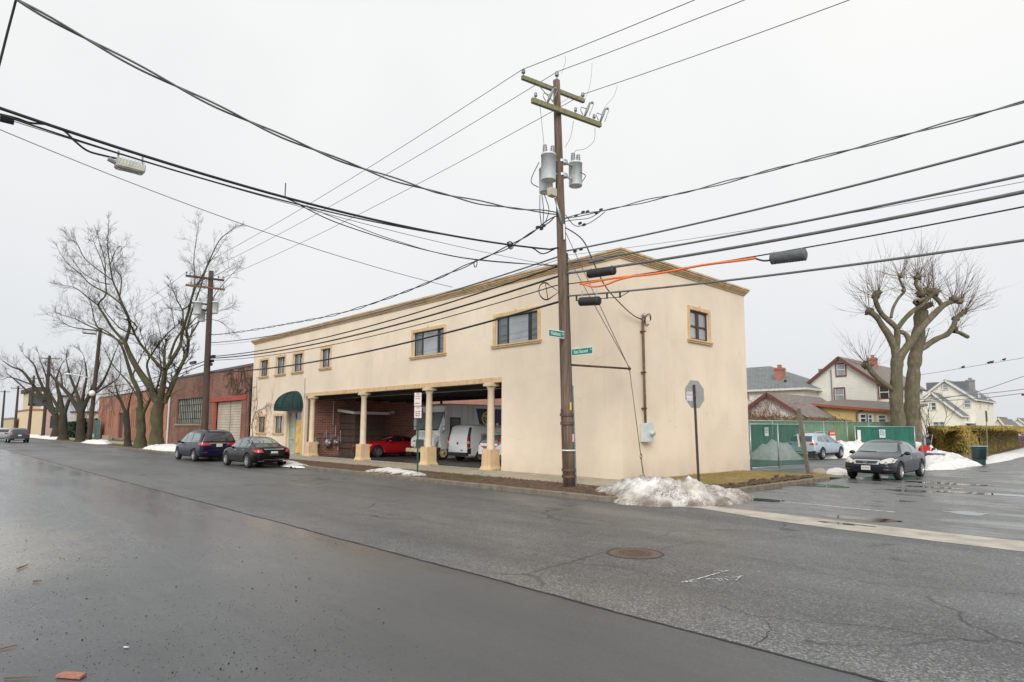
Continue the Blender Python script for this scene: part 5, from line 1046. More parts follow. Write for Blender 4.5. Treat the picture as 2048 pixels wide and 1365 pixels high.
def sedspec(g_, light_f=m_lens, chrome=True):
    side = [('y', [(1.02, .945), (.52, 1.30), (.15, 1.375), (-.20, 1.385), (-.22, .965)]), ('y', [(-.29, .965), (-.27, 1.385), (-.62, 1.365), (-1.0, 1.24), (-1.02, .985)]), ('y', [(-1.07, .99), (-1.05, 1.22), (-1.34, 1.06), (-1.36, 1.0)])]
    S = [('side_window', g_, side), ('windshield', g_, [('f', [(-.66, 1.035), (.66, 1.035), (.70, 1.07), (.55, 1.37), (-.55, 1.37), (-.70, 1.07)])]), ('rear_window', g_, [('r', [(-.56, 1.135), (.56, 1.135), (.52, 1.36), (-.52, 1.36)])]),
         ('door_seam', m_plastic, [('y', rect(-.262, -.248, .28, .95), .003), ('y', rect(1.05, 1.062, .30, .93), .003), ('y', rect(-1.17, -1.158, .62, .98), .003), ('y', rect(-1.15, 1.3, .235, .25), .003)]), ('door_handle', m_chrome, [('y', rect(.0, .2, .80, .825), .02), ('y', rect(-.98, -.78, .815, .84), .02)])]
    if chrome: S.append(('window_trim', m_chrome, [('y', [(1.1, .915), (1.1, .93), (-1.4, .97), (-1.4, .955)], .009), ('y', [(-1.38, .955), (-1.10, 1.20), (-.65, 1.40), (-.66, 1.385), (-1.12, 1.185), (-1.36, .955)][::-1], .008)]))
    return S
def P_(*a): return list(a)
# --- dark sedan facing the camera at the side street
acc = sedspec(m_cglass, chrome=False)+[
 ('headlight', m_lens, [('f', [(.44, .70), (.50, .63), (.84, .66), (.86, .80), (.72, .84), (.52, .76)], .008, 'pair')]), ('grille', m_chrome, [('f', [(-.42, .60), (.42, .60), (.47, .74), (.40, .76), (-.40, .76), (-.47, .74)], .010)]), ('grille_mesh', m_plastic, [('f', [(-.34, .625), (.34, .625), (.39, .72), (-.39, .72)], .016)]),
 ('air_intake', m_plastic, [('f', rect(-.5, .5, .30, .40), .008), ('f', [(.56, .32), (.84, .34), (.84, .40), (.56, .38)], .008, 'pair')]), ('bumper_trim', m_chrome, [('f', [(.55, .405), (.84, .405), (.84, .42), (.55, .425)], .012, 'pair')]), ('tail_light', m_red, [('r', [(.55, .78), (.84, .76), (.84, .92), (.60, .92)], .008, 'pair')]), ('sill_trim', m_chrome, [('y', rect(-.95, 1.0, .31, .325), .010)]), ('wiper', m_plastic, [('f', [(-.6, 1.045), (.05, 1.03), (.05, 1.045), (-.6, 1.06)], .014)])]
aL = math.atan2(-1, .0); t_acc, bv = car('parked_sedan', 'dark grey sedan facing the camera with chrome-framed grille on the side street', 'car', (5.08, 10.7), R_(-90), SED, (1.42, -1.38), .33, paint('paint_graphite', (.016, .018, .026), .2, .2, .35), m_cglass, acc, spokes=7)
mirror(t_acc, .82, .98, .99, MATS['paint_graphite']); plate(t_acc, 2.455, .47, 'x', True); g = MB(); g.lathe((2.50, 0, .68), [(.045, 0), (.06, .0), (.06, .012), (.045, .012), (.045, 0)], 16, 'x'); g.bar((2.505, -.02, .65), (2.505, -.028, .71), .012, .012); g.bar((2.505, .02, .65), (2.505, .028, .71), .012, .012); g.bar((2.505, -.02, .68), (2.505, .02, .68), .012, .012); obj('badge', g, m_chrome, t_acc, world=False)
# --- black sedan by the kerb, seen from behind
BS = [(a*.965, b, c*.98, d*.975, e*.985, f_*.985, h*.98) for a, b, c, d, e, f_, h in SED]
bsp = sedspec(m_cglass)+[('tail_light', m_red, [('r', [(.50, .74), (.80, .72), (.86, .80), (.82, .90), (.58, .86)], .008, 'pair'), ('y', [(-2.30, .74), (-2.05, .76), (-2.0, .84), (-2.28, .88)], .008)]), ('trunk_trim', m_chrome, [('r', rect(-.46, .46, .865, .89), .012)]), ('bumper_insert', m_plastic, [('r', rect(-.5, .5, .33, .42), .008)]), ('exhaust_trim', m_chrome, [('r', [(.45, .31), (.70, .31), (.70, .37), (.45, .37)], .02, 'pair'), ('r', rect(-.5, .5, .40, .412), .012)]), ('sill_trim', m_chrome, [('y', rect(-.95, .9, .26, .275), .012)]), ('headlight', m_lens, [('f', [(.5, .62), (.84, .64), (.8, .76), (.55, .72)], .008, 'pair')]), ('plate_recess', m_plastic, [('r', rect(-.22, .22, .60, .80), .006)])]
xr = onY(495.6, 934, -6.38).x; t_bs, bv = car('parked_sedan', 'black sedan parked at the kerb with red tail lights toward the camera', 'car', (xr+1.36, -5.52) if False else (onY(495.6, 934, -6.38).x-1.36+.0, -5.56), PI, BS, (1.37, -1.36), .33, paint('paint_black', (.0018, .0018, .0022), 0, .12, .22), m_cglass, bsp, spokes=10)
mirror(t_bs, .82, .96, .98, MATS['paint_black']); plate(t_bs, -2.345, .70, 'x')
VAN = [(-2.56, .44, .82, .88, .72, .68, .52), (-2.52, .32, 1.0, 1.22, .94, .89, .66), (-2.42, .25, 1.08, 1.58, .98, .93, .72), (-2.15, .22, 1.07, 1.735, .99, .94, .72), (-1.2, .20, 1.05, 1.775, 1.0, .95, .74), (-.2, .20, 1.03, 1.77, 1.0, .95, .74), (.5, .20, 1.01, 1.70, 1.0, .95, .70), (1.0, .20, 1.0, 1.46, 1.0, .95, .72), (1.55, .20, .98, 1.14, .99, .93, .76), (2.05, .22, .88, 1.0, .95, .86, .70), (2.42, .28, .74, .82, .86, .76, .60), (2.56, .40, .60, .65, .62, .58, .42)]
vsp = [('side_window', m_cglass, [('y', [(1.18, 1.05), (.72, 1.36), (.30, 1.56), (.22, 1.56), (.20, 1.05)]), ('y', [(.12, 1.05), (.12, 1.58), (-.85, 1.58), (-.85, 1.08)]), ('y', [(-.95, 1.09), (-.95, 1.57), (-1.9, 1.52), (-2.12, 1.32), (-2.1, 1.16)])]), ('windshield', m_cglass, [('f', [(-.72, 1.12), (.72, 1.12), (.62, 1.60), (-.62, 1.60)])]), ('rear_window', m_cglassd, [('r', [(-.80, 1.12), (.80, 1.12), (.70, 1.58), (-.70, 1.58)])]),
 ('tail_light', m_red, [('r', [(.42, .92), (.92, .88), (.93, 1.06), (.42, 1.02)], .008, 'pair'), ('y', [(-2.46, .90), (-2.18, .94), (-2.2, 1.03), (-2.46, 1.08)], .008)]), ('tailgate_trim', m_chrome, [('r', rect(-.5, .5, 1.0, 1.03), .014)]), ('window_trim', m_chrome, [('y', [(1.2, 1.01), (1.2, 1.025), (-2.15, 1.12), (-2.15, 1.10)], .008)]), ('door_seam', m_plastic, [('y', rect(.155, .168, .3, 1.04), .003), ('y', rect(-.91, -.897, .3, 1.06), .003), ('y', rect(-2.2, -.95, .86, .872), .003), ('r', rect(-.75, .75, .62, .63), .003)]), ('door_handle', m_plastic, [('y', rect(.28, .46, .86, .89), .02), ('y', rect(-.1, .08, .87, .90), .02)]), ('bumper_reflector', m_red, [('r', [(.6, .5), (.8, .5), (.8, .54), (.6, .54)], .01, 'pair')]), ('headlight', m_lens, [('f', [(.5, .66), (.9, .68), (.85, .82), (.55, .78)], .008, 'pair')])]
xr = onY(389.2, 921, -6.45).x; t_mv, bv = car('parked_minivan', 'dark blue minivan parked at the kerb ahead of the black sedan', 'car', (xr-1.47, -5.55), PI, VAN, (1.5, -1.47), .345, paint('paint_navy', (.005, .008, .026), .1, .2, .3), m_cglass, vsp, spokes=10)
mirror(t_mv, .95, 1.06, 1.05, MATS['paint_navy']); plate(t_mv, -2.585, .90, 'x')
# --- silver wagon in the lot
WAG = [(-2.42, .48, .80, .86, .66, .62, .5), (-2.38, .34, .98, 1.14, .88, .84, .64), (-2.28, .30, 1.04, 1.42, .92, .87, .66), (-1.95, .28, 1.03, 1.60, .93, .87, .64), (-1.0, .26, 1.02, 1.64, .94, .88, .66), (-.1, .26, 1.0, 1.64, .94, .88, .66), (.42, .26, .99, 1.54, .94, .88, .64), (.85, .26, .98, 1.32, .94, .88, .66), (1.25, .26, .97, 1.10, .94, .87, .70), (1.8, .28, .92, 1.02, .93, .84, .68), (2.2, .3, .82, .9, .88, .78, .62), (2.42, .42, .66, .72, .68, .62, .46)]
wsp = [('side_window', m_cglass, [('y', [(1.02, 1.02), (.6, 1.30), (.30, 1.46), (-.02, 1.49), (-.02, 1.03)]), ('y', [(-.1, 1.03), (-.1, 1.49), (-.85, 1.48), (-.88, 1.05)]), ('y', [(-.97, 1.06), (-.95, 1.47), (-1.6, 1.42), (-1.85, 1.22), (-1.84, 1.12)])]), ('windshield', m_cglass, [('f', [(-.66, 1.08), (.66, 1.08), (.55, 1.50), (-.55, 1.50)])]), ('rear_window', m_cglassd, [('r', [(-.70, 1.10), (.70, 1.10), (.62, 1.44), (-.62, 1.44)])]), ('tail_light', m_red, [('r', [(.52, .90), (.90, .88), (.88, 1.04), (.60, 1.0)], .008, 'pair'), ('y', [(-2.30, .88), (-2.02, .94), (-2.05, 1.02), (-2.28, 1.04)], .008)]),
 ('bumper_cladding', m_plastic, [('r', [(-.92, .34), (.92, .34), (.92, .56), (.6, .50), (-.6, .50), (-.92, .56)], .010), ('y', rect(-.95, .95, .28, .38), .008)]), ('skid_plate', m_ltgrey, [('r', rect(-.45, .45, .38, .44), .02)]), ('door_seam', m_plastic, [('y', rect(-.065, -.053, .38, 1.02), .003), ('y', rect(-.93, -.918, .4, 1.04), .003)])]
t_wg, bv = car('parked_wagon', 'silver blue wagon in the lot partly behind the green mesh gate', 'car', (-2.95, 24.85), R_(88), WAG, (1.42, -1.36), .36, paint('paint_silver_blue', (.42, .50, .58), .35), m_cglass, wsp, spokes=10, z=.03)
mirror(t_wg, .78, .99, 1.06, MATS['paint_silver_blue']); plate(t_wg, -2.42, .82, 'x')
for s_ in (1, -1): g = MB(); g.tube([(-1.6, s_*.60, 1.66), (-1.4, s_*.62, 1.72), (.1, s_*.62, 1.72), (.3, s_*.60, 1.66)], .022, 6); obj('roof_rail', g, m_chrome, t_wg, True, world=False)
# --- dark SUV, pickup and small car down the street
SUV = [(a*.99, b, c*1.03, d*1.04, e*1.03, f_*1.03, h*1.08) for a, b, c, d, e, f_, h in WAG]
ssp = [(n, m, [tuple([it[0], [(a*.99 if it[0] == 'y' else a*1.03, b*1.035) for a, b in it[1]]]+list(it[2:])) for it in its]) for n, m, its in wsp]
t_s, bv = car('moving_suv', 'dark grey SUV driving away at the far left of the street', 'car', (-80.2, -9.0), PI, SUV, (1.42, -1.36), .37, paint('paint_dark_grey', (.07, .075, .09), .4), m_cglassd, ssp); plate(t_s, -2.42, .86); mirror(t_s, .78, 1.02, 1.08, MATS['paint_dark_grey'])
t_s2, bv = car('moving_car', 'silver car half hidden behind the dark grey SUV', 'car', (-92, -9.6), PI, SUV, (1.42, -1.36), .37, paint('paint_silver', (.5, .52, .54), .4), m_cglassd, ssp)
pk = thing('pickup_truck', 'white pickup truck farthest down the street at the left edge', 'pickup', (-104, -11.2, 0), PI); pw = paint('paint_white', (.72, .74, .75), 0, .35)
g = MB(); g.box(-2.9, -.6, -.98, .98, .55, 1.15); g.box(-.6, 2.9, -.98, .98, .5, 1.12); g.box(-.5, 1.2, -.82, .82, 1.12, 1.88); obj('body', g, pw, pk, True, bevel=.09, world=False)
g = MB(); g.box(-.53, -.49, -.7, .7, 1.2, 1.72); obj('rear_window', g, m_cglassd, pk, world=False); g = MB(); g.box(-.3, 1.0, -.84, -.81, 1.2, 1.75); obj('side_window', g, m_cglassd, pk, world=False)
g = MB(); g.box(-2.93, -2.88, -.97, -.8, .75, 1.1); obj('tail_light', g, m_red, pk, world=False); g = MB(); g.box(-2.93, -2.88, .8, .97, .75, 1.1); obj('tail_light', g, m_red, pk, world=False); g = MB(); g.box(-3., -2.9, -.95, .95, .45, .6); obj('bumper', g, m_chrome, pk, world=False)
for wx in (-1.9, 1.9):
    for s_ in (1, -1): wheel(pk, wx, s_*.87, .38)
# --- red sports coupe in the carport
CP_ = [(-2.36, .42, .72, .78, .6, .56, .42), (-2.3, .3, .88, .98, .86, .8, .6), (-1.95, .25, .93, 1.06, .93, .85, .62), (-1.35, .22, .93, 1.16, .95, .86, .56), (-.8, .19, .91, 1.30, .95, .86, .54), (-.2, .18, .90, 1.36, .94, .86, .55), (.25, .18, .89, 1.30, .94, .86, .56), (.7, .18, .89, 1.12, .94, .86, .60), (1.1, .18, .88, .98, .94, .86, .68), (1.65, .2, .85, .92, .94, .84, .66), (2.1, .22, .76, .82, .88, .78, .62), (2.38, .3, .60, .65, .72, .66, .5)]
csp = [('side_window', m_cglassd, [('y', [(.92, .92), (.45, 1.16), (.1, 1.27), (-.35, 1.30), (-.4, .93)]), ('y', [(-.46, .93), (-.44, 1.29), (-.85, 1.22), (-1.2, 1.07), (-1.0, .96)])]), ('windshield', m_cglassd, [('f', [(-.64, .99), (.64, .99), (.5, 1.28), (-.5, 1.28)])]), ('rear_window', m_cglassd, [('r', rect(-.5, .5, 1.08, 1.27))]), ('headlight', m_lens, [('f', [(.5, .66), (.86, .64), (.86, .76), (.6, .74)], .008, 'pair'), ('y', [(2.2, .64), (1.85, .70), (1.8, .78), (2.1, .74)], .008)]), ('grille', m_plastic, [('f', [(-.5, .42), (.5, .42), (.44, .66), (-.44, .66)], .008)]), ('air_intake', m_plastic, [('f', rect(-.8, .8, .22, .36), .008)]), ('tail_light', m_red, [('r', [(.4, .78), (.8, .76), (.8, .9), (.4, .9)], .008, 'pair')]), ('door_seam', m_plastic, [('y', rect(.78, .792, .3, .9), .003), ('y', rect(-.5, -.488, .3, .92), .003)])]
t_c, bv = car('sports_coupe', 'bright red sports coupe parked nose-out beside the delivery truck', 'car', (-21.2, 4.2), R_(268), CP_, (1.40, -1.36), .345, paint('paint_red', (.50, .010, .018), .1, .2), m_cglassd, csp, z=.1, spokes=10); mirror(t_c, .6, .98, .98, MATS['paint_red'])
# --- walk-in delivery truck
tk = thing('delivery_truck', 'white walk-in delivery truck with grey grille facing out of the carport', 'truck', (-16.45, 3.0, .1), 0); wh = M('truck_white', (.86, .88, .87), .45, var=.07, ns=1.5, streak=(5, .4, (.38, .37, .33)))
HW = 1.12; g = MB()
# box body; nose points to -y.  local y: 0 = front bumper
def prism(mb, prof, x0, x1):
    i = len(mb.v); n = len(prof)
    for x in (x0, x1):
        for (y, z) in prof: mb.v.append((x, y, z))
    mb.f.append(tuple(i+k for k in range(n))); mb.f.append(tuple(i+n+k for k in reversed(range(n)))); mb.mi += [mb.cur]*2
    for k in range(n): mb.f.append((i+k, i+(k+1) % n, i+n+(k+1) % n, i+n+k)); mb.mi.append(mb.cur)
prism(g, [(.7, .55), (.58, 1.58), (1.05, 2.72), (.95, 3.06), (1.3, 3.14), (7.6, 3.14), (7.6, .5)], -HW, HW); obj('body', g, wh, tk, bevel=.05, world=False)
g = MB(); prism(g, [(.12, .62), (.10, 1.22), (.3, 1.38), (.62, 1.6), (.72, .6)], -.80, .80); obj('hood', g, wh, tk, bevel=.07, world=False)
for s_ in (1, -1): g = MB(); prism(g, [(.22, .72), (.22, 1.15), (.45, 1.34), (.9, 1.48), (1.6, 1.40), (1.75, .9), (1.45, .75), (1.3, 1.02), (.9, 1.12), (.5, .98), (.38, .72)], *sorted((s_*.80, s_*(HW-.02)))); obj('fender', g, wh, tk, bevel=.04, world=False)
g = MB(); g.box(-.36, .36, .07, .13, .66, 1.14); gr = obj('grille', g, m_plastic, tk, world=False); g = MB()
for k in range(9): z = .68+k*.05; g.box(-.35, .35, .05, .08, z, z+.022)
obj('slat', g, m_grey, gr, world=False)
for s_ in (1, -1):
    g = MB(); g.lathe((s_*.55, .12, .76), [(.0001, -.06), (.09, -.05), (.105, 0)], 16, 'y'); obj('headlight', g, m_lens, tk, True, world=False); g = MB(); g.box(s_*.55-.06, s_*.55+.06, .08, .12, 1.0, 1.08); obj('marker_lamp', g, M('marker_maroon', (.2, .02, .02), .4), tk, world=False)
s = NT('bumper_rust'); s.col(s.mix(s.ramp(s.noise(9, 6, .7), [(.48, 0.), (.55, 1.)]), (.66, .62, .50), (.58, .27, .04))); s.setp(rough=.7)
g = MB(); g.box(-1.16, 1.16, -.08, .08, .42, .64); obj('bumper', g, s.m, tk, bevel=.03, world=False); g = MB(); g.box(-.2, .15, -.095, -.082, .42, .6); obj('licence_plate', g, m_plate, tk, world=False)
def rakequad(x0, x1, t0, t1, off=.012):  # on the raked screen plane from (1.0,1.55) to (1.55,2.62)
    n = Vector((0, -1.14, .47)).normalized()*off; a = Vector((0, .58, 1.58)); b = Vector((0, 1.05, 2.72)); g = MB(); g.quad(*[Vector((x, 0, 0))+a.lerp(b, t)+n for x, t in ((x0, t0), (x1, t0), (x1, t1), (x0, t1))]); return g
obj('screen_surround', rakequad(-1.02, 1.02, .06, .98), m_plastic, tk, world=False); m_tg = glassm('truck_glass', (.30, .38, .38)); obj('windshield', rakequad(-.97, -.05, .12, .93, .02), m_tg, tk, world=False); obj('windshield', rakequad(.05, .97, .12, .93, .02), m_tg, tk, world=False)
g = MB(); g.bar((-.5, .60, 1.76), (-.15, .78, 2.2), .02, .02); g.bar((.4, .60, 1.76), (.2, .8, 2.25), .02, .02); obj('wiper', g, m_plastic, tk, world=False)
g = MB(); g.box(HW+.003, HW+.015, 1.25, 2.2, .75, 2.6); sd_ = obj('side_door', g, wh, tk, world=False); g = MB(); g.box(HW+.016, HW+.03, 1.35, 2.12, 1.6, 2.4); obj('door_window', g, m_plastic, sd_, bevel=.05, world=False); g = MB(); g.box(HW+.031, HW+.036, 1.42, 2.05, 1.67, 2.33); obj('pane', g, M('window_brown', (.07, .05, .04), .2), sd_, world=False); g = MB(); g.box(HW+.016, HW+.022, 1.35, 2.12, 1.2, 1.42); obj('blue_panel', g, M('logo_blue', (.02, .04, .3), .5), sd_, world=False)
for s_ in (1, -1):
    g = MB(); g.tube([(s_*HW, 1.0, 2.85), (s_*(HW+.28), .75, 2.6), (s_*(HW+.28), .75, 1.65), (s_*HW, .85, 1.5)], .018, 6); mr = obj('side_mirror', g, m_plastic, tk, True, world=False); g = MB(); g.box(s_*(HW+.28)-.12, s_*(HW+.28)+.12,   .7, .77, 1.9, 2.35); g.box(s_*(HW+.28)-.1, s_*(HW+.28)+.1,   .7, .77, 1.68, 1.85); obj('mirror_glass', g, m_white, mr, bevel=.02, world=False)
g = MB(); prism(g, [(3.3, 2.95), (3.65, 1.75), (5.4, 1.75), (5.4, 2.95)], HW+.003, HW+.008); lg = obj('logo_panel', g, M('logo_navy', (.012, .02, .12), .5), tk, world=False)
g = MB(); c = (HW+.012, 4.15, 2.38); g.lathe(c, [(.30, 0), (.40, 0)], 30, 'x'); g.lathe((c[0]+.002, c[1]+.03, c[2]-.03), [(.12, 0), (.20, 0)], 24, 'x'); g.box(c[0]-.002, c[0]+.004, c[1]-.3, c[1]+.3, c[2]+.1, c[2]+.2); obj('logo_ring', g, M('logo_yellow', (.75, .62, .05), .5), lg, world=False)
g = MB()
for k, (y, w, h, sk) in enumerate(((3.35, .22, .22, .1), (3.66, .22, .32, .1), (4.02, .15, .36, .04), (4.25, .22, .38, .0), (4.55, .22, .40, -.04), (4.85, .2, .42, -.06))): prism(g, [(y, 1.68), (y+w, 1.68), (y+w-sk, 1.68+h), (y-sk, 1.68+h)], HW+.012, HW+.016)
obj('logo_lettering', g, m_white, lg, world=False); g = MB(); g.box(HW+.003, HW+.006, 5.41, 7.4, .9, 2.9); obj('rear_panel', g, wh, tk, world=False); g = MB(); g.box(-HW-.01, HW+.01, 1.3, 7.62, 3.14, 3.18); obj('roof_edge', g, M('truck_edge', (.35, .33, .3), .6), tk, world=False)
for wy in (.95, 5.6):
    for s_ in (1, -1):
        g = MB(); r = .40; w = .24; x = s_*.98; g.lathe((x, wy, r), [(r*.6, -w/2), (r*.93, -w/2), (r, -w/2+.03), (r, w/2-.03), (r*.93, w/2), (r*.6, w/2)], 26, 'x'); t_ = obj('wheel', g, m_rubber, tk, True, world=False); g = MB(); xo = x+s_*(w/2+.0); g.lathe((0, wy, r), [(r*.66, xo), (r*.62, xo+s_*.015), (r*.5, xo-s_*.02), (r*.28, xo-s_*.03), (r*.2, xo+s_*.03), (.0001, xo+s_*.03)], 24, 'x'); obj('rim', g, M('rim_cream_rust', (.55, .45, .25), .6, var=.45, ns=7), t_, True, world=False)
g = MB(); g.box(-.9, .9, .3, 7.5, .35, .56); obj('chassis', g, m_plastic, tk, world=False)
# --- white compact van, rear to the street
cv = thing('compact_van', 'white compact van parked tail-out between the truck and the last pillar', 'van', (-13.35, 3.35, .1), 0); cw = paint('paint_van_white', (.88, .90, .92), 0, .35); W_ = .89
def boxloft(mb, secs):   # secs: (y, [(x,z)...])
    i = len(mb.v); n = len(secs[0][1])
    for y, pr in secs:
        for x, z in pr: mb.v.append((x, y, z))
    for k in range(len(secs)-1):
        for j in range(n): a = i+k*n+j; b = i+k*n+(j+1) % n; mb.f.append((a, b, b+n, a+n)); mb.mi.append(mb.cur)
    mb.f.append(tuple(i+j for j in range(n))); mb.mi.append(mb.cur); e = i+(len(secs)-1)*n; mb.f.append(tuple(e+j for j in reversed(range(n)))); mb.mi.append(mb.cur)
def vsec(w, zb, zt, tw, sh=1.05): return [(-w*.94, zb), (w*.94, zb), (w, zb+.12), (w, sh), (tw+.03, zt-.16), (tw-.06, zt-.03), (tw*.6, zt), (-tw*.6, zt), (-tw+.06, zt-.03), (-tw-.03, zt-.16), (-w, sh), (-w, zb+.12)]
g = MB(); boxloft(g, [(.02, vsec(W_*.97, .34, 1.0, .80, .7)), (.06, vsec(W_, .30, 1.35, .80, .9)), (.22, vsec(W_, .28, 1.86, .80)), (.5, vsec(W_, .26, 1.96, .81)), (2.9, vsec(W_, .26, 1.94, .81)), (3.5, vsec(W_, .26, 1.45, .74)), (3.95, vsec(W_, .26, 1.16, .78, 1.0)), (4.4, vsec(W_*.92, .3, .9, .7, .8))]); obj('body', g, cw, cv, True, bevel=.02, world=False)
def vback(x0, x1, z0, z1, off=.012):
    f_ = lambda z: .06+(z-1.35)*(.16/.45) if z > 1.35 else (.06-(1.35-z)*.02 if z > .9 else .05); g = MB(); n = 6
    for k in range(n): za, zb_ = z0+(z1-z0)*k/n, z0+(z1-z0)*(k+1)/n; g.quad((x0, f_(za)-off, za), (x1, f_(za)-off, za), (x1, f_(zb_)-off, zb_), (x0, f_(zb_)-off, zb_))
    return g
obj('door_seam', vback(-.01, .01, .42, 1.74, .004), m_plastic, cv, world=False); g = vback(-.66, .66, .73, .75, .005); obj('door_crease', g, m_grey, cv, world=False)
for s_ in (1, -1): a = sorted((s_*.70, s_*.875)); b_ = sorted((s_*.76, s_*.905)); q_ = MB(); q_.box(*b_, .015, .17, .74, 1.32); obj('tail_light', q_, m_red, cv, bevel=.02, world=False); q_ = MB(); q_.bar((s_*.835, .09, 1.32), (s_*.79, .24, 1.82), .13, .07); obj('corner_trim', q_, m_plastic, cv, world=False); q_ = MB(); q_.box(*sorted((s_*.77, s_*.91)), .008, .175, .97, 1.10); obj('lamp_insert', q_, m_lens, cv, world=False); q_ = MB(); q_.box(*sorted((s_*.80, s_*.90)), .02, .2, .42, .735); obj('corner_cladding', q_, m_plastic, cv, world=False)
g = MB(); g.box(-.86, .86, -.06, .10, .32, .50); obj('bumper', g, m_plastic, cv, bevel=.03, world=False); g = MB(); g.lathe((0, -.01, .98), [(.0001, 0), (.07, 0)], 16, 'y'); obj('badge', g, M('badge_dark', (.03, .04, .08), .3), cv, world=False)
obj('licence_plate', vback(-.52, -.28, .56, .68, .02), m_plastic, cv, world=False); obj('door_handle', vback(.25, .42, .58, .64, .03), m_plastic, cv, world=False); obj('blue_sticker', vback(.0, .2, .50, .56, .02), M('sticker_blue', (.03, .06, .4), .5), cv, world=False)
g = MB(); g.box(W_+.002, W_+.006, .9, 2.2, .95, 1.5); obj('side_panel', g, M('van_panel', (.42, .45, .47), .5), cv, world=False)
tx_ = text('CO', .36, m_bk, cv, Vector((W_+.012, 1.25, 1.25)), FACE_E, depth=.001); tx_.location = (0, 0, 0)
for wy in (.85, 3.5):
    for s_ in (1, -1): g = MB(); r = .32; g.lathe((s_*.8, wy, r), [(.0001, -.1), (r*.93, -.1), (r, -.07), (r, .07), (r*.93, .1), (.0001, .1)], 24, 'x'); t_ = obj('wheel', g, m_rubber, cv, True, world=False); g = MB(); g.lathe((s_*(.905), wy, r), [(.0001, 0), (r*.6, 0)], 16, 'x'); obj('rim', g, m_grey, t_, world=False)
# --- white hatchback with red lamp surround
HAT = [(-2.02, .46, .82, .88, .66, .62, .48), (-1.98, .34, 1.0, 1.15, .86, .80, .62), (-1.86, .28, 1.04, 1.42, .89, .83, .62), (-1.6, .25, 1.03, 1.56, .90, .84, .62), (-.8, .22, 1.0, 1.62, .90, .85, .64), (0, .22, .98, 1.61, .90, .85, .64), (.5, .22, .97, 1.48, .90, .85, .62), (.95, .22, .96, 1.22, .90, .85, .66), (1.3, .22, .93, 1.06, .90, .83, .68), (1.7, .25, .84, .92, .86, .78, .6), (2.0, .34, .68, .74, .70, .64, .48)]
hsp = [('side_window', m_cglassd, [('y', [(.9, 1.0), (.4, 1.36), (.0, 1.44), (0, 1.0)]), ('y', [(-.06, 1.0), (-.06, 1.44), (-.85, 1.42), (-.9, 1.03)])]), ('windshield', m_cglass, [('f', [(-.62, 1.06), (.62, 1.06), (.5, 1.46), (-.5, 1.46)])]), ('tail_light', m_red, [('r', [(.36, .80), (.76, 1.0), (.80, 1.16), (.66, 1.52), (.40, 1.56), (-.40, 1.56), (-.66, 1.52), (-.80, 1.16), (-.76, 1.0), (-.36, .80)], .006)]), ('rear_window', m_cglass, [('r', [(-.64, 1.06), (.64, 1.06), (.56, 1.46), (-.56, 1.46)], .013)]), ('tailgate_panel', MATS['paint_van_white'], [('r', [(-.62, .93), (.62, .93), (.66, 1.05), (-.66, 1.05)], .016)]), ('bumper_cladding', m_plastic, [('r', rect(-.84, .84, .34, .52), .01)]), ('plate_recess', m_plastic, [('r', rect(-.3, .3, .66, .78), .008)])]
t_h, bv = car('hatchback', 'white hatchback with red lamps framing its rear window behind the last pillar', 'car', (-9.85, 4.5), R_(90), HAT, (1.3, -1.25), .31, MATS['paint_van_white'], m_cglass, hsp, z=.1); g = MB(); g.box(-2.05, -2.0, -.16, .16, .58, .66); obj('licence_plate', g, m_plate, t_h, world=False)
# ------------------------------------------------------------------ bare trees
def rdir(d, ang, rng):
    a = d.orthogonal().normalized(); b = d.cross(a); t = rng.uniform(0, 2*PI); s_ = math.sin(ang); return (d*math.cos(ang)+(a*math.cos(t)+b*math.sin(t))*s_).normalized()
def grow(mb, p, d, L, r, lv, rng, up=.12, kids=4, curl=.16, spread=(.35, .85), n3=3):
    seg = max(3, int(L/.45)) if lv == 0 else (4 if lv == 1 else n3); pts = [p.copy()]; dd = d.copy(); q = p.copy(); at = []
    for k in range(seg):
        dd = (dd+Vector((rng.gauss(0, curl), rng.gauss(0, curl), rng.gauss(0, curl)+up))).normalized(); q = q+dd*(L/seg); pts.append(q.copy()); at.append(dd.copy())
    mb.tube(pts, [max(.003, r*(1-.72*k/seg)) for k in range(seg+1)], 5 if r > .04 else 3, False)
    if lv >= 3: return
    for k in range(kids if lv < 2 else kids-1):
        t = rng.uniform(.2, 1.) if lv else rng.uniform(.15, 1.); i = min(seg-1, int(t*seg)); c = pts[i].lerp(pts[i+1], rng.random()); grow(mb, c, rdir(at[i], rng.uniform(*spread), rng), L*rng.uniform(.35, .62), max(.004, r*.5), lv+1, rng, up, kids, curl, spread, n3)
def limb(mb, P, r0, r1, n=9, sub=4, kn=.0):
    S = smoothpath(P, sub); m = len(S); mb.tube(S, [(r0+(r1-r0)*(k/(m-1))**.8)*(1+kn*fbm(tuple(S[k]*1.7))) for k in range(m)], n if r0 > .08 else 6, False); return S
def trace(pts, org, sc, D, rng, jit=1.2):
    off = rng.uniform(-jit, jit); out = []; n = len(pts)
    for k, (x, y) in enumerate(pts): out.append(atD(org[0]+x/sc, org[1]+y/sc, D+off*k/max(1, n-1)))
    return out
def dress(mb, S, r, rng, every=1, L=(1.2, 2.6), lv=1, kids=4, up=.1, start=.25, spread=(.5, 1.1), curl=.16, rr=.2):
    m = len(S)
    for k in range(int(m*start), m-1, every):
        d = (S[k+1]-S[k]).normalized(); grow(mb, S[k].copy(), rdir(d, rng.uniform(*spread), rng), rng.uniform(*L)*(1-.55*k/m), max(.012, r*rr), lv, rng, up, kids, curl)
    d = (S[-1]-S[-2]).normalized(); grow(mb, S[-1].copy(), d, L[0]*.8, max(.015, r*.4), lv, rng, up, kids+1, curl)
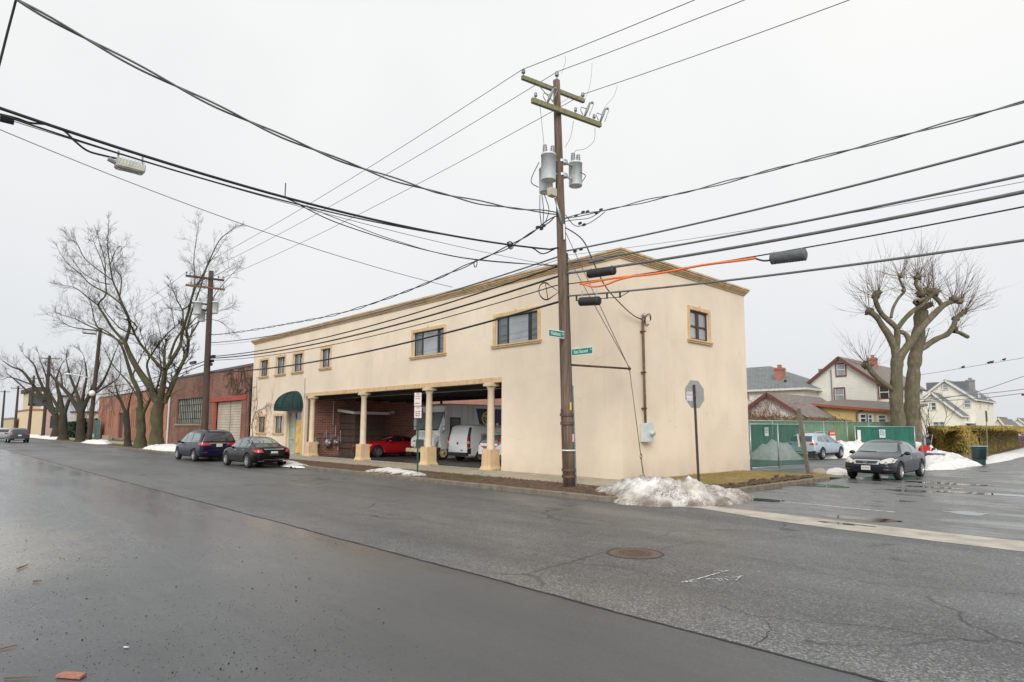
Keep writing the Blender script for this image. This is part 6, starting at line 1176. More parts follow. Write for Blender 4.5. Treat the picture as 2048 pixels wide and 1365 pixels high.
def tree(label, base, D, trunk, limbs, org, sc, seed, trad, mats=(None, None), L=(1.4, 3.), jit=1.4, group=None, kids=4, every=1, up=.08, name='bare_tree', dress_r=1., flare=1.5, twlv=1):
    rng = random.Random(seed); t = thing(name, label, 'tree', tuple(base), 0, group); T = MB(); P = [atD(org[0]+x/sc, org[1]+y/sc, D) for x, y in trunk]; P[0] = Vector(base); S = smoothpath(P, 5); m = len(S)
    T.tube(S, [trad*(1+(flare-1)*max(0, 1-k/(m*.3))**2-.18*k/m)*(1+.10*fbm(tuple(S[k]*1.5))) for k in range(m)], 16, False); i0 = 0
    for q in range(len(T.v)): v = Vector(T.v[q]); T.v[q] = tuple(v+Vector((fbm(tuple(v*1.3)), fbm(tuple(v*1.3+Vector((9, 9, 9)))), 0))*trad*.22)
    obj('trunk', T, mats[0] or m_bark, t, True); C = MB(); W = MB()
    for pl, r0, r1, tw in limbs:
        S = limb(C, trace(pl, org, sc, D, rng, jit), r0*.82, r1*.6, kn=.1)
        if tw: dress(W, S, r1*1.4*dress_r, rng, every, L, twlv, kids, up, start=.25 if tw == 1 else .0)
    cr = obj('crown', C, mats[0] or m_bark, t, True); obj('twigs', W, mats[1] or m_twig, cr); return t
GT = 'street trees along the far strip'
o1, s1 = (0, 400), 2.482
def tb(u): p = onY(u, 892, -3.6); return Vector((p.x, -3.6, .05))
bA = tb(313); DA = dep(bA)
LA = [([(778, 1000), (745, 930), (690, 850), (645, 770), (620, 705)], .42, .24, 0),
 ([(620, 705), (560, 640), (520, 575), (488, 520), (525, 470), (522, 380), (520, 300), (490, 200)], .15, .04, 1),
 ([(622, 705), (642, 640), (640, 590), (610, 525), (585, 460), (560, 400), (545, 320), (535, 230), (538, 140)], .17, .04, 1),
 ([(610, 715), (560, 680), (500, 650), (470, 600), (455, 530), (440, 480)], .12, .035, 1), ([(500, 650), (430, 620), (370, 590), (320, 575)], .09, .03, 1), ([(488, 650), (400, 640), (340, 625), (290, 590)], .08, .03, 1),
 ([(488, 525), (430, 480), (380, 440), (330, 425)], .08, .03, 1), ([(610, 525), (540, 470), (450, 420), (400, 370), (340, 320), (295, 260)], .09, .03, 1), ([(590, 500), (600, 440), (600, 380), (570, 340), (555, 280)], .08, .03, 1), ([(560, 400), (490, 350), (420, 290), (385, 220), (360, 200)], .07, .025, 1), ([(545, 420), (470, 400), (400, 350), (340, 270)], .06, .02, 1), ([(522, 360), (500, 290), (470, 220), (460, 180)], .06, .02, 1), ([(545, 330), (570, 260), (600, 230), (610, 300)], .05, .02, 1),
 ([(795, 1000), (812, 900), (820, 840)], .34, .26, 0), ([(815, 850), (760, 790), (705, 725), (672, 672), (660, 640)], .17, .11, 1), ([(672, 672), (600, 640), (560, 600), (520, 550), (500, 500)], .09, .03, 1), ([(660, 655), (680, 632), (640, 590), (625, 570)], .09, .06, 1),
 ([(818, 850), (855, 790), (895, 720), (905, 660), (935, 560), (962, 450), (1000, 390), (1040, 300), (1090, 200), (1150, 150)], .21, .04, 1), ([(962, 450), (968, 390), (962, 300), (975, 190), (985, 130)], .08, .025, 1),
 ([(818, 850), (815, 790), (818, 745)], .17, .15, 2), ([(840, 790), (870, 700), (905, 640), (908, 560), (905, 545), (880, 500), (860, 450)], .13, .05, 1), ([(905, 545), (940, 520), (970, 440), (985, 420)], .09, .05, 1),
 ([(815, 1010), (855, 920), (880, 860), (915, 790), (935, 720), (925, 650)], .26, .17, 2), ([(925, 650), (950, 560), (990, 450), (1030, 330), (1085, 250)], .13, .03, 1), ([(930, 700), (985, 610), (1040, 520), (1090, 440), (1170, 350)], .10, .025, 1), ([(920, 650), (980, 580), (1050, 560), (1130, 540)], .08, .02, 1), ([(935, 640), (1000, 600), (1080, 600), (1140, 640)], .06, .02, 1), ([(1000, 400), (1080, 370), (1150, 330)], .05, .02, 1),
 ([(760, 930), (730, 830), (745, 780), (800, 700), (830, 665), (868, 630)], .13, .06, 1), ([(770, 960), (800, 850), (790, 770)], .12, .06, 1), ([(740, 790), (710, 690), (660, 560)], .05, .02, 1), ([(820, 750), (790, 640), (780, 580)], .04, .015, 2), ([(870, 640), (850, 540), (840, 480)], .04, .015, 1)]
tree('largest mossy street tree with spreading crown beside the minivan', bA, DA, [(780, 1222), (778, 1130), (782, 1040), (795, 985)], LA, o1, s1, 3, .50, L=(1.2, 2.4), flare=1.3, group=GT, kids=6)
bB = tb(281); tree('mossy street tree just behind the largest one', bB, dep(bB), [(698, 1218), (700, 1120), (695, 1030)], [([(697, 1040), (690, 960), (655, 880), (630, 800), (600, 720), (540, 660), (480, 630)], .30, .05, 1), ([(710, 1060), (745, 990), (770, 940)], .2, .12, 1), ([(690, 990), (640, 910), (560, 820), (520, 740)], .12, .04, 1), ([(655, 880), (690, 800), (720, 740)], .10, .03, 1)], o1, s1, 7, .40, L=(1.3, 2.8), group=GT, kids=4)
bC = tb(255.5); tree('small dark crooked street tree in front of the brick hall', bC, dep(bC), [(634, 1212), (632, 1140), (625, 1050)], [([(625, 1060), (600, 1000), (580, 950), (570, 905)], .2, .05, 1), ([(632, 1060), (645, 990), (660, 940)], .16, .05, 1), ([(605, 1005), (560, 960), (520, 930)], .1, .03, 1)], o1, s1, 9, .28, (m_barkdk, m_twigg), L=(1.1, 2.3), group=GT, kids=5)
def faru(u): p = onY(u, 880, -3.4); return Vector((p.x, -3.4, .0))
for lab, u, tr, lm, sd, r in (('mossy far tree just left of the lamp-armed pole', 160, [(400, 1192), (400, 1120), (402, 1050)], [([(400, 1060), (350, 980), (310, 930), (260, 880), (245, 850)], .40, .08, 1), ([(400, 1055), (385, 970), (350, 880), (330, 800)], .34, .08, 1), ([(405, 1055), (440, 980), (500, 920), (540, 840), (570, 760)], .36, .08, 1), ([(402, 1060), (415, 960), (430, 870), (420, 800)], .3, .07, 1), ([(430, 990), (480, 870), (500, 780)], .2, .05, 1), ([(440, 985), (520, 930), (590, 880), (600, 800)], .16, .05, 1), ([(310, 930), (300, 860), (270, 840)], .14, .05, 1)], 15, .46),
        ('far tree with a heavy trunk between two far poles', 126, [(312, 1188), (312, 1120), (315, 1060)], [([(315, 1065), (300, 980), (280, 900), (300, 830)], .4, .09, 1), ([(318, 1065), (345, 990), (380, 930), (400, 860)], .36, .09, 1), ([(312, 1065), (270, 1000), (240, 930), (250, 850)], .34, .09, 1)], 17, .52),
        ('leftmost far tree leaning wide over the street', 109, [(268, 1186), (280, 1120), (276, 1068)], [([(276, 1070), (220, 1000), (165, 920), (110, 850), (60, 830), (15, 800)], .44, .07, 1), ([(272, 1070), (235, 980), (190, 880), (170, 820), (130, 780)], .38, .07, 1), ([(270, 1065), (240, 960), (230, 880), (200, 800)], .34, .07, 1), ([(220, 1000), (150, 960), (70, 890), (30, 860)], .22, .06, 1), ([(280, 1065), (290, 980), (270, 880)], .3, .07, 1), ([(165, 920), (110, 900), (50, 880), (20, 890)], .16, .05, 1)], 19, .5)):
    b = faru(u); D = dep(b); tree(lab, b, D, tr, lm, o1, s1, sd, r, (m_barkdk, m_twigg), L=(2.2, 3.9), jit=3, group=GT, kids=6)
# a thicket of paler twigs behind the far trees
rng = random.Random(77); g = MB()
for k in range(26): u = rng.uniform(128, 250); p = onY(u, 850, rng.uniform(1.5, 2.4)); p.z = rng.uniform(3.2, 5); grow(g, p, Vector((rng.gauss(0, .4), rng.gauss(0, .2), 1)).normalized(), rng.uniform(3., 5.5), .05, 1, rng, .1, 5, .15)
tag(obj('hedgerow_twigs', g, M('twig_tan', (.20, .13, .10), .9)), 'haze of thin tan twigs behind the far street trees', 'brush', kind='stuff')
# pollarded pair on the right
o2, s2 = (1560, 480), 4.55; GR = 'pollarded trees behind the green gate'
p0 = atD(1795, 880, 47.5); bR = Vector((p0.x, p0.y, .0)); D1 = dep(bR); p0 = atD(1822, 880, 48.5); bS = Vector((p0.x, p0.y, .0)); D2_ = dep(bS)
def pollard(label, base, D, trunk, limbs, knobs, seed, trad):
    rng = random.Random(seed); t = thing('pollard_tree', label, 'tree', tuple(base), 0, GR); T = MB(); P = [Vector(base)]+[atD(o2[0]+x/s2, o2[1]+y/s2, D) for x, y in trunk]; S = smoothpath(P, 6); m = len(S)
    T.tube(S, [trad*(1+.35*max(0, 1-k/(m*.35))**2-.22*k/m)*(1+.12*fbm(tuple(S[k]*1.2))) for k in range(m)], 18, False)
    for q in range(len(T.v)): v = Vector(T.v[q]); T.v[q] = tuple(v+Vector((fbm(tuple(v*1.1)), fbm(tuple(v*1.1+Vector((9, 9, 9)))), 0))*trad*.2)
    obj('trunk', T, m_barklt, t, True); C = MB(); W = MB()
    for pl, r0, r1 in limbs:
        S = limb(C, trace(pl, o2, s2, D, rng, .8), r0*.62, r1*.66, 10, 5, .16); 
        for k in range(len(S)//3, len(S)-1, 2):
            if rng.random() < .8: grow(W, S[k].copy(), Vector((rng.gauss(0, .8), rng.gauss(0, .8), .5)).normalized(), rng.uniform(.5, 1.4), .014, 2, rng, .1, 4, .2)
    for (x, y, r, n, lx) in knobs:
        c = atD(o2[0]+x/s2, o2[1]+y/s2, D); r *= .68; i = len(C.v); C.sphere(tuple(c), r, 7, (1.1, 1.1, .9))
        for q in range(i, len(C.v)): v = Vector(C.v[q]); C.v[q] = tuple(v+(v-c)*.5*fbm(tuple(v*5)))
        for k in range(int(n*.8)):
            el = rng.uniform(-.35, 1.5); az = rng.uniform(0, 2*PI); d = Vector((math.cos(az)*math.cos(el)+RT[0]*lx, math.sin(az)*math.cos(el)+RT[1]*lx, math.sin(el)+.25)).normalized(); grow(W, c+d*r*.8, d, rng.uniform(1.2, 3.1), rng.uniform(.013, .021), 2, rng, .07, 4, .09, (.25, .6), 4)
    cr = obj('crown', C, m_barklt, t, True); obj('twigs', W, m_twigr, cr)
pollard('left pollarded tree with forked limbs ending in knobs behind the green gate', bR, D1, [(1075, 1620), (1058, 1365), (1062, 1200), (1070, 1060)],
 [([(1062, 1100), (1035, 970), (985, 860), (935, 790), (880, 705), (820, 655)], .50, .30), ([(1060, 1000), (1065, 900), (1060, 810), (1000, 745), (930, 680), (885, 600), (865, 520), (895, 475)], .42, .22), ([(1075, 800), (1140, 715), (1210, 650), (1290, 590), (1360, 520), (1400, 480)], .30, .26), ([(1010, 710), (1030, 620), (1080, 530), (1135, 465), (1105, 400), (1085, 350), (1095, 325)], .18, .11),
  ([(1080, 1090), (1130, 1010), (1200, 920), (1290, 800), (1380, 700), (1485, 600), (1560, 565), (1640, 555)], .52, .26), ([(1170, 940), (1165, 890), (1130, 850), (1085, 835)], .30, .26), ([(1480, 605), (1420, 530), (1340, 490), (1280, 470), (1235, 400), (1255, 340)], .28, .18), ([(1062, 1380), (990, 1340), (900, 1270), (840, 1210), (800, 1150), (780, 1120)], .34, .28), ([(1350, 520), (1290, 545), (1250, 565)], .2, .2)],
 [(815, 655, .45, 22, -.6), (870, 515, .38, 24, -.5), (900, 478, .32, 20, -.2), (1095, 330, .25, 26, 0), (1120, 460, .2, 10, 0), (1400, 480, .5, 26, .1), (1290, 490, .5, 22, 0), (1250, 565, .4, 14, -.2), (1255, 345, .38, 34, 0), (1580, 540, .42, 26, .5), (1635, 560, .35, 22, .8), (790, 1140, .5, 26, -.5), (1340, 460, .4, 20, 0)], 41, .49)
pollard('right pollarded tree with a mossy trunk and a sawn side stub', bS, D2_, [(1200, 1700), (1203, 1365), (1215, 1180), (1238, 1040), (1260, 900), (1272, 740), (1290, 640)],
 [([(1285, 660), (1310, 620), (1370, 590)], .42, .34), ([(1250, 1010), (1320, 970), (1420, 905), (1520, 860), (1575, 790), (1605, 715), (1670, 660)], .42, .22), ([(1575, 830), (1630, 845), (1710, 885)], .26, .22), ([(1290, 990), (1330, 890), (1360, 800)], .10, .04)],
 [(1370, 590, .3, 12, .2), (1605, 715, .34, 26, .7), (1675, 658, .28, 28, .8), (1590, 810, .32, 14, .3), (1280, 850, .3, 8, .4)], 43, .52)
# small bare saplings
g = MB(); rng = random.Random(5)
def sapling(label, u, v, D, h, n, mat=m_twigg, name='bare_shrub', lean=0):
    p = atD(u, v, D); p.z = 0; t = thing(name, label, 'shrub', tuple(p)); g = MB(); 
    for k in range(n): grow(g, p.copy(), Vector((rng.gauss(lean, .35), rng.gauss(lean, .35), 1)).normalized(), h*rng.uniform(.6, 1), .035, 1, rng, .03, 5, .14)
    obj('stems', g, mat, t)
sapling('arching bare shrub before the gable of the right-hand cream house', 1858, 880, 52, 4.6, 9)
# ------------------------------------------------------------------ houses behind the lot
m_sid = siding('siding_cream_white', (.86, .84, .76), .14); m_sidy = siding('siding_yellow', (.70, .52, .22), .14); m_sidb = siding('siding_beige', (.86, .83, .72), .16)
m_shg = shingle('shingle_grey_green', (.22, .245, .245)); m_shb = shingle('shingle_brown', (.26, .22, .20)); m_shd = shingle('shingle_slate', (.20, .215, .23)); m_bar = M('bargeboard_maroon', (.15, .055, .045), .6); m_bw = M('bargeboard_white', (.66, .66, .62), .6)
def gable(label, peak, eaveL, length, pitch_half=None, wall=m_sid, roof=m_shb, barge=m_bar, base=0, over=.35, name='house', thick=.18, wside=None):
    """gable wall faces the street (-y); ridge runs back along +y.  peak = (x, y, z), eaveL = (x, z) of the left eave tip"""
    px, py, pz = peak; t = thing(name, label, 'house', (px, py+length/2, 0)); hw = px-eaveL[0]; ez = eaveL[1]; s_ = (pz-ez)/hw; w = hw-over; wz = pz-s_*w-.1; g = MB()
    y0, y1 = py+over, py+length-over; i = len(g.v); pr = [(px-w, base), (px+w, base), (px+w, wz), (px, pz-.12), (px-w, wz)]
    for y in (y0, y1):
        for x, z in pr: g.v.append((x, y, z))
    g.f += [tuple(i+k for k in range(5)), tuple(i+5+k for k in reversed(range(5)))]+[(i+k, i+(k+1) % 5, i+5+(k+1) % 5, i+5+k) for k in range(5) if k not in (2, 3)]; g.mi += [0]*5; obj('wall', g, wall, t)
    g = MB()
    for sg in (-1, 1):
        a = (px, pz); b = (px+sg*hw, ez); n = Vector((-(b[1]-a[1]), 0, b[0]-a[0])).normalized(); n = n if n.z > 0 else -n; j = len(g.v)
        for y in (py, py+length):
            for (x, z) in (a, b): g.v.append((x, y, z)); g.v.append((x-n.x*thick, y, z-n.z*thick))
        q = [j+k for k in range(8)]; g.f += [(q[0], q[2], q[6], q[4]), (q[1], q[5], q[7], q[3]), (q[0], q[1], q[3], q[2]), (q[4], q[6], q[7], q[5]), (q[2], q[3], q[7], q[6]), (q[0], q[4], q[5], q[1])]; g.mi += [0]*6
    rf = obj('roof', g, roof, t); g = MB()
    for sg in (-1, 1): g.bar((px, py-.03, pz-.14), (px+sg*hw, py-.03, ez-.14), .05, .26)
    for sg in (-1, 1): g.bar((px+sg*hw, py, ez-.1), (px+sg*hw, py+length, ez-.1), .06, .16)
    obj('bargeboard', g, barge, t); return t, rf, y0
def hwin(t, x, y, z, w, h, trim, glass=m_glassl, axis='y', sash=True):
    g = MB(); f = .1
    def B(m, a0, a1, z0, z1, d0, d1):
        if axis == 'y': m.box(a0, a1, y-d1, y-d0, z0, z1)
        else: m.box(y+d0, y+d1, a0, a1, z0, z1)
    B(g, x-w/2-f, x-w/2, z-f, z+h+f, .002, .08); B(g, x+w/2, x+w/2+f, z-f, z+h+f, .002, .08); B(g, x-w/2, x+w/2, z+h, z+h+f, .002, .08); B(g, x-w/2, x+w/2, z-f, z, .002, .09)
    o = obj('window', g, trim, t); g = MB(); B(g, x-w/2, x+w/2, z, z+h, .003, .03); obj('pane', g, glass, o); g = MB()
    B(g, x-w/2, x+w/2, z+h/2-.04, z+h/2+.04, .031, .07); B(g, x-w/2, x-w/2+.06, z, z+h, .031, .06); B(g, x+w/2-.06, x+w/2, z, z+h, .031, .06); obj('sash', g, m_bw, o)
    return o
def chimney(rf, x, y, z0, z1, mat, w=.7): g = MB(); g.box(x-w/2, x+w/2, y-w/2, y+w/2, z0, z1); g.box(x-w/2-.06, x+w/2+.06, y-w/2-.06, y+w/2+.06, z1-.25, z1-.1); g.box(x-w*.2, x+w*.2, y-w*.2, y+w*.2, z1, z1+.3); obj('chimney', g, mat, rf)
def lvl(u, v, y): return onY(u, v, y)
# big white gabled house
pk_ = atD(1676, 713, 60); yh = pk_.y; e = lvl(1606, 772, yh); t, rf, y0 = gable('white two-storey house with maroon gable edges behind the garages', tuple(pk_), (e.x, e.z), 16, wall=m_sid, roof=m_shb, barge=m_bar)
for (ua, ub, va, vb) in ((1674, 1690, 728, 752), (1671, 1688, 777, 804)): a, b = lvl(ua, vb, y0), lvl(ub, va, y0); hwin(t, (a.x+b.x)/2, y0, a.z, b.x-a.x, b.z-a.z, m_bar)
g = MB(); a = lvl(1662, 740, y0); g.box(a.x-.05, a.x+.05, y0-.09, y0-.01, 2, a.z); obj('downpipe', g, m_grey, t); m_chim = brickmat('brick_chimney', (.40, .13, .085), (.30, .10, .07), (.4, .3, .25), stain=.15)
q = atD(1746, 735, 65); chimney(rf, q.x, q.y, q.z-2.5, onY(1746, 716, q.y).z, m_chim)
hwin(t, lvl(1769, 790, y0).x, y0, lvl(1769, 797, y0).z, .8, 1.1, m_bar, m_cglassd)
q = lvl(1640, 738, yh+6); g = MB(); g.box(q.x+.2, q.x+1.6, yh+5, yh+8, q.z-1.5, q.z-.1); obj('dormer', g, m_shb, rf)
# yellow single-storey wing
a = atD(1626, 807, 53); b = lvl(1800, 836, a.y); t = thing('house_wing', 'low yellow wing with brown roof in front of the white house', 'house', (a.x+4, a.y+4, 0)); x0, x1, yv = a.x+.3, lvl(1790, 840, a.y).x, a.y+.4
g = MB(); zl, zr = a.z-.25, a.z-.9; g.quad((x0, yv, 0), (x1, yv, 0), (x1, yv, zr), (x0, yv, zl)); g.quad((x1, yv, 0), (x1, yv+7, 0), (x1, yv+7, zr+.3), (x1, yv, zr)); g.quad((x0, yv, 0), (x0, yv+7, 0), (x0, yv+7, zl), (x0, yv, zl)); obj('wall', g, m_sidy, t)
g = MB(); i = 0; z2 = a.z+.1
for dz in (0, -.16): g.v += [(a.x-.2, a.y, a.z+dz), (x1+.5, a.y, zr+.15+dz), (x1+.5, a.y+7.5, zr+.9+dz), (a.x-.2, a.y+7.5, a.z+.6+dz)]
g.f = [(0, 1, 2, 3), (4, 7, 6, 5), (0, 4, 5, 1), (1, 5, 6, 2), (2, 6, 7, 3), (3, 7, 4, 0)]; g.mi = [0]*6; rw = obj('roof', g, m_shb, t); g = MB(); g.bar((a.x-.2, a.y-.04, a.z-.1), (x1+.5, a.y-.04, zr+.05), .05, .2); obj('bargeboard', g, M('bargeboard_red', (.34, .08, .05), .6), rw)
for (ua, ub, va, vb) in ((1721, 1733, 830, 838), (1737, 1745, 831, 838), (1757, 1772, 832, 838)): p, q = lvl(ua, vb+6, yv), lvl(ub, va, yv); hwin(t, (p.x+q.x)/2, yv, p.z, q.x-p.x, q.z-p.z, m_bw, m_cglassd)
g = MB(); p = lvl(1714, 824, yv); g.tube([(p.x+.5, yv-.15, p.z+.1), (p.x, yv-.12, p.z-.1), (p.x, yv-.1, .5)], .05, 6); obj('downpipe', g, M('pipe_brown', (.15, .09, .05), .6), t)
# garage with brown roof and vines
pk_ = atD(1533, 785, 50); e = lvl(1494, 812, pk_.y); er = lvl(1614, 835, pk_.y); hwL = pk_.x-e.x; t, rf, y0 = gable('low white garage with brown roof and red edge behind the mesh gate', tuple(pk_), (pk_.x-(er.x-pk_.x), er.z), 11, wall=m_sid, roof=m_shb, barge=m_bar, name='garage')
rng = random.Random(8); g = MB()
for k in range(60): x = pk_.x+rng.uniform(-2.6, 1.1); grow(g, Vector((x, y0-.25, rng.uniform(2.4, 3.6))), Vector((rng.gauss(0, .6), -.1, rng.choice((-.6, 1)))).normalized(), rng.uniform(.9, 1.8), .02, 1, rng, -.08, 5, .3)
tag(obj('climbing_vine', g, M('vine_maroon', (.20, .09, .08), .9, var=.4)), 'dense maroon vine stems covering the left half of the garage gable', 'vine')
# hipped house
pk_ = atD(1522, 734, 68); yy = lvl(1500, 775, pk_.y-6).y; t = thing('house', 'house with grey-green hipped roof and small brick chimney at the left', 'house', (pk_.x, pk_.y, 0)); ez = lvl(1540, 778, yy).z; xL, xR = pk_.x-8, lvl(1613, 779, yy).x; r1, r2 = Vector((pk_.x-2, yy+6, pk_.z)), Vector((pk_.x+1.0, yy+6, pk_.z))
g = MB(); A, B, C_, D_ = Vector((xL, yy, ez)), Vector((xR, yy, ez)), Vector((xR, yy+12, ez)), Vector((xL, yy+12, ez)); g.quad(A, B, r2, r1); g.quad(B, C_, r2); g.quad(C_, D_, r1, r2); g.quad(D_, A, r1); rf = obj('roof', g, m_shg, t); g = MB(); g.box(xL, xR, yy, yy+12, ez-.2, ez-.005); obj('fascia', g, m_bw, rf); g = MB(); g.box(xL+.5, xR-.5, yy+.5, yy+11.5, 0, ez-.2); obj('wall', g, m_sidb, t)
q = lvl(1560, 757, yy+2.5); g = MB(); chimney(rf, q.x, q.y, q.z-.8, onY(1560, 736, q.y).z, m_chim, .8); q = lvl(1571, 770, yy+1.5); g.tube([(q.x, q.y, q.z-.6), (q.x, q.y, q.z+.5)], .12, 8); obj('vent', g, m_plastic, rf)
a, b = lvl(1494, 800, yy+.5), lvl(1499, 781, yy+.5); hwin(t, (a.x+b.x)/2, yy+.5, a.z, b.x-a.x, b.z-a.z, m_bw)
# cream house on the right
pk_ = atD(1888, 759, 92); e = lvl(1846, 801, pk_.y); er = lvl(1954, 799, pk_.y); t, rf, y0 = gable('cream two-storey house with slate roof to the right of the pollarded trees', tuple(pk_), (pk_.x-(er.x-pk_.x), er.z), 14, wall=m_sidb, roof=m_shd, barge=m_bw, thick=.25)
for (ua, ub, va, vb) in ((1886, 1896, 771, 780), (1929, 1941, 801, 815)): a, b = lvl(ua, vb, y0), lvl(ub, va, y0); hwin(t, (a.x+b.x)/2, y0, a.z, b.x-a.x, b.z-a.z, m_bw)
q = atD(1941, 772, 97); chimney(rf, q.x, q.y, q.z-2, onY(1941, 760, q.y).z, M('chimney_grey', (.25, .25, .23), .9), 1.0)
q = lvl(1990, 806, pk_.y+8); g = MB(); xe = q.x
a = lvl(1856, 773, pk_.y+4); g.box(a.x, a.x+5, pk_.y+3, pk_.y+5, a.z-2, a.z+.5); obj('dormer', g, m_shd, rf)
pk2 = Vector((lvl(1862, 784, pk_.y-4).x, pk_.y-4, lvl(1862, 784, pk_.y-4).z)); e2_ = lvl(1926, 832, pk_.y-4); t2, rf2, y2 = gable('lower front gable wing of the cream house behind the hedge', tuple(pk2), (pk2.x-(e2_.x-pk2.x), e2_.z), 4.2, wall=m_sidb, roof=m_shd, barge=m_bw, thick=.2, name='house_wing')
for (ua, ub, va, vb) in ((1863, 1872, 806, 820), (1867, 1877, 845, 856), (1880, 1889, 845, 856)): a, b = lvl(ua, vb, y2), lvl(ub, va, y2); hwin(t2, (a.x+b.x)/2, y2, a.z, b.x-a.x, b.z-a.z, m_bw, m_cglass)
a, b = lvl(1922, 846, y0), lvl(1952, 850, y0); g = MB(); g.quad((a.x, y0-.02, a.z+.4), (b.x, y0-.02, a.z+.4), (b.x+.2, y0-1.5, a.z-.1), (a.x-.2, y0-1.5, a.z-.1)); g.quad((a.x, y0-.02, a.z+.35), (b.x, y0-.02, a.z+.35), (b.x+.2, y0-1.5, a.z-.15), (a.x-.2, y0-1.5, a.z-.15)); obj('canopy', g, m_bw, t)
g = MB(); g.box(a.x, b.x, y0-.05, y0-.01, 0, a.z); obj('door', g, m_grey, t)
# right side wall detail and more distant roofs
xr_ = pk_.x+(er.x-pk_.x)-.35
for yy_ in (y0+3, y0+9): hwin(t, yy_, xr_, 5.2, .9, 2.0, m_bw, m_cglass, axis='x')
for k, (u0, u1, v0, v1, D, c, lb) in enumerate(((1990, 2030, 838, 853, 130, m_shd, 'distant grey-roofed house beyond the hedge end'), (2016, 2060, 836, 852, 150, m_shd, 'farthest grey-roofed house at the right edge'), (1985, 2010, 834, 850, 118, m_shb, 'small steep brown roof just right of the cream house'))):
    a, b = atD(u0, v1, D), atD(u1, v0, D); pz = b.z; ex = min(a.x, b.x); gable(lb, ((a.x+b.x)/2, a.y, pz), (a.x, a.z), 9, wall=m_sidb, roof=c, barge=m_bw)
# ------------------------------------------------------------------ fences, gates
def meshmat(name, c, al, vary=True):
    s = NT(name); o_ = s.mix(s.ramp(s.noise(2.5, 5), [(.3, 0.), (.7, 1.)]), tuple(x*.7 for x in c), c); o_ = s.mix(s.ramp(s.noise(5, 5, .6, scl=(1, 1, .08)), [(.45, 0.), (.7, .45)]), o_, tuple(min(1, x*1.5+.01) for x in c)); s.col(o_); s.setp(rough=.8); s.bump(s.noise(3, 4, .6, scl=(1, 1, .15)), .5, .05)
    v = wallvec(s); mp = s.n('ShaderNodeMapping'); mp.inputs['Rotation'].default_value = (0, 0, PI/4); s.l(v, mp.inputs[0]); ck = s.n('ShaderNodeTexBrick'); ck.offset = 0; ck.inputs['Scale'].default_value = 1; ck.inputs['Brick Width'].default_value = .06; ck.inputs['Row Height'].default_value = .06; ck.inputs['Mortar Size'].default_value = .006; s.l(mp.outputs[0], ck.inputs['Vector'])
    s.setp(alpha=s.math('MAXIMUM', ck.outputs['Fac'], al)); MATS[name] = s.m; return s.m
m_mesh = meshmat('privacy_mesh', (.006, .09, .065), .62); m_mesh2 = meshmat('privacy_mesh_dense', (.008, .115, .08), .93); m_mesh3 = meshmat('chain_link_screen', (.10, .21, .13), .82)
GG = 'green mesh rolling gates'
A_, B_ = onZ(1503, 940.3, .05), onZ(1611, 933.5, .05); H_ = 2.1
t = thing('mesh_gate', 'green mesh gate panel between the cream wall and the leaning post', 'gate', tuple((A_+B_)/2), 0, GG); g = MB()
for p in (A_, A_.lerp(B_, .49), B_): g.tube([p, p+Vector((0, 0, H_))], .035, 8)
for z in (.08, H_-.03): g.tube([A_+Vector((0, 0, z)), B_+Vector((0, 0, z))], .025, 6)
obj('frame', g, m_galv, t, True); g = MB(); d = Vector((-.02, 0, 0)); g.quad(A_+d+Vector((0, 0, .08)), B_+d+Vector((0, 0, .08)), B_+d+Vector((0, 0, H_-.03)), A_+d+Vector((0, 0, H_-.03))); obj('mesh_screen', g, m_mesh, t)
nrm2 = Vector(((B_-A_).y, -(B_-A_).x, 0)).normalized(); q = A_.lerp(B_, .27)+nrm2*.05+Vector((0, 0, 1.72)); sdv2 = (B_-A_).normalized(); g = MB(); g.quad(*[q+sdv2*x+Vector((0, 0, z)) for x, z in ((-.16, -.2), (.16, -.2), (.16, .2), (-.16, .2))]); sg_ = obj('gate_sign', g, M('sign_greyed', (.45, .50, .48), .6, var=.25, ns=9), t); rtg = Matrix((sdv2, Vector((0, 0, 1)), nrm2)).transposed()
marks(M('faded_ink', (.14, .15, .15), .7), sg_, q+nrm2*.004+Vector((0, 0, .05)), rtg, .24, .24, 3, 3, 5)
q = B_+Vector((.1, -.25, 1.55)); g = MB(); g.box(q.x-.015, q.x+.005, q.y-.13, q.y+.05, q.z-.35, q.z+.3); obj('side_sign', g, M('sign_pinkish', (.66, .58, .56)), t)
C1, C2 = atD(1712, 900, 45), atD(1831, 900, 45); C1.z = C2.z = .05
t = thing('mesh_gate', 'green mesh gate panel behind the dark grey sedan', 'gate', tuple((C1+C2)/2), 0, GG); g = MB()
for p in (C1, C2): g.tube([p, p+Vector((0, 0, H_+.0))], .04, 8)
for z in (.1, H_-.05): g.tube([C1+Vector((0, 0, z)), C2+Vector((0, 0, z))], .03, 6)
obj('frame', g, m_galv, t, True); g = MB(); g.quad(C1+Vector((0, 0, .1)), C2+Vector((0, 0, .1)), C2+Vector((0, 0, H_-.05)), C1+Vector((0, 0, H_-.05))); obj('mesh_screen', g, m_mesh2, t)
sdv3 = (C2-C1).normalized(); n3_ = Vector((sdv3.y, -sdv3.x, 0)); q = C1.lerp(C2, .45)+n3_*.06+Vector((0, 0, 1.55)); g = MB(); g.quad(*[q+sdv3*x+Vector((0, 0, z)) for x, z in ((-.22, -.3), (.22, -.3), (.22, .3), (-.22, .3))]); sg_ = obj('gate_sign', g, MATS['sign_greyed'], t); marks(MATS['faded_ink'], sg_, q+n3_*.006+Vector((0, 0, .05)), Matrix((sdv3, Vector((0, 0, 1)), n3_)).transposed(), .32, .4, 3, 3, 6)
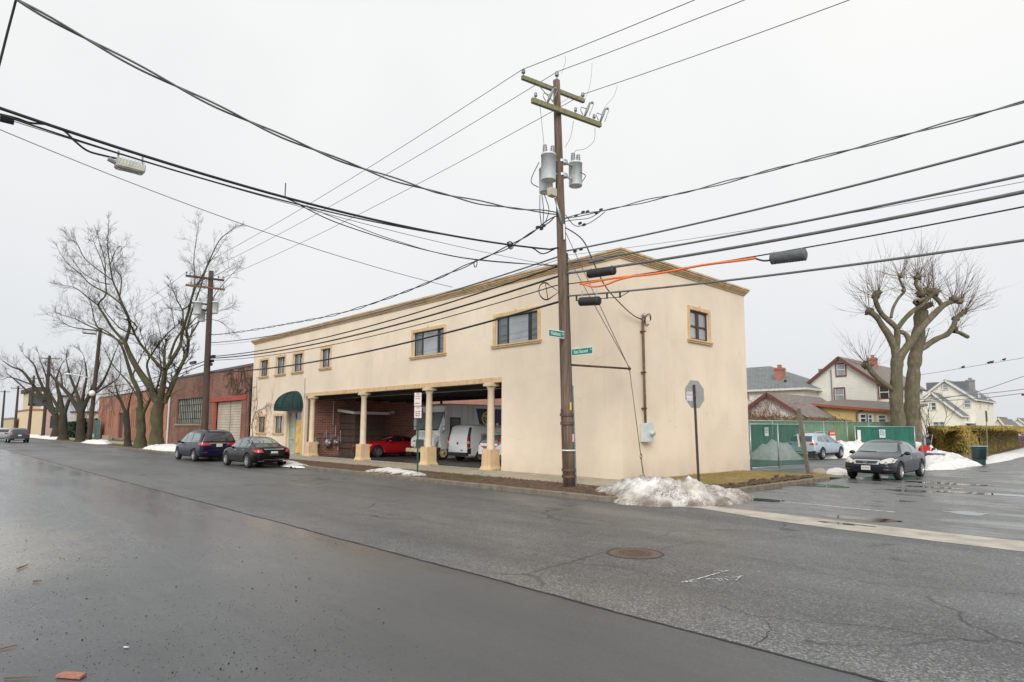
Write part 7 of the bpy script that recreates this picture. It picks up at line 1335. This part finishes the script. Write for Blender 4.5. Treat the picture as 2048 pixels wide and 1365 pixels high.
q = C1+n3_*.06+sdv3*.25+Vector((0, 0, 1.45)); g = MB(); g.quad(*[q+sdv3*x+Vector((0, 0, z)) for x, z in ((-.12, -.35), (.12, -.35), (.12, .35), (-.12, .35))]); obj('side_sign', g, MATS['sign_pinkish'], t)
# back fence
F1, F2 = atD(1490, 903, 40), atD(1820, 900, 50); F1.z = F2.z = 0; Fm = atD(1707, 900, 48); HF = 2.45
t = thing('back_fence', 'tall faded green screened chain link fence along the back of the lot', 'fence', tuple((F1+F2)/2)); g = MB(); fd = (F2-F1)
for k in range(8): p = F1.lerp(F2, k/7); g.tube([p, p+Vector((0, 0, HF+.05))], .035, 6)
g.tube([F1+Vector((0, 0, HF)), F2+Vector((0, 0, HF))], .025, 6); obj('frame', g, m_galv, t, True); g = MB(); g.quad(F1, F2, F2+Vector((0, 0, HF)), F1+Vector((0, 0, HF))); obj('mesh_screen', g, m_mesh3, t)
fs_ = fd.normalized(); fn_ = Vector((fs_.y, -fs_.x, 0)); q = F1.lerp(F2, .52)+fn_*.08; q = onPl(1665, 872, q, fs_); g = MB(); g.quad(*[q+fs_*x+Vector((0, 0, z)) for x, z in ((-.35, -.55), (.35, -.55), (.35, -.0), (-.35, -.0))]); s1_ = obj('fence_sign', g, m_sw, t); g = MB(); g.quad(*[q+fn_*.004+fs_*x+Vector((0, 0, z)) for x, z in ((-.35, .005), (.35, .005), (.35, .35), (-.35, .35))]); obj('sign_header', g, M('sign_red', (.6, .06, .06), .5), s1_); rf_ = Matrix((fs_, Vector((0, 0, 1)), fn_)).transposed(); marks(m_sw, s1_, q+fn_*.01+Vector((0, 0, .17)), rf_, .55, .16, 1, 6, 2); marks(M('faded_pink', (.6, .42, .4), .6), s1_, q+fn_*.008+Vector((0, 0, -.27)), rf_, .5, .3, 3, 5, 4)
rng = random.Random(12); g = MB()
for k in range(3200):
    s_ = rng.random()**1.4*.62; c = F1.lerp(F2, s_)-fn_*rng.uniform(.1, .9)+Vector((0, 0, 2.3+abs(rng.gauss(0, .28))*(1-.8*s_))); a = Vector([rng.gauss(0, 1) for _ in range(3)]).normalized()*rng.uniform(.04, .11); b = a.orthogonal().normalized()*.05; g.quad(c-a, c+b, c+a, c-b)
t = thing('overgrown_ivy', 'brown and olive ivy heaped along the top of the back fence', 'ivy', tuple(F1)); obj('foliage', g, M('ivy_brown', (.16, .11, .05), .9, var=.6, ns=3), t)
rng = random.Random(14); g = MB()
for k in range(26): c = F1.lerp(F2, rng.random()*.3)-fn_*.5+Vector((0, 0, 2.2)); grow(g, c, Vector((rng.gauss(0, .5), 0, 1)).normalized(), rng.uniform(.8, 1.6), .02, 1, rng, .02, 4, .25)
obj('stems', g, MATS['vine_maroon'], t)
# leaning wooden post
a, b = onZ(1616.7, 947.8, .0), None; d_ = dep(a); b = atD(1597.5, 817, d_-.2); t = thing('leaning_post', 'weathered square timber post leaning left in front of the mesh gate', 'post', tuple(a)); g = MB(); g.bar(a, b, .13, .13, up=(1, 0, 0)); obj('post', g, wood('post_grey', (.14, .13, .10), (.22, .20, .15), (.07, .06, .04)), t); g = MB(); q = a.lerp(b, .52); g.bar(q+Vector((-.13, -.12, -.3)), q+Vector((-.18, -.12, .25)), .14, .015, up=(1, 0, 0)); obj('side_sign', g, MATS['sign_pinkish'], t)
# stones by the kerb end
for u, v, r, lb in ((1638, 946, .22, 'pale flat-topped rock beside the leaning post'),):
    p = onZ(u, v, .1); g = MB(); g.sphere(tuple(p), r, 7, (1.2, 1, .9))
    for q in range(len(g.v)): vv = Vector(g.v[q]); g.v[q] = tuple(vv+(vv-p)*.35*fbm(tuple(vv*4)))
    tag(obj('rock', g, m_conc, None, True), lb, 'rock')
# ------------------------------------------------------------------ hedge, bin, street bits on the right
hv = onZ(1850, 907, 0); HP = [onZ(1856, 905, 0), onZ(1900, 908, 0), onZ(1945, 910, 0), onZ(1990, 903, 0), onZ(2034, 893, 0)]
t = thing('clipped_hedge', 'long clipped yellow-green hedge behind the dark bin', 'hedge', tuple(HP[2])); s = NT('hedge_leaf'); s.col(s.mix(s.ramp(s.noise(.9, 5, .7), [(.35, 0.), (.62, 1.)]), (.14, .14, .04), (.40, .27, .065))); s.setp(rough=.85); rng = random.Random(4); g = MB(); HS = smoothpath([(p.x, p.y, 0) for p in HP], 8)
def htop(k): return 2.05+.12*math.sin(k*.7)+.1*fbm((k*.5, 0, 0))
LW = [(HS[i+1]-HS[i]).length for i in range(len(HS)-1)]
for k in range(38000):
    f_ = (1-(1-rng.random())**.62)*(len(HS)-1.001) if False else rng.choices(range(len(HS)-1), LW)[0]+rng.random()*.999; i = int(f_); p = HS[i].lerp(HS[i+1], f_-i); d = (HS[i+1]-HS[i]).normalized(); n = Vector((-d.y, d.x, 0)); H = htop(f_); w = 1.1
    if rng.random() < .55: off = -.05+abs(rng.gauss(0, .10)); z = rng.uniform(.05, H)
    else: off = rng.uniform(0, w*1.6); z = H-abs(rng.gauss(0, .10))
    bul = .12*fbm((p.x*.9, z*1.4, p.y*.9)); c = Vector((p.x, p.y, z))+n*(off+bul)*(1 if n.y > 0 else -1); a = Vector((rng.gauss(0, .6), rng.gauss(0, .6), rng.gauss(.6, .6))).normalized()*rng.uniform(.06, .15); b = a.orthogonal().normalized()*.05; g.quad(c-a, c+b, c+a, c-b)
obj('foliage', g, s.m, t)
g = MB()
for i in range(len(HS)-1):
    a, b = HS[i], HS[i+1]; d = (b-a).normalized(); n = Vector((-d.y, d.x, 0)); n = n if n.y > 0 else -n; g.quad(a+n*.18, b+n*.18, b+n*.18+Vector((0, 0, htop(i+1)-.25)), a+n*.18+Vector((0, 0, htop(i)-.25))); g.quad(a+n*.18+Vector((0, 0, htop(i)-.25)), b+n*.18+Vector((0, 0, htop(i+1)-.25)), b+n*1.8+Vector((0, 0, htop(i+1)-.25)), a+n*1.8+Vector((0, 0, htop(i)-.25)))
obj('inner_growth', g, M('hedge_inner', (.13, .11, .035), .95), t)
rng = random.Random(6); g = MB()
for k in range(2500): p = onZ(2044, 893, 0)+Vector((rng.uniform(-1, 4), rng.uniform(0, 8), rng.uniform(0, 1.8))); a = Vector([rng.gauss(0, 1) for _ in range(3)]).normalized()*.12; b = a.orthogonal().normalized()*.05; g.quad(p-a, p+b, p+a, p-b)
t = thing('brown_hedge', 'brown winter hedge cut off by the right edge', 'hedge', tuple(onZ(2044, 893, 0))); obj('foliage', g, M('hedge_brown', (.17, .09, .05), .9, var=.5, ns=2), t)
# wheeled bin, open-lidded
bp = onZ(1959, 929.5, 0); t = thing('rubbish_bin', 'dark green round rubbish bin standing on the snowy verge', 'bin', tuple(bp)); g = MB(); g.lathe(bp, [(.0001, .0), (.27, 0), (.285, .06), (.36, .92), (.37, .95), (.42, .97), (.43, 1.02), (.40, 1.03), (.36, 1.0), (.33, .3), (.0001, .28)], 28); obj('body', g, M('bin_green', (.012, .045, .045), .45, var=.3, streak=(9, .35, (.10, .13, .13))), t, True); g = MB(); g.lathe(bp, [(.42, .975), (.445, .98), (.445, 1.03), (.40, 1.035)], 28); obj('rim', g, M('bin_rim', (.28, .36, .33), .5), t, True)
a, b = onZ(1853, 921, 0), onZ(1889, 923, 0); lid = thing('fallen_lid', 'grey plastic box half buried in the snow behind the sedan', 'box', tuple(a)); g = MB(); d = (b-a).normalized(); n = Vector((-d.y, d.x, 0)); d_ = dep(a); q0, q1 = atD(1852, 913, d_), atD(1885, 915, d_); g.bar(q0, q1, .6, .42, up=(0, 0, 1)); obj('body', g, M('box_grey', (.09, .095, .11), .4), lid, bevel=.06)
g = MB(); g.bar(q0+Vector((0, 0, .2)), q1+Vector((.03, 0, .2)), .64, .07); obj('rim', g, M('box_grey_light', (.17, .175, .2), .4), lid, bevel=.02)
# motor scooter / snow blower shape beside the hedge
p = atD(1850, 895, 46); p.z = .25; t = thing('snow_blower', 'small red and black snow blower at the hedge end', 'machine', tuple(p)); g = MB(); g.box(p.x-.3, p.x+.3, p.y-.25, p.y+.25, .15, .75); obj('auger_housing', g, M('machine_red', (.5, .03, .03), .5), t, bevel=.06); g = MB(); g.sphere((p.x, p.y+.4, .95), .32, 6); g.lathe((p.x-.4, p.y+.5, .3), [(.0001, -.08), (.28, -.08), (.28, .08), (.0001, .08)], 14, 'x'); g.lathe((p.x+.4, p.y+.5, .3), [(.0001, -.08), (.28, -.08), (.28, .08), (.0001, .08)], 14, 'x'); obj('engine', g, m_plastic, t); g = MB(); g.tube([(p.x-.25, p.y+.5, .8), (p.x-.28, p.y+1.1, 1.5), (p.x+.28, p.y+1.1, 1.5), (p.x+.25, p.y+.5, .8)], .03, 6); g.tube([(p.x, p.y, .7), (p.x, p.y, 1.3), (p.x+.2, p.y-.1, 1.45)], .09, 8); obj('handle', g, m_grey, t)
for lb, u, vb, vt, D in (('thin leaning stake with a small tag by the hedge end', 1842, 912, 815, 44), ('thin green sign post in front of the hedge', 1972, 915, 822, 47)):
    a, b = atD(u+(4 if u < 1900 else 4), vb, D), atD(u-4 if u < 1900 else u, vt, D); a.z = 0; t = thing('thin_post', lb, 'post', tuple(a)); g = MB(); g.bar(a, b, .08, .05, up=(1, 0, 0)); obj('post', g, M('stake_olive', (.20, .20, .12), .8), t)
    g = MB(); g.box(b.x-.06, b.x+.06, b.y-.03, b.y+.0, b.z-.8, b.z); obj('sign_edge', g, M('sign_edge_dark', (.06, .08, .06), .6), t)
g = MB(); p = onZ(2042, 886, 0); g.box(p.x-.3, p.x+1.2, p.y, p.y+.8, .3, .95); tag(obj('recycling_box', g, M('box_blue', (.02, .12, .6), .5), bevel=.05), 'bright blue box at the right edge beyond the hedge', 'box')
# overhead wires on the right distance with perched birds
for lb, px, r in (('faint high wire with perched birds on the right', ((1835, 751), (1905, 740), (2048, 716)), .02), ('second distant wire crossing the right-hand sky', ((1830, 806), (1950, 785), (2048, 753)), .03), ('third distant wire above the cream house roof', ((1836, 800), (1985, 786), (2048, 779)), .03), ('fourth distant wire over the cream house', ((1835, 805), (1960, 797), (2048, 787)), .03)):
    P = [atD(u, v, 60) for u, v in px]; d = (P[-1]-P[0]); cable(lb, P+[P[-1]+d*.4], r, m_wiregr)
for k, (u, v) in enumerate(((1926, 737), (1978, 728), (1984, 727), (2008, 722))):
    p = atD(u, v, 59.9); g = MB(); g.sphere(tuple(p+Vector((0, 0, .12))), .10, 6, (1.5, .9, 1)); b_ = tag(obj('bird', g, m_plastic, None, True), ('leftmost', 'left one of the middle pair of', 'right one of the middle pair of', 'rightmost')[k]+' small dark birds perched on the high wire', 'bird', 'birds perched on the wire')
    g = MB(); g.sphere(tuple(p+Vector((.12, 0, .22))), .055, 5); obj('head', g, m_plastic, b_, True); g = MB(); g.bar(p+Vector((-.1, 0, .1)), p+Vector((-.3, 0, .04)), .05, .02); obj('tail', g, m_plastic, b_)
g = MB(); p = atD(2044, 790, 58); q = atD(2070, 791, 58); g.tube([p, q], .09, 6); tag(obj('street_lamp_head', g, m_plastic), 'tip of a dark street lamp poking in at the right edge', 'lamp')

# ------------------------------------------------------------------ snow
def snowpile(name, label, outline, hfun, mat, st=.09, z0=.0, cat='snow pile', amp=.1, group=None):
    xs = [p[0] for p in outline]; ys = [p[1] for p in outline]; x0, x1, y0, y1 = min(xs), max(xs), min(ys), max(ys); nx, ny = int((x1-x0)/st)+2, int((y1-y0)/st)+2; n = len(outline)
    def sd_(x, y):
        ins = False; dm = 1e9
        for i in range(n):
            (ax, ay), (bx, by) = outline[i], outline[(i+1) % n]; t = max(0, min(1, ((x-ax)*(bx-ax)+(y-ay)*(by-ay))/max(1e-9, (bx-ax)**2+(by-ay)**2))); dm = min(dm, math.hypot(x-ax-t*(bx-ax), y-ay-t*(by-ay)))
            if (ay > y) != (by > y) and x < (bx-ax)*(y-ay)/(by-ay)+ax: ins = not ins
        return dm if ins else -dm
    V = {}; mb = MB()
    def vid(i, j):
        if (i, j) not in V:
            x, y = x0+i*st, y0+j*st; d = sd_(x, y)+.14*fbm((x*2.2, y*2.2, 3)); e = max(0, min(1, d/.55)); h = (e**.7)*hfun(x, y)*(1+.30*fbm((x*1.7, y*1.7, 7)))+e*amp*(noise.turbulence(Vector((x*3.2, y*3.2, 1)), 5, True)-.35) if d > 0 else -.05; V[(i, j)] = (len(mb.v), h, d); mb.v.append((x, y, z0+max(-.04, h)))
        return V[(i, j)]
    for j in range(ny):
        for i in range(nx):
            q = [vid(i, j), vid(i+1, j), vid(i+1, j+1), vid(i, j+1)]
            if max(k[2] for k in q) > 0: mb.f.append(tuple(k[0] for k in q)); mb.mi.append(0)
    o = obj(name, mb, mat, None, True); return tag(o, label, cat, group)
G2 = lambda x, y, cx, cy, sx, sy: math.exp(-((x-cx)/sx)**2-((y-cy)/sy)**2)
SP1, SP2 = atD(1285, 950, 16.8), atD(1385, 950, 15.7)
OUT = [tuple(onZ(u, v, .05))[:2] for u, v in ((1176, 986), (1215, 998), (1240, 1005), (1300, 1010), (1400, 1009), (1460, 1006), (1500, 1001), (1502, 990), (1470, 984), (1440, 978))]+[(3.6, .2), (2.4, .1), (1.3, -.6), (.9, -2.0), (1.1, -3.0)]
snowpile('snow_pile', 'large dirty ploughed snow pile on the street corner', OUT, lambda x, y: .42*G2(x, y, SP1.x, SP1.y, .9, .8)+.50*G2(x, y, SP2.x, SP2.y, .8, .7)+.16, m_snowd, .04, .03, amp=.17)
c = onZ(650, 890, 0)
def strip(u0, u1, v0, v1, z=.1): return [tuple(onZ(u, v, z))[:2] for u, v in ((u0, v1), (u1, v1), (u1, v0), (u0, v0))]
GS = 'melting snow patches'
snowpile('snow_patch', 'thin snow patch beside the no parking post', [tuple(onZ(u, v, .12))[:2] for u, v in ((726, 943), (760, 945), (800, 950), (835, 952), (858, 950), (850, 945), (800, 937), (775, 935), (745, 938))], lambda x, y: .06, m_snow, .07, .10, amp=.05, group=GS, cat='snow')
snowpile('snow_patch', 'thin snow patch behind the tail of the black sedan', [tuple(onZ(u, v, .12))[:2] for u, v in ((560, 929), (590, 933), (625, 933), (610, 926), (585, 921), (565, 920))], lambda x, y: .09, m_snow, .08, .08, amp=.05, group=GS, cat='snow')
snowpile('snow_patch', 'snow heap at the foot of the largest street tree', [(-43.9, -4.5), (-38.2, -4.5), (-36.8, -3.4), (-38.5, -2.4), (-42.5, -2.4), (-44, -3.4)], lambda x, y: .42, m_snow, .18, .08, amp=.14, group=GS, cat='snow')
snowpile('snow_patch', 'snow heap at the foot of the lamp-armed pole', [(-69.5, -4.5), (-63, -4.5), (-61.5, -3.5), (-64, -2.6), (-69, -2.6)], lambda x, y: .36, m_snow, .25, .08, amp=.12, group=GS, cat='snow')
snowpile('snow_patch', 'distant snow bank in front of the yellow corner building', [(-128, -4.4), (-92, -4.4), (-92, -2.4), (-128, -2.4)], lambda x, y: .4, m_snow, .5, .05, amp=.15, group=GS, cat='snow')
snowpile('snow_patch', 'small white heap between the kerb end and the grey sedan', [tuple(onZ(u, v, .05))[:2] for u, v in ((1648, 945), (1690, 950), (1695, 940), (1665, 936))], lambda x, y: .14, m_snow, .08, .03, amp=.08, group=GS, cat='snow')
snowpile('snow_bank', 'bright snow bank along the back fence of the lot', [tuple(Vector(p))[:2] for p in (F1+fn_*.2, F1+fn_*2.2, F1.lerp(F2, .5)+fn_*2.4, F2+fn_*2.2, F2+fn_*.2)], lambda x, y: .95, m_snow, .25, .0, amp=.3, cat='snow')
snowpile('snow_bank', 'lumpy snow bank between the sedan and the dark bin', [tuple(onZ(u, v, 0))[:2] for u, v in ((1850, 941), (1900, 940), (1945, 933), (1966, 932), (1945, 926), (1925, 916), (1895, 910), (1840, 908), (1835, 925))], lambda x, y: .28, m_snow, .14, .0, amp=.2, cat='snow')
snowpile('snow_bank', 'smooth snow verge at the right edge beyond the bin', [tuple(onZ(u, v, 0))[:2] for u, v in ((1968, 929), (2000, 925), (2048, 913), (2130, 905), (2130, 888), (2048, 896), (2000, 908), (1975, 914))], lambda x, y: .14, m_snow, .3, .0, amp=.08, cat='snow')
sheet('verge_right', grassmat('verge_leaves', (.25, .15, .07), (.18, .12, .06), (.09, .06, .03)), -4, 5.6, 24, 70, .012) if False else None
g = MB(); VP = [tuple(onZ(u, v, .012)) for u, v in ((1842, 930), (1900, 932), (1970, 927), (2048, 906), (2300, 890), (2300, 880), (2040, 884), (1850, 898))]; g.quad(*VP); struct('verge_leaves', g, grassmat('verge_leaves', (.30, .17, .09), (.18, .12, .06), (.09, .06, .03)))
# ------------------------------------------------------------------ camera, light, world
cd = bpy.data.cameras.new('camera'); cam = bpy.data.objects.new('camera', cd); COL.objects.link(cam); scene.camera = cam
cd.sensor_width = 36; cd.lens = 36*FOC/2048; cd.shift_y = SHY/2048; cd.clip_end = 3000; cd.clip_start = .1
Mx = Matrix([[RT[0], UP[0], -FW[0]], [RT[1], UP[1], -FW[1]], [RT[2], UP[2], -FW[2]]]); cam.matrix_world = Matrix.Translation(Vector(CAM)) @ Mx.to_4x4()
sun = bpy.data.lights.new('sun', 'SUN'); sun.energy = 1.5; sun.angle = R_(38); sun.color = (1, .97, .92); so = bpy.data.objects.new('sun', sun); COL.objects.link(so)
EL, AZ = R_(33), R_(-38)       # azimuth from +Y towards +X is negative y: light comes from behind the camera
sd = Vector((math.cos(EL)*math.sin(PI-R_(42)), math.cos(EL)*math.cos(PI-R_(42)), math.sin(EL))); so.rotation_euler = sd.to_track_quat('Z', 'Y').to_euler()
w = bpy.data.worlds.new('World'); scene.world = w; w.use_nodes = True; nt = w.node_tree; bg = nt.nodes['Background']
sky = nt.nodes.new('ShaderNodeTexSky'); sky.sky_type = 'NISHITA'; sky.sun_disc = False; sky.sun_elevation = EL; sky.sun_rotation = PI-R_(42); sky.air_density = 1; sky.dust_density = 4
hs = nt.nodes.new('ShaderNodeHueSaturation'); hs.inputs['Saturation'].default_value = .12; nt.links.new(sky.outputs[0], hs.inputs['Color'])
tc = nt.nodes.new('ShaderNodeTexCoord'); sp = nt.nodes.new('ShaderNodeSeparateXYZ'); nt.links.new(tc.outputs['Generated'], sp.inputs[0])
rp = nt.nodes.new('ShaderNodeValToRGB'); e = rp.color_ramp.elements; e[0].position = 0; e[0].color = (5.0, 5.15, 5.3, 1); e[1].position = .55; e[1].color = (6.35, 6.35, 6.25, 1); nt.links.new(sp.outputs[2], rp.inputs[0])
nz = nt.nodes.new('ShaderNodeTexNoise'); nz.inputs['Scale'].default_value = 1.6; nz.inputs['Detail'].default_value = 5; nt.links.new(tc.outputs['Generated'], nz.inputs['Vector'])
r2 = nt.nodes.new('ShaderNodeValToRGB'); r2.color_ramp.elements[0].position = .35; r2.color_ramp.elements[0].color = (.915, .925, .94, 1); r2.color_ramp.elements[1].position = .65; r2.color_ramp.elements[1].color = (1, 1, 1, 1); nt.links.new(nz.outputs['Fac'], r2.inputs[0])
mu = nt.nodes.new('ShaderNodeMix'); mu.data_type = 'RGBA'; mu.blend_type = 'MULTIPLY'; mu.inputs[0].default_value = 1; nt.links.new(rp.outputs[0], mu.inputs[6]); nt.links.new(r2.outputs[0], mu.inputs[7])
mx = nt.nodes.new('ShaderNodeMix'); mx.data_type = 'RGBA'; mx.inputs[0].default_value = .92; nt.links.new(hs.outputs[0], mx.inputs[6]); nt.links.new(mu.outputs[2], mx.inputs[7]); nt.links.new(mx.outputs[2], bg.inputs[0]); bg.inputs[1].default_value = .1
vs = scene.view_settings; vs.view_transform = 'Standard'; vs.look = 'None'; vs.gamma = 1; vs.exposure = .70; vs.use_curve_mapping = False
scene.cycles.max_bounces = 8; scene.cycles.transparent_max_bounces = 12
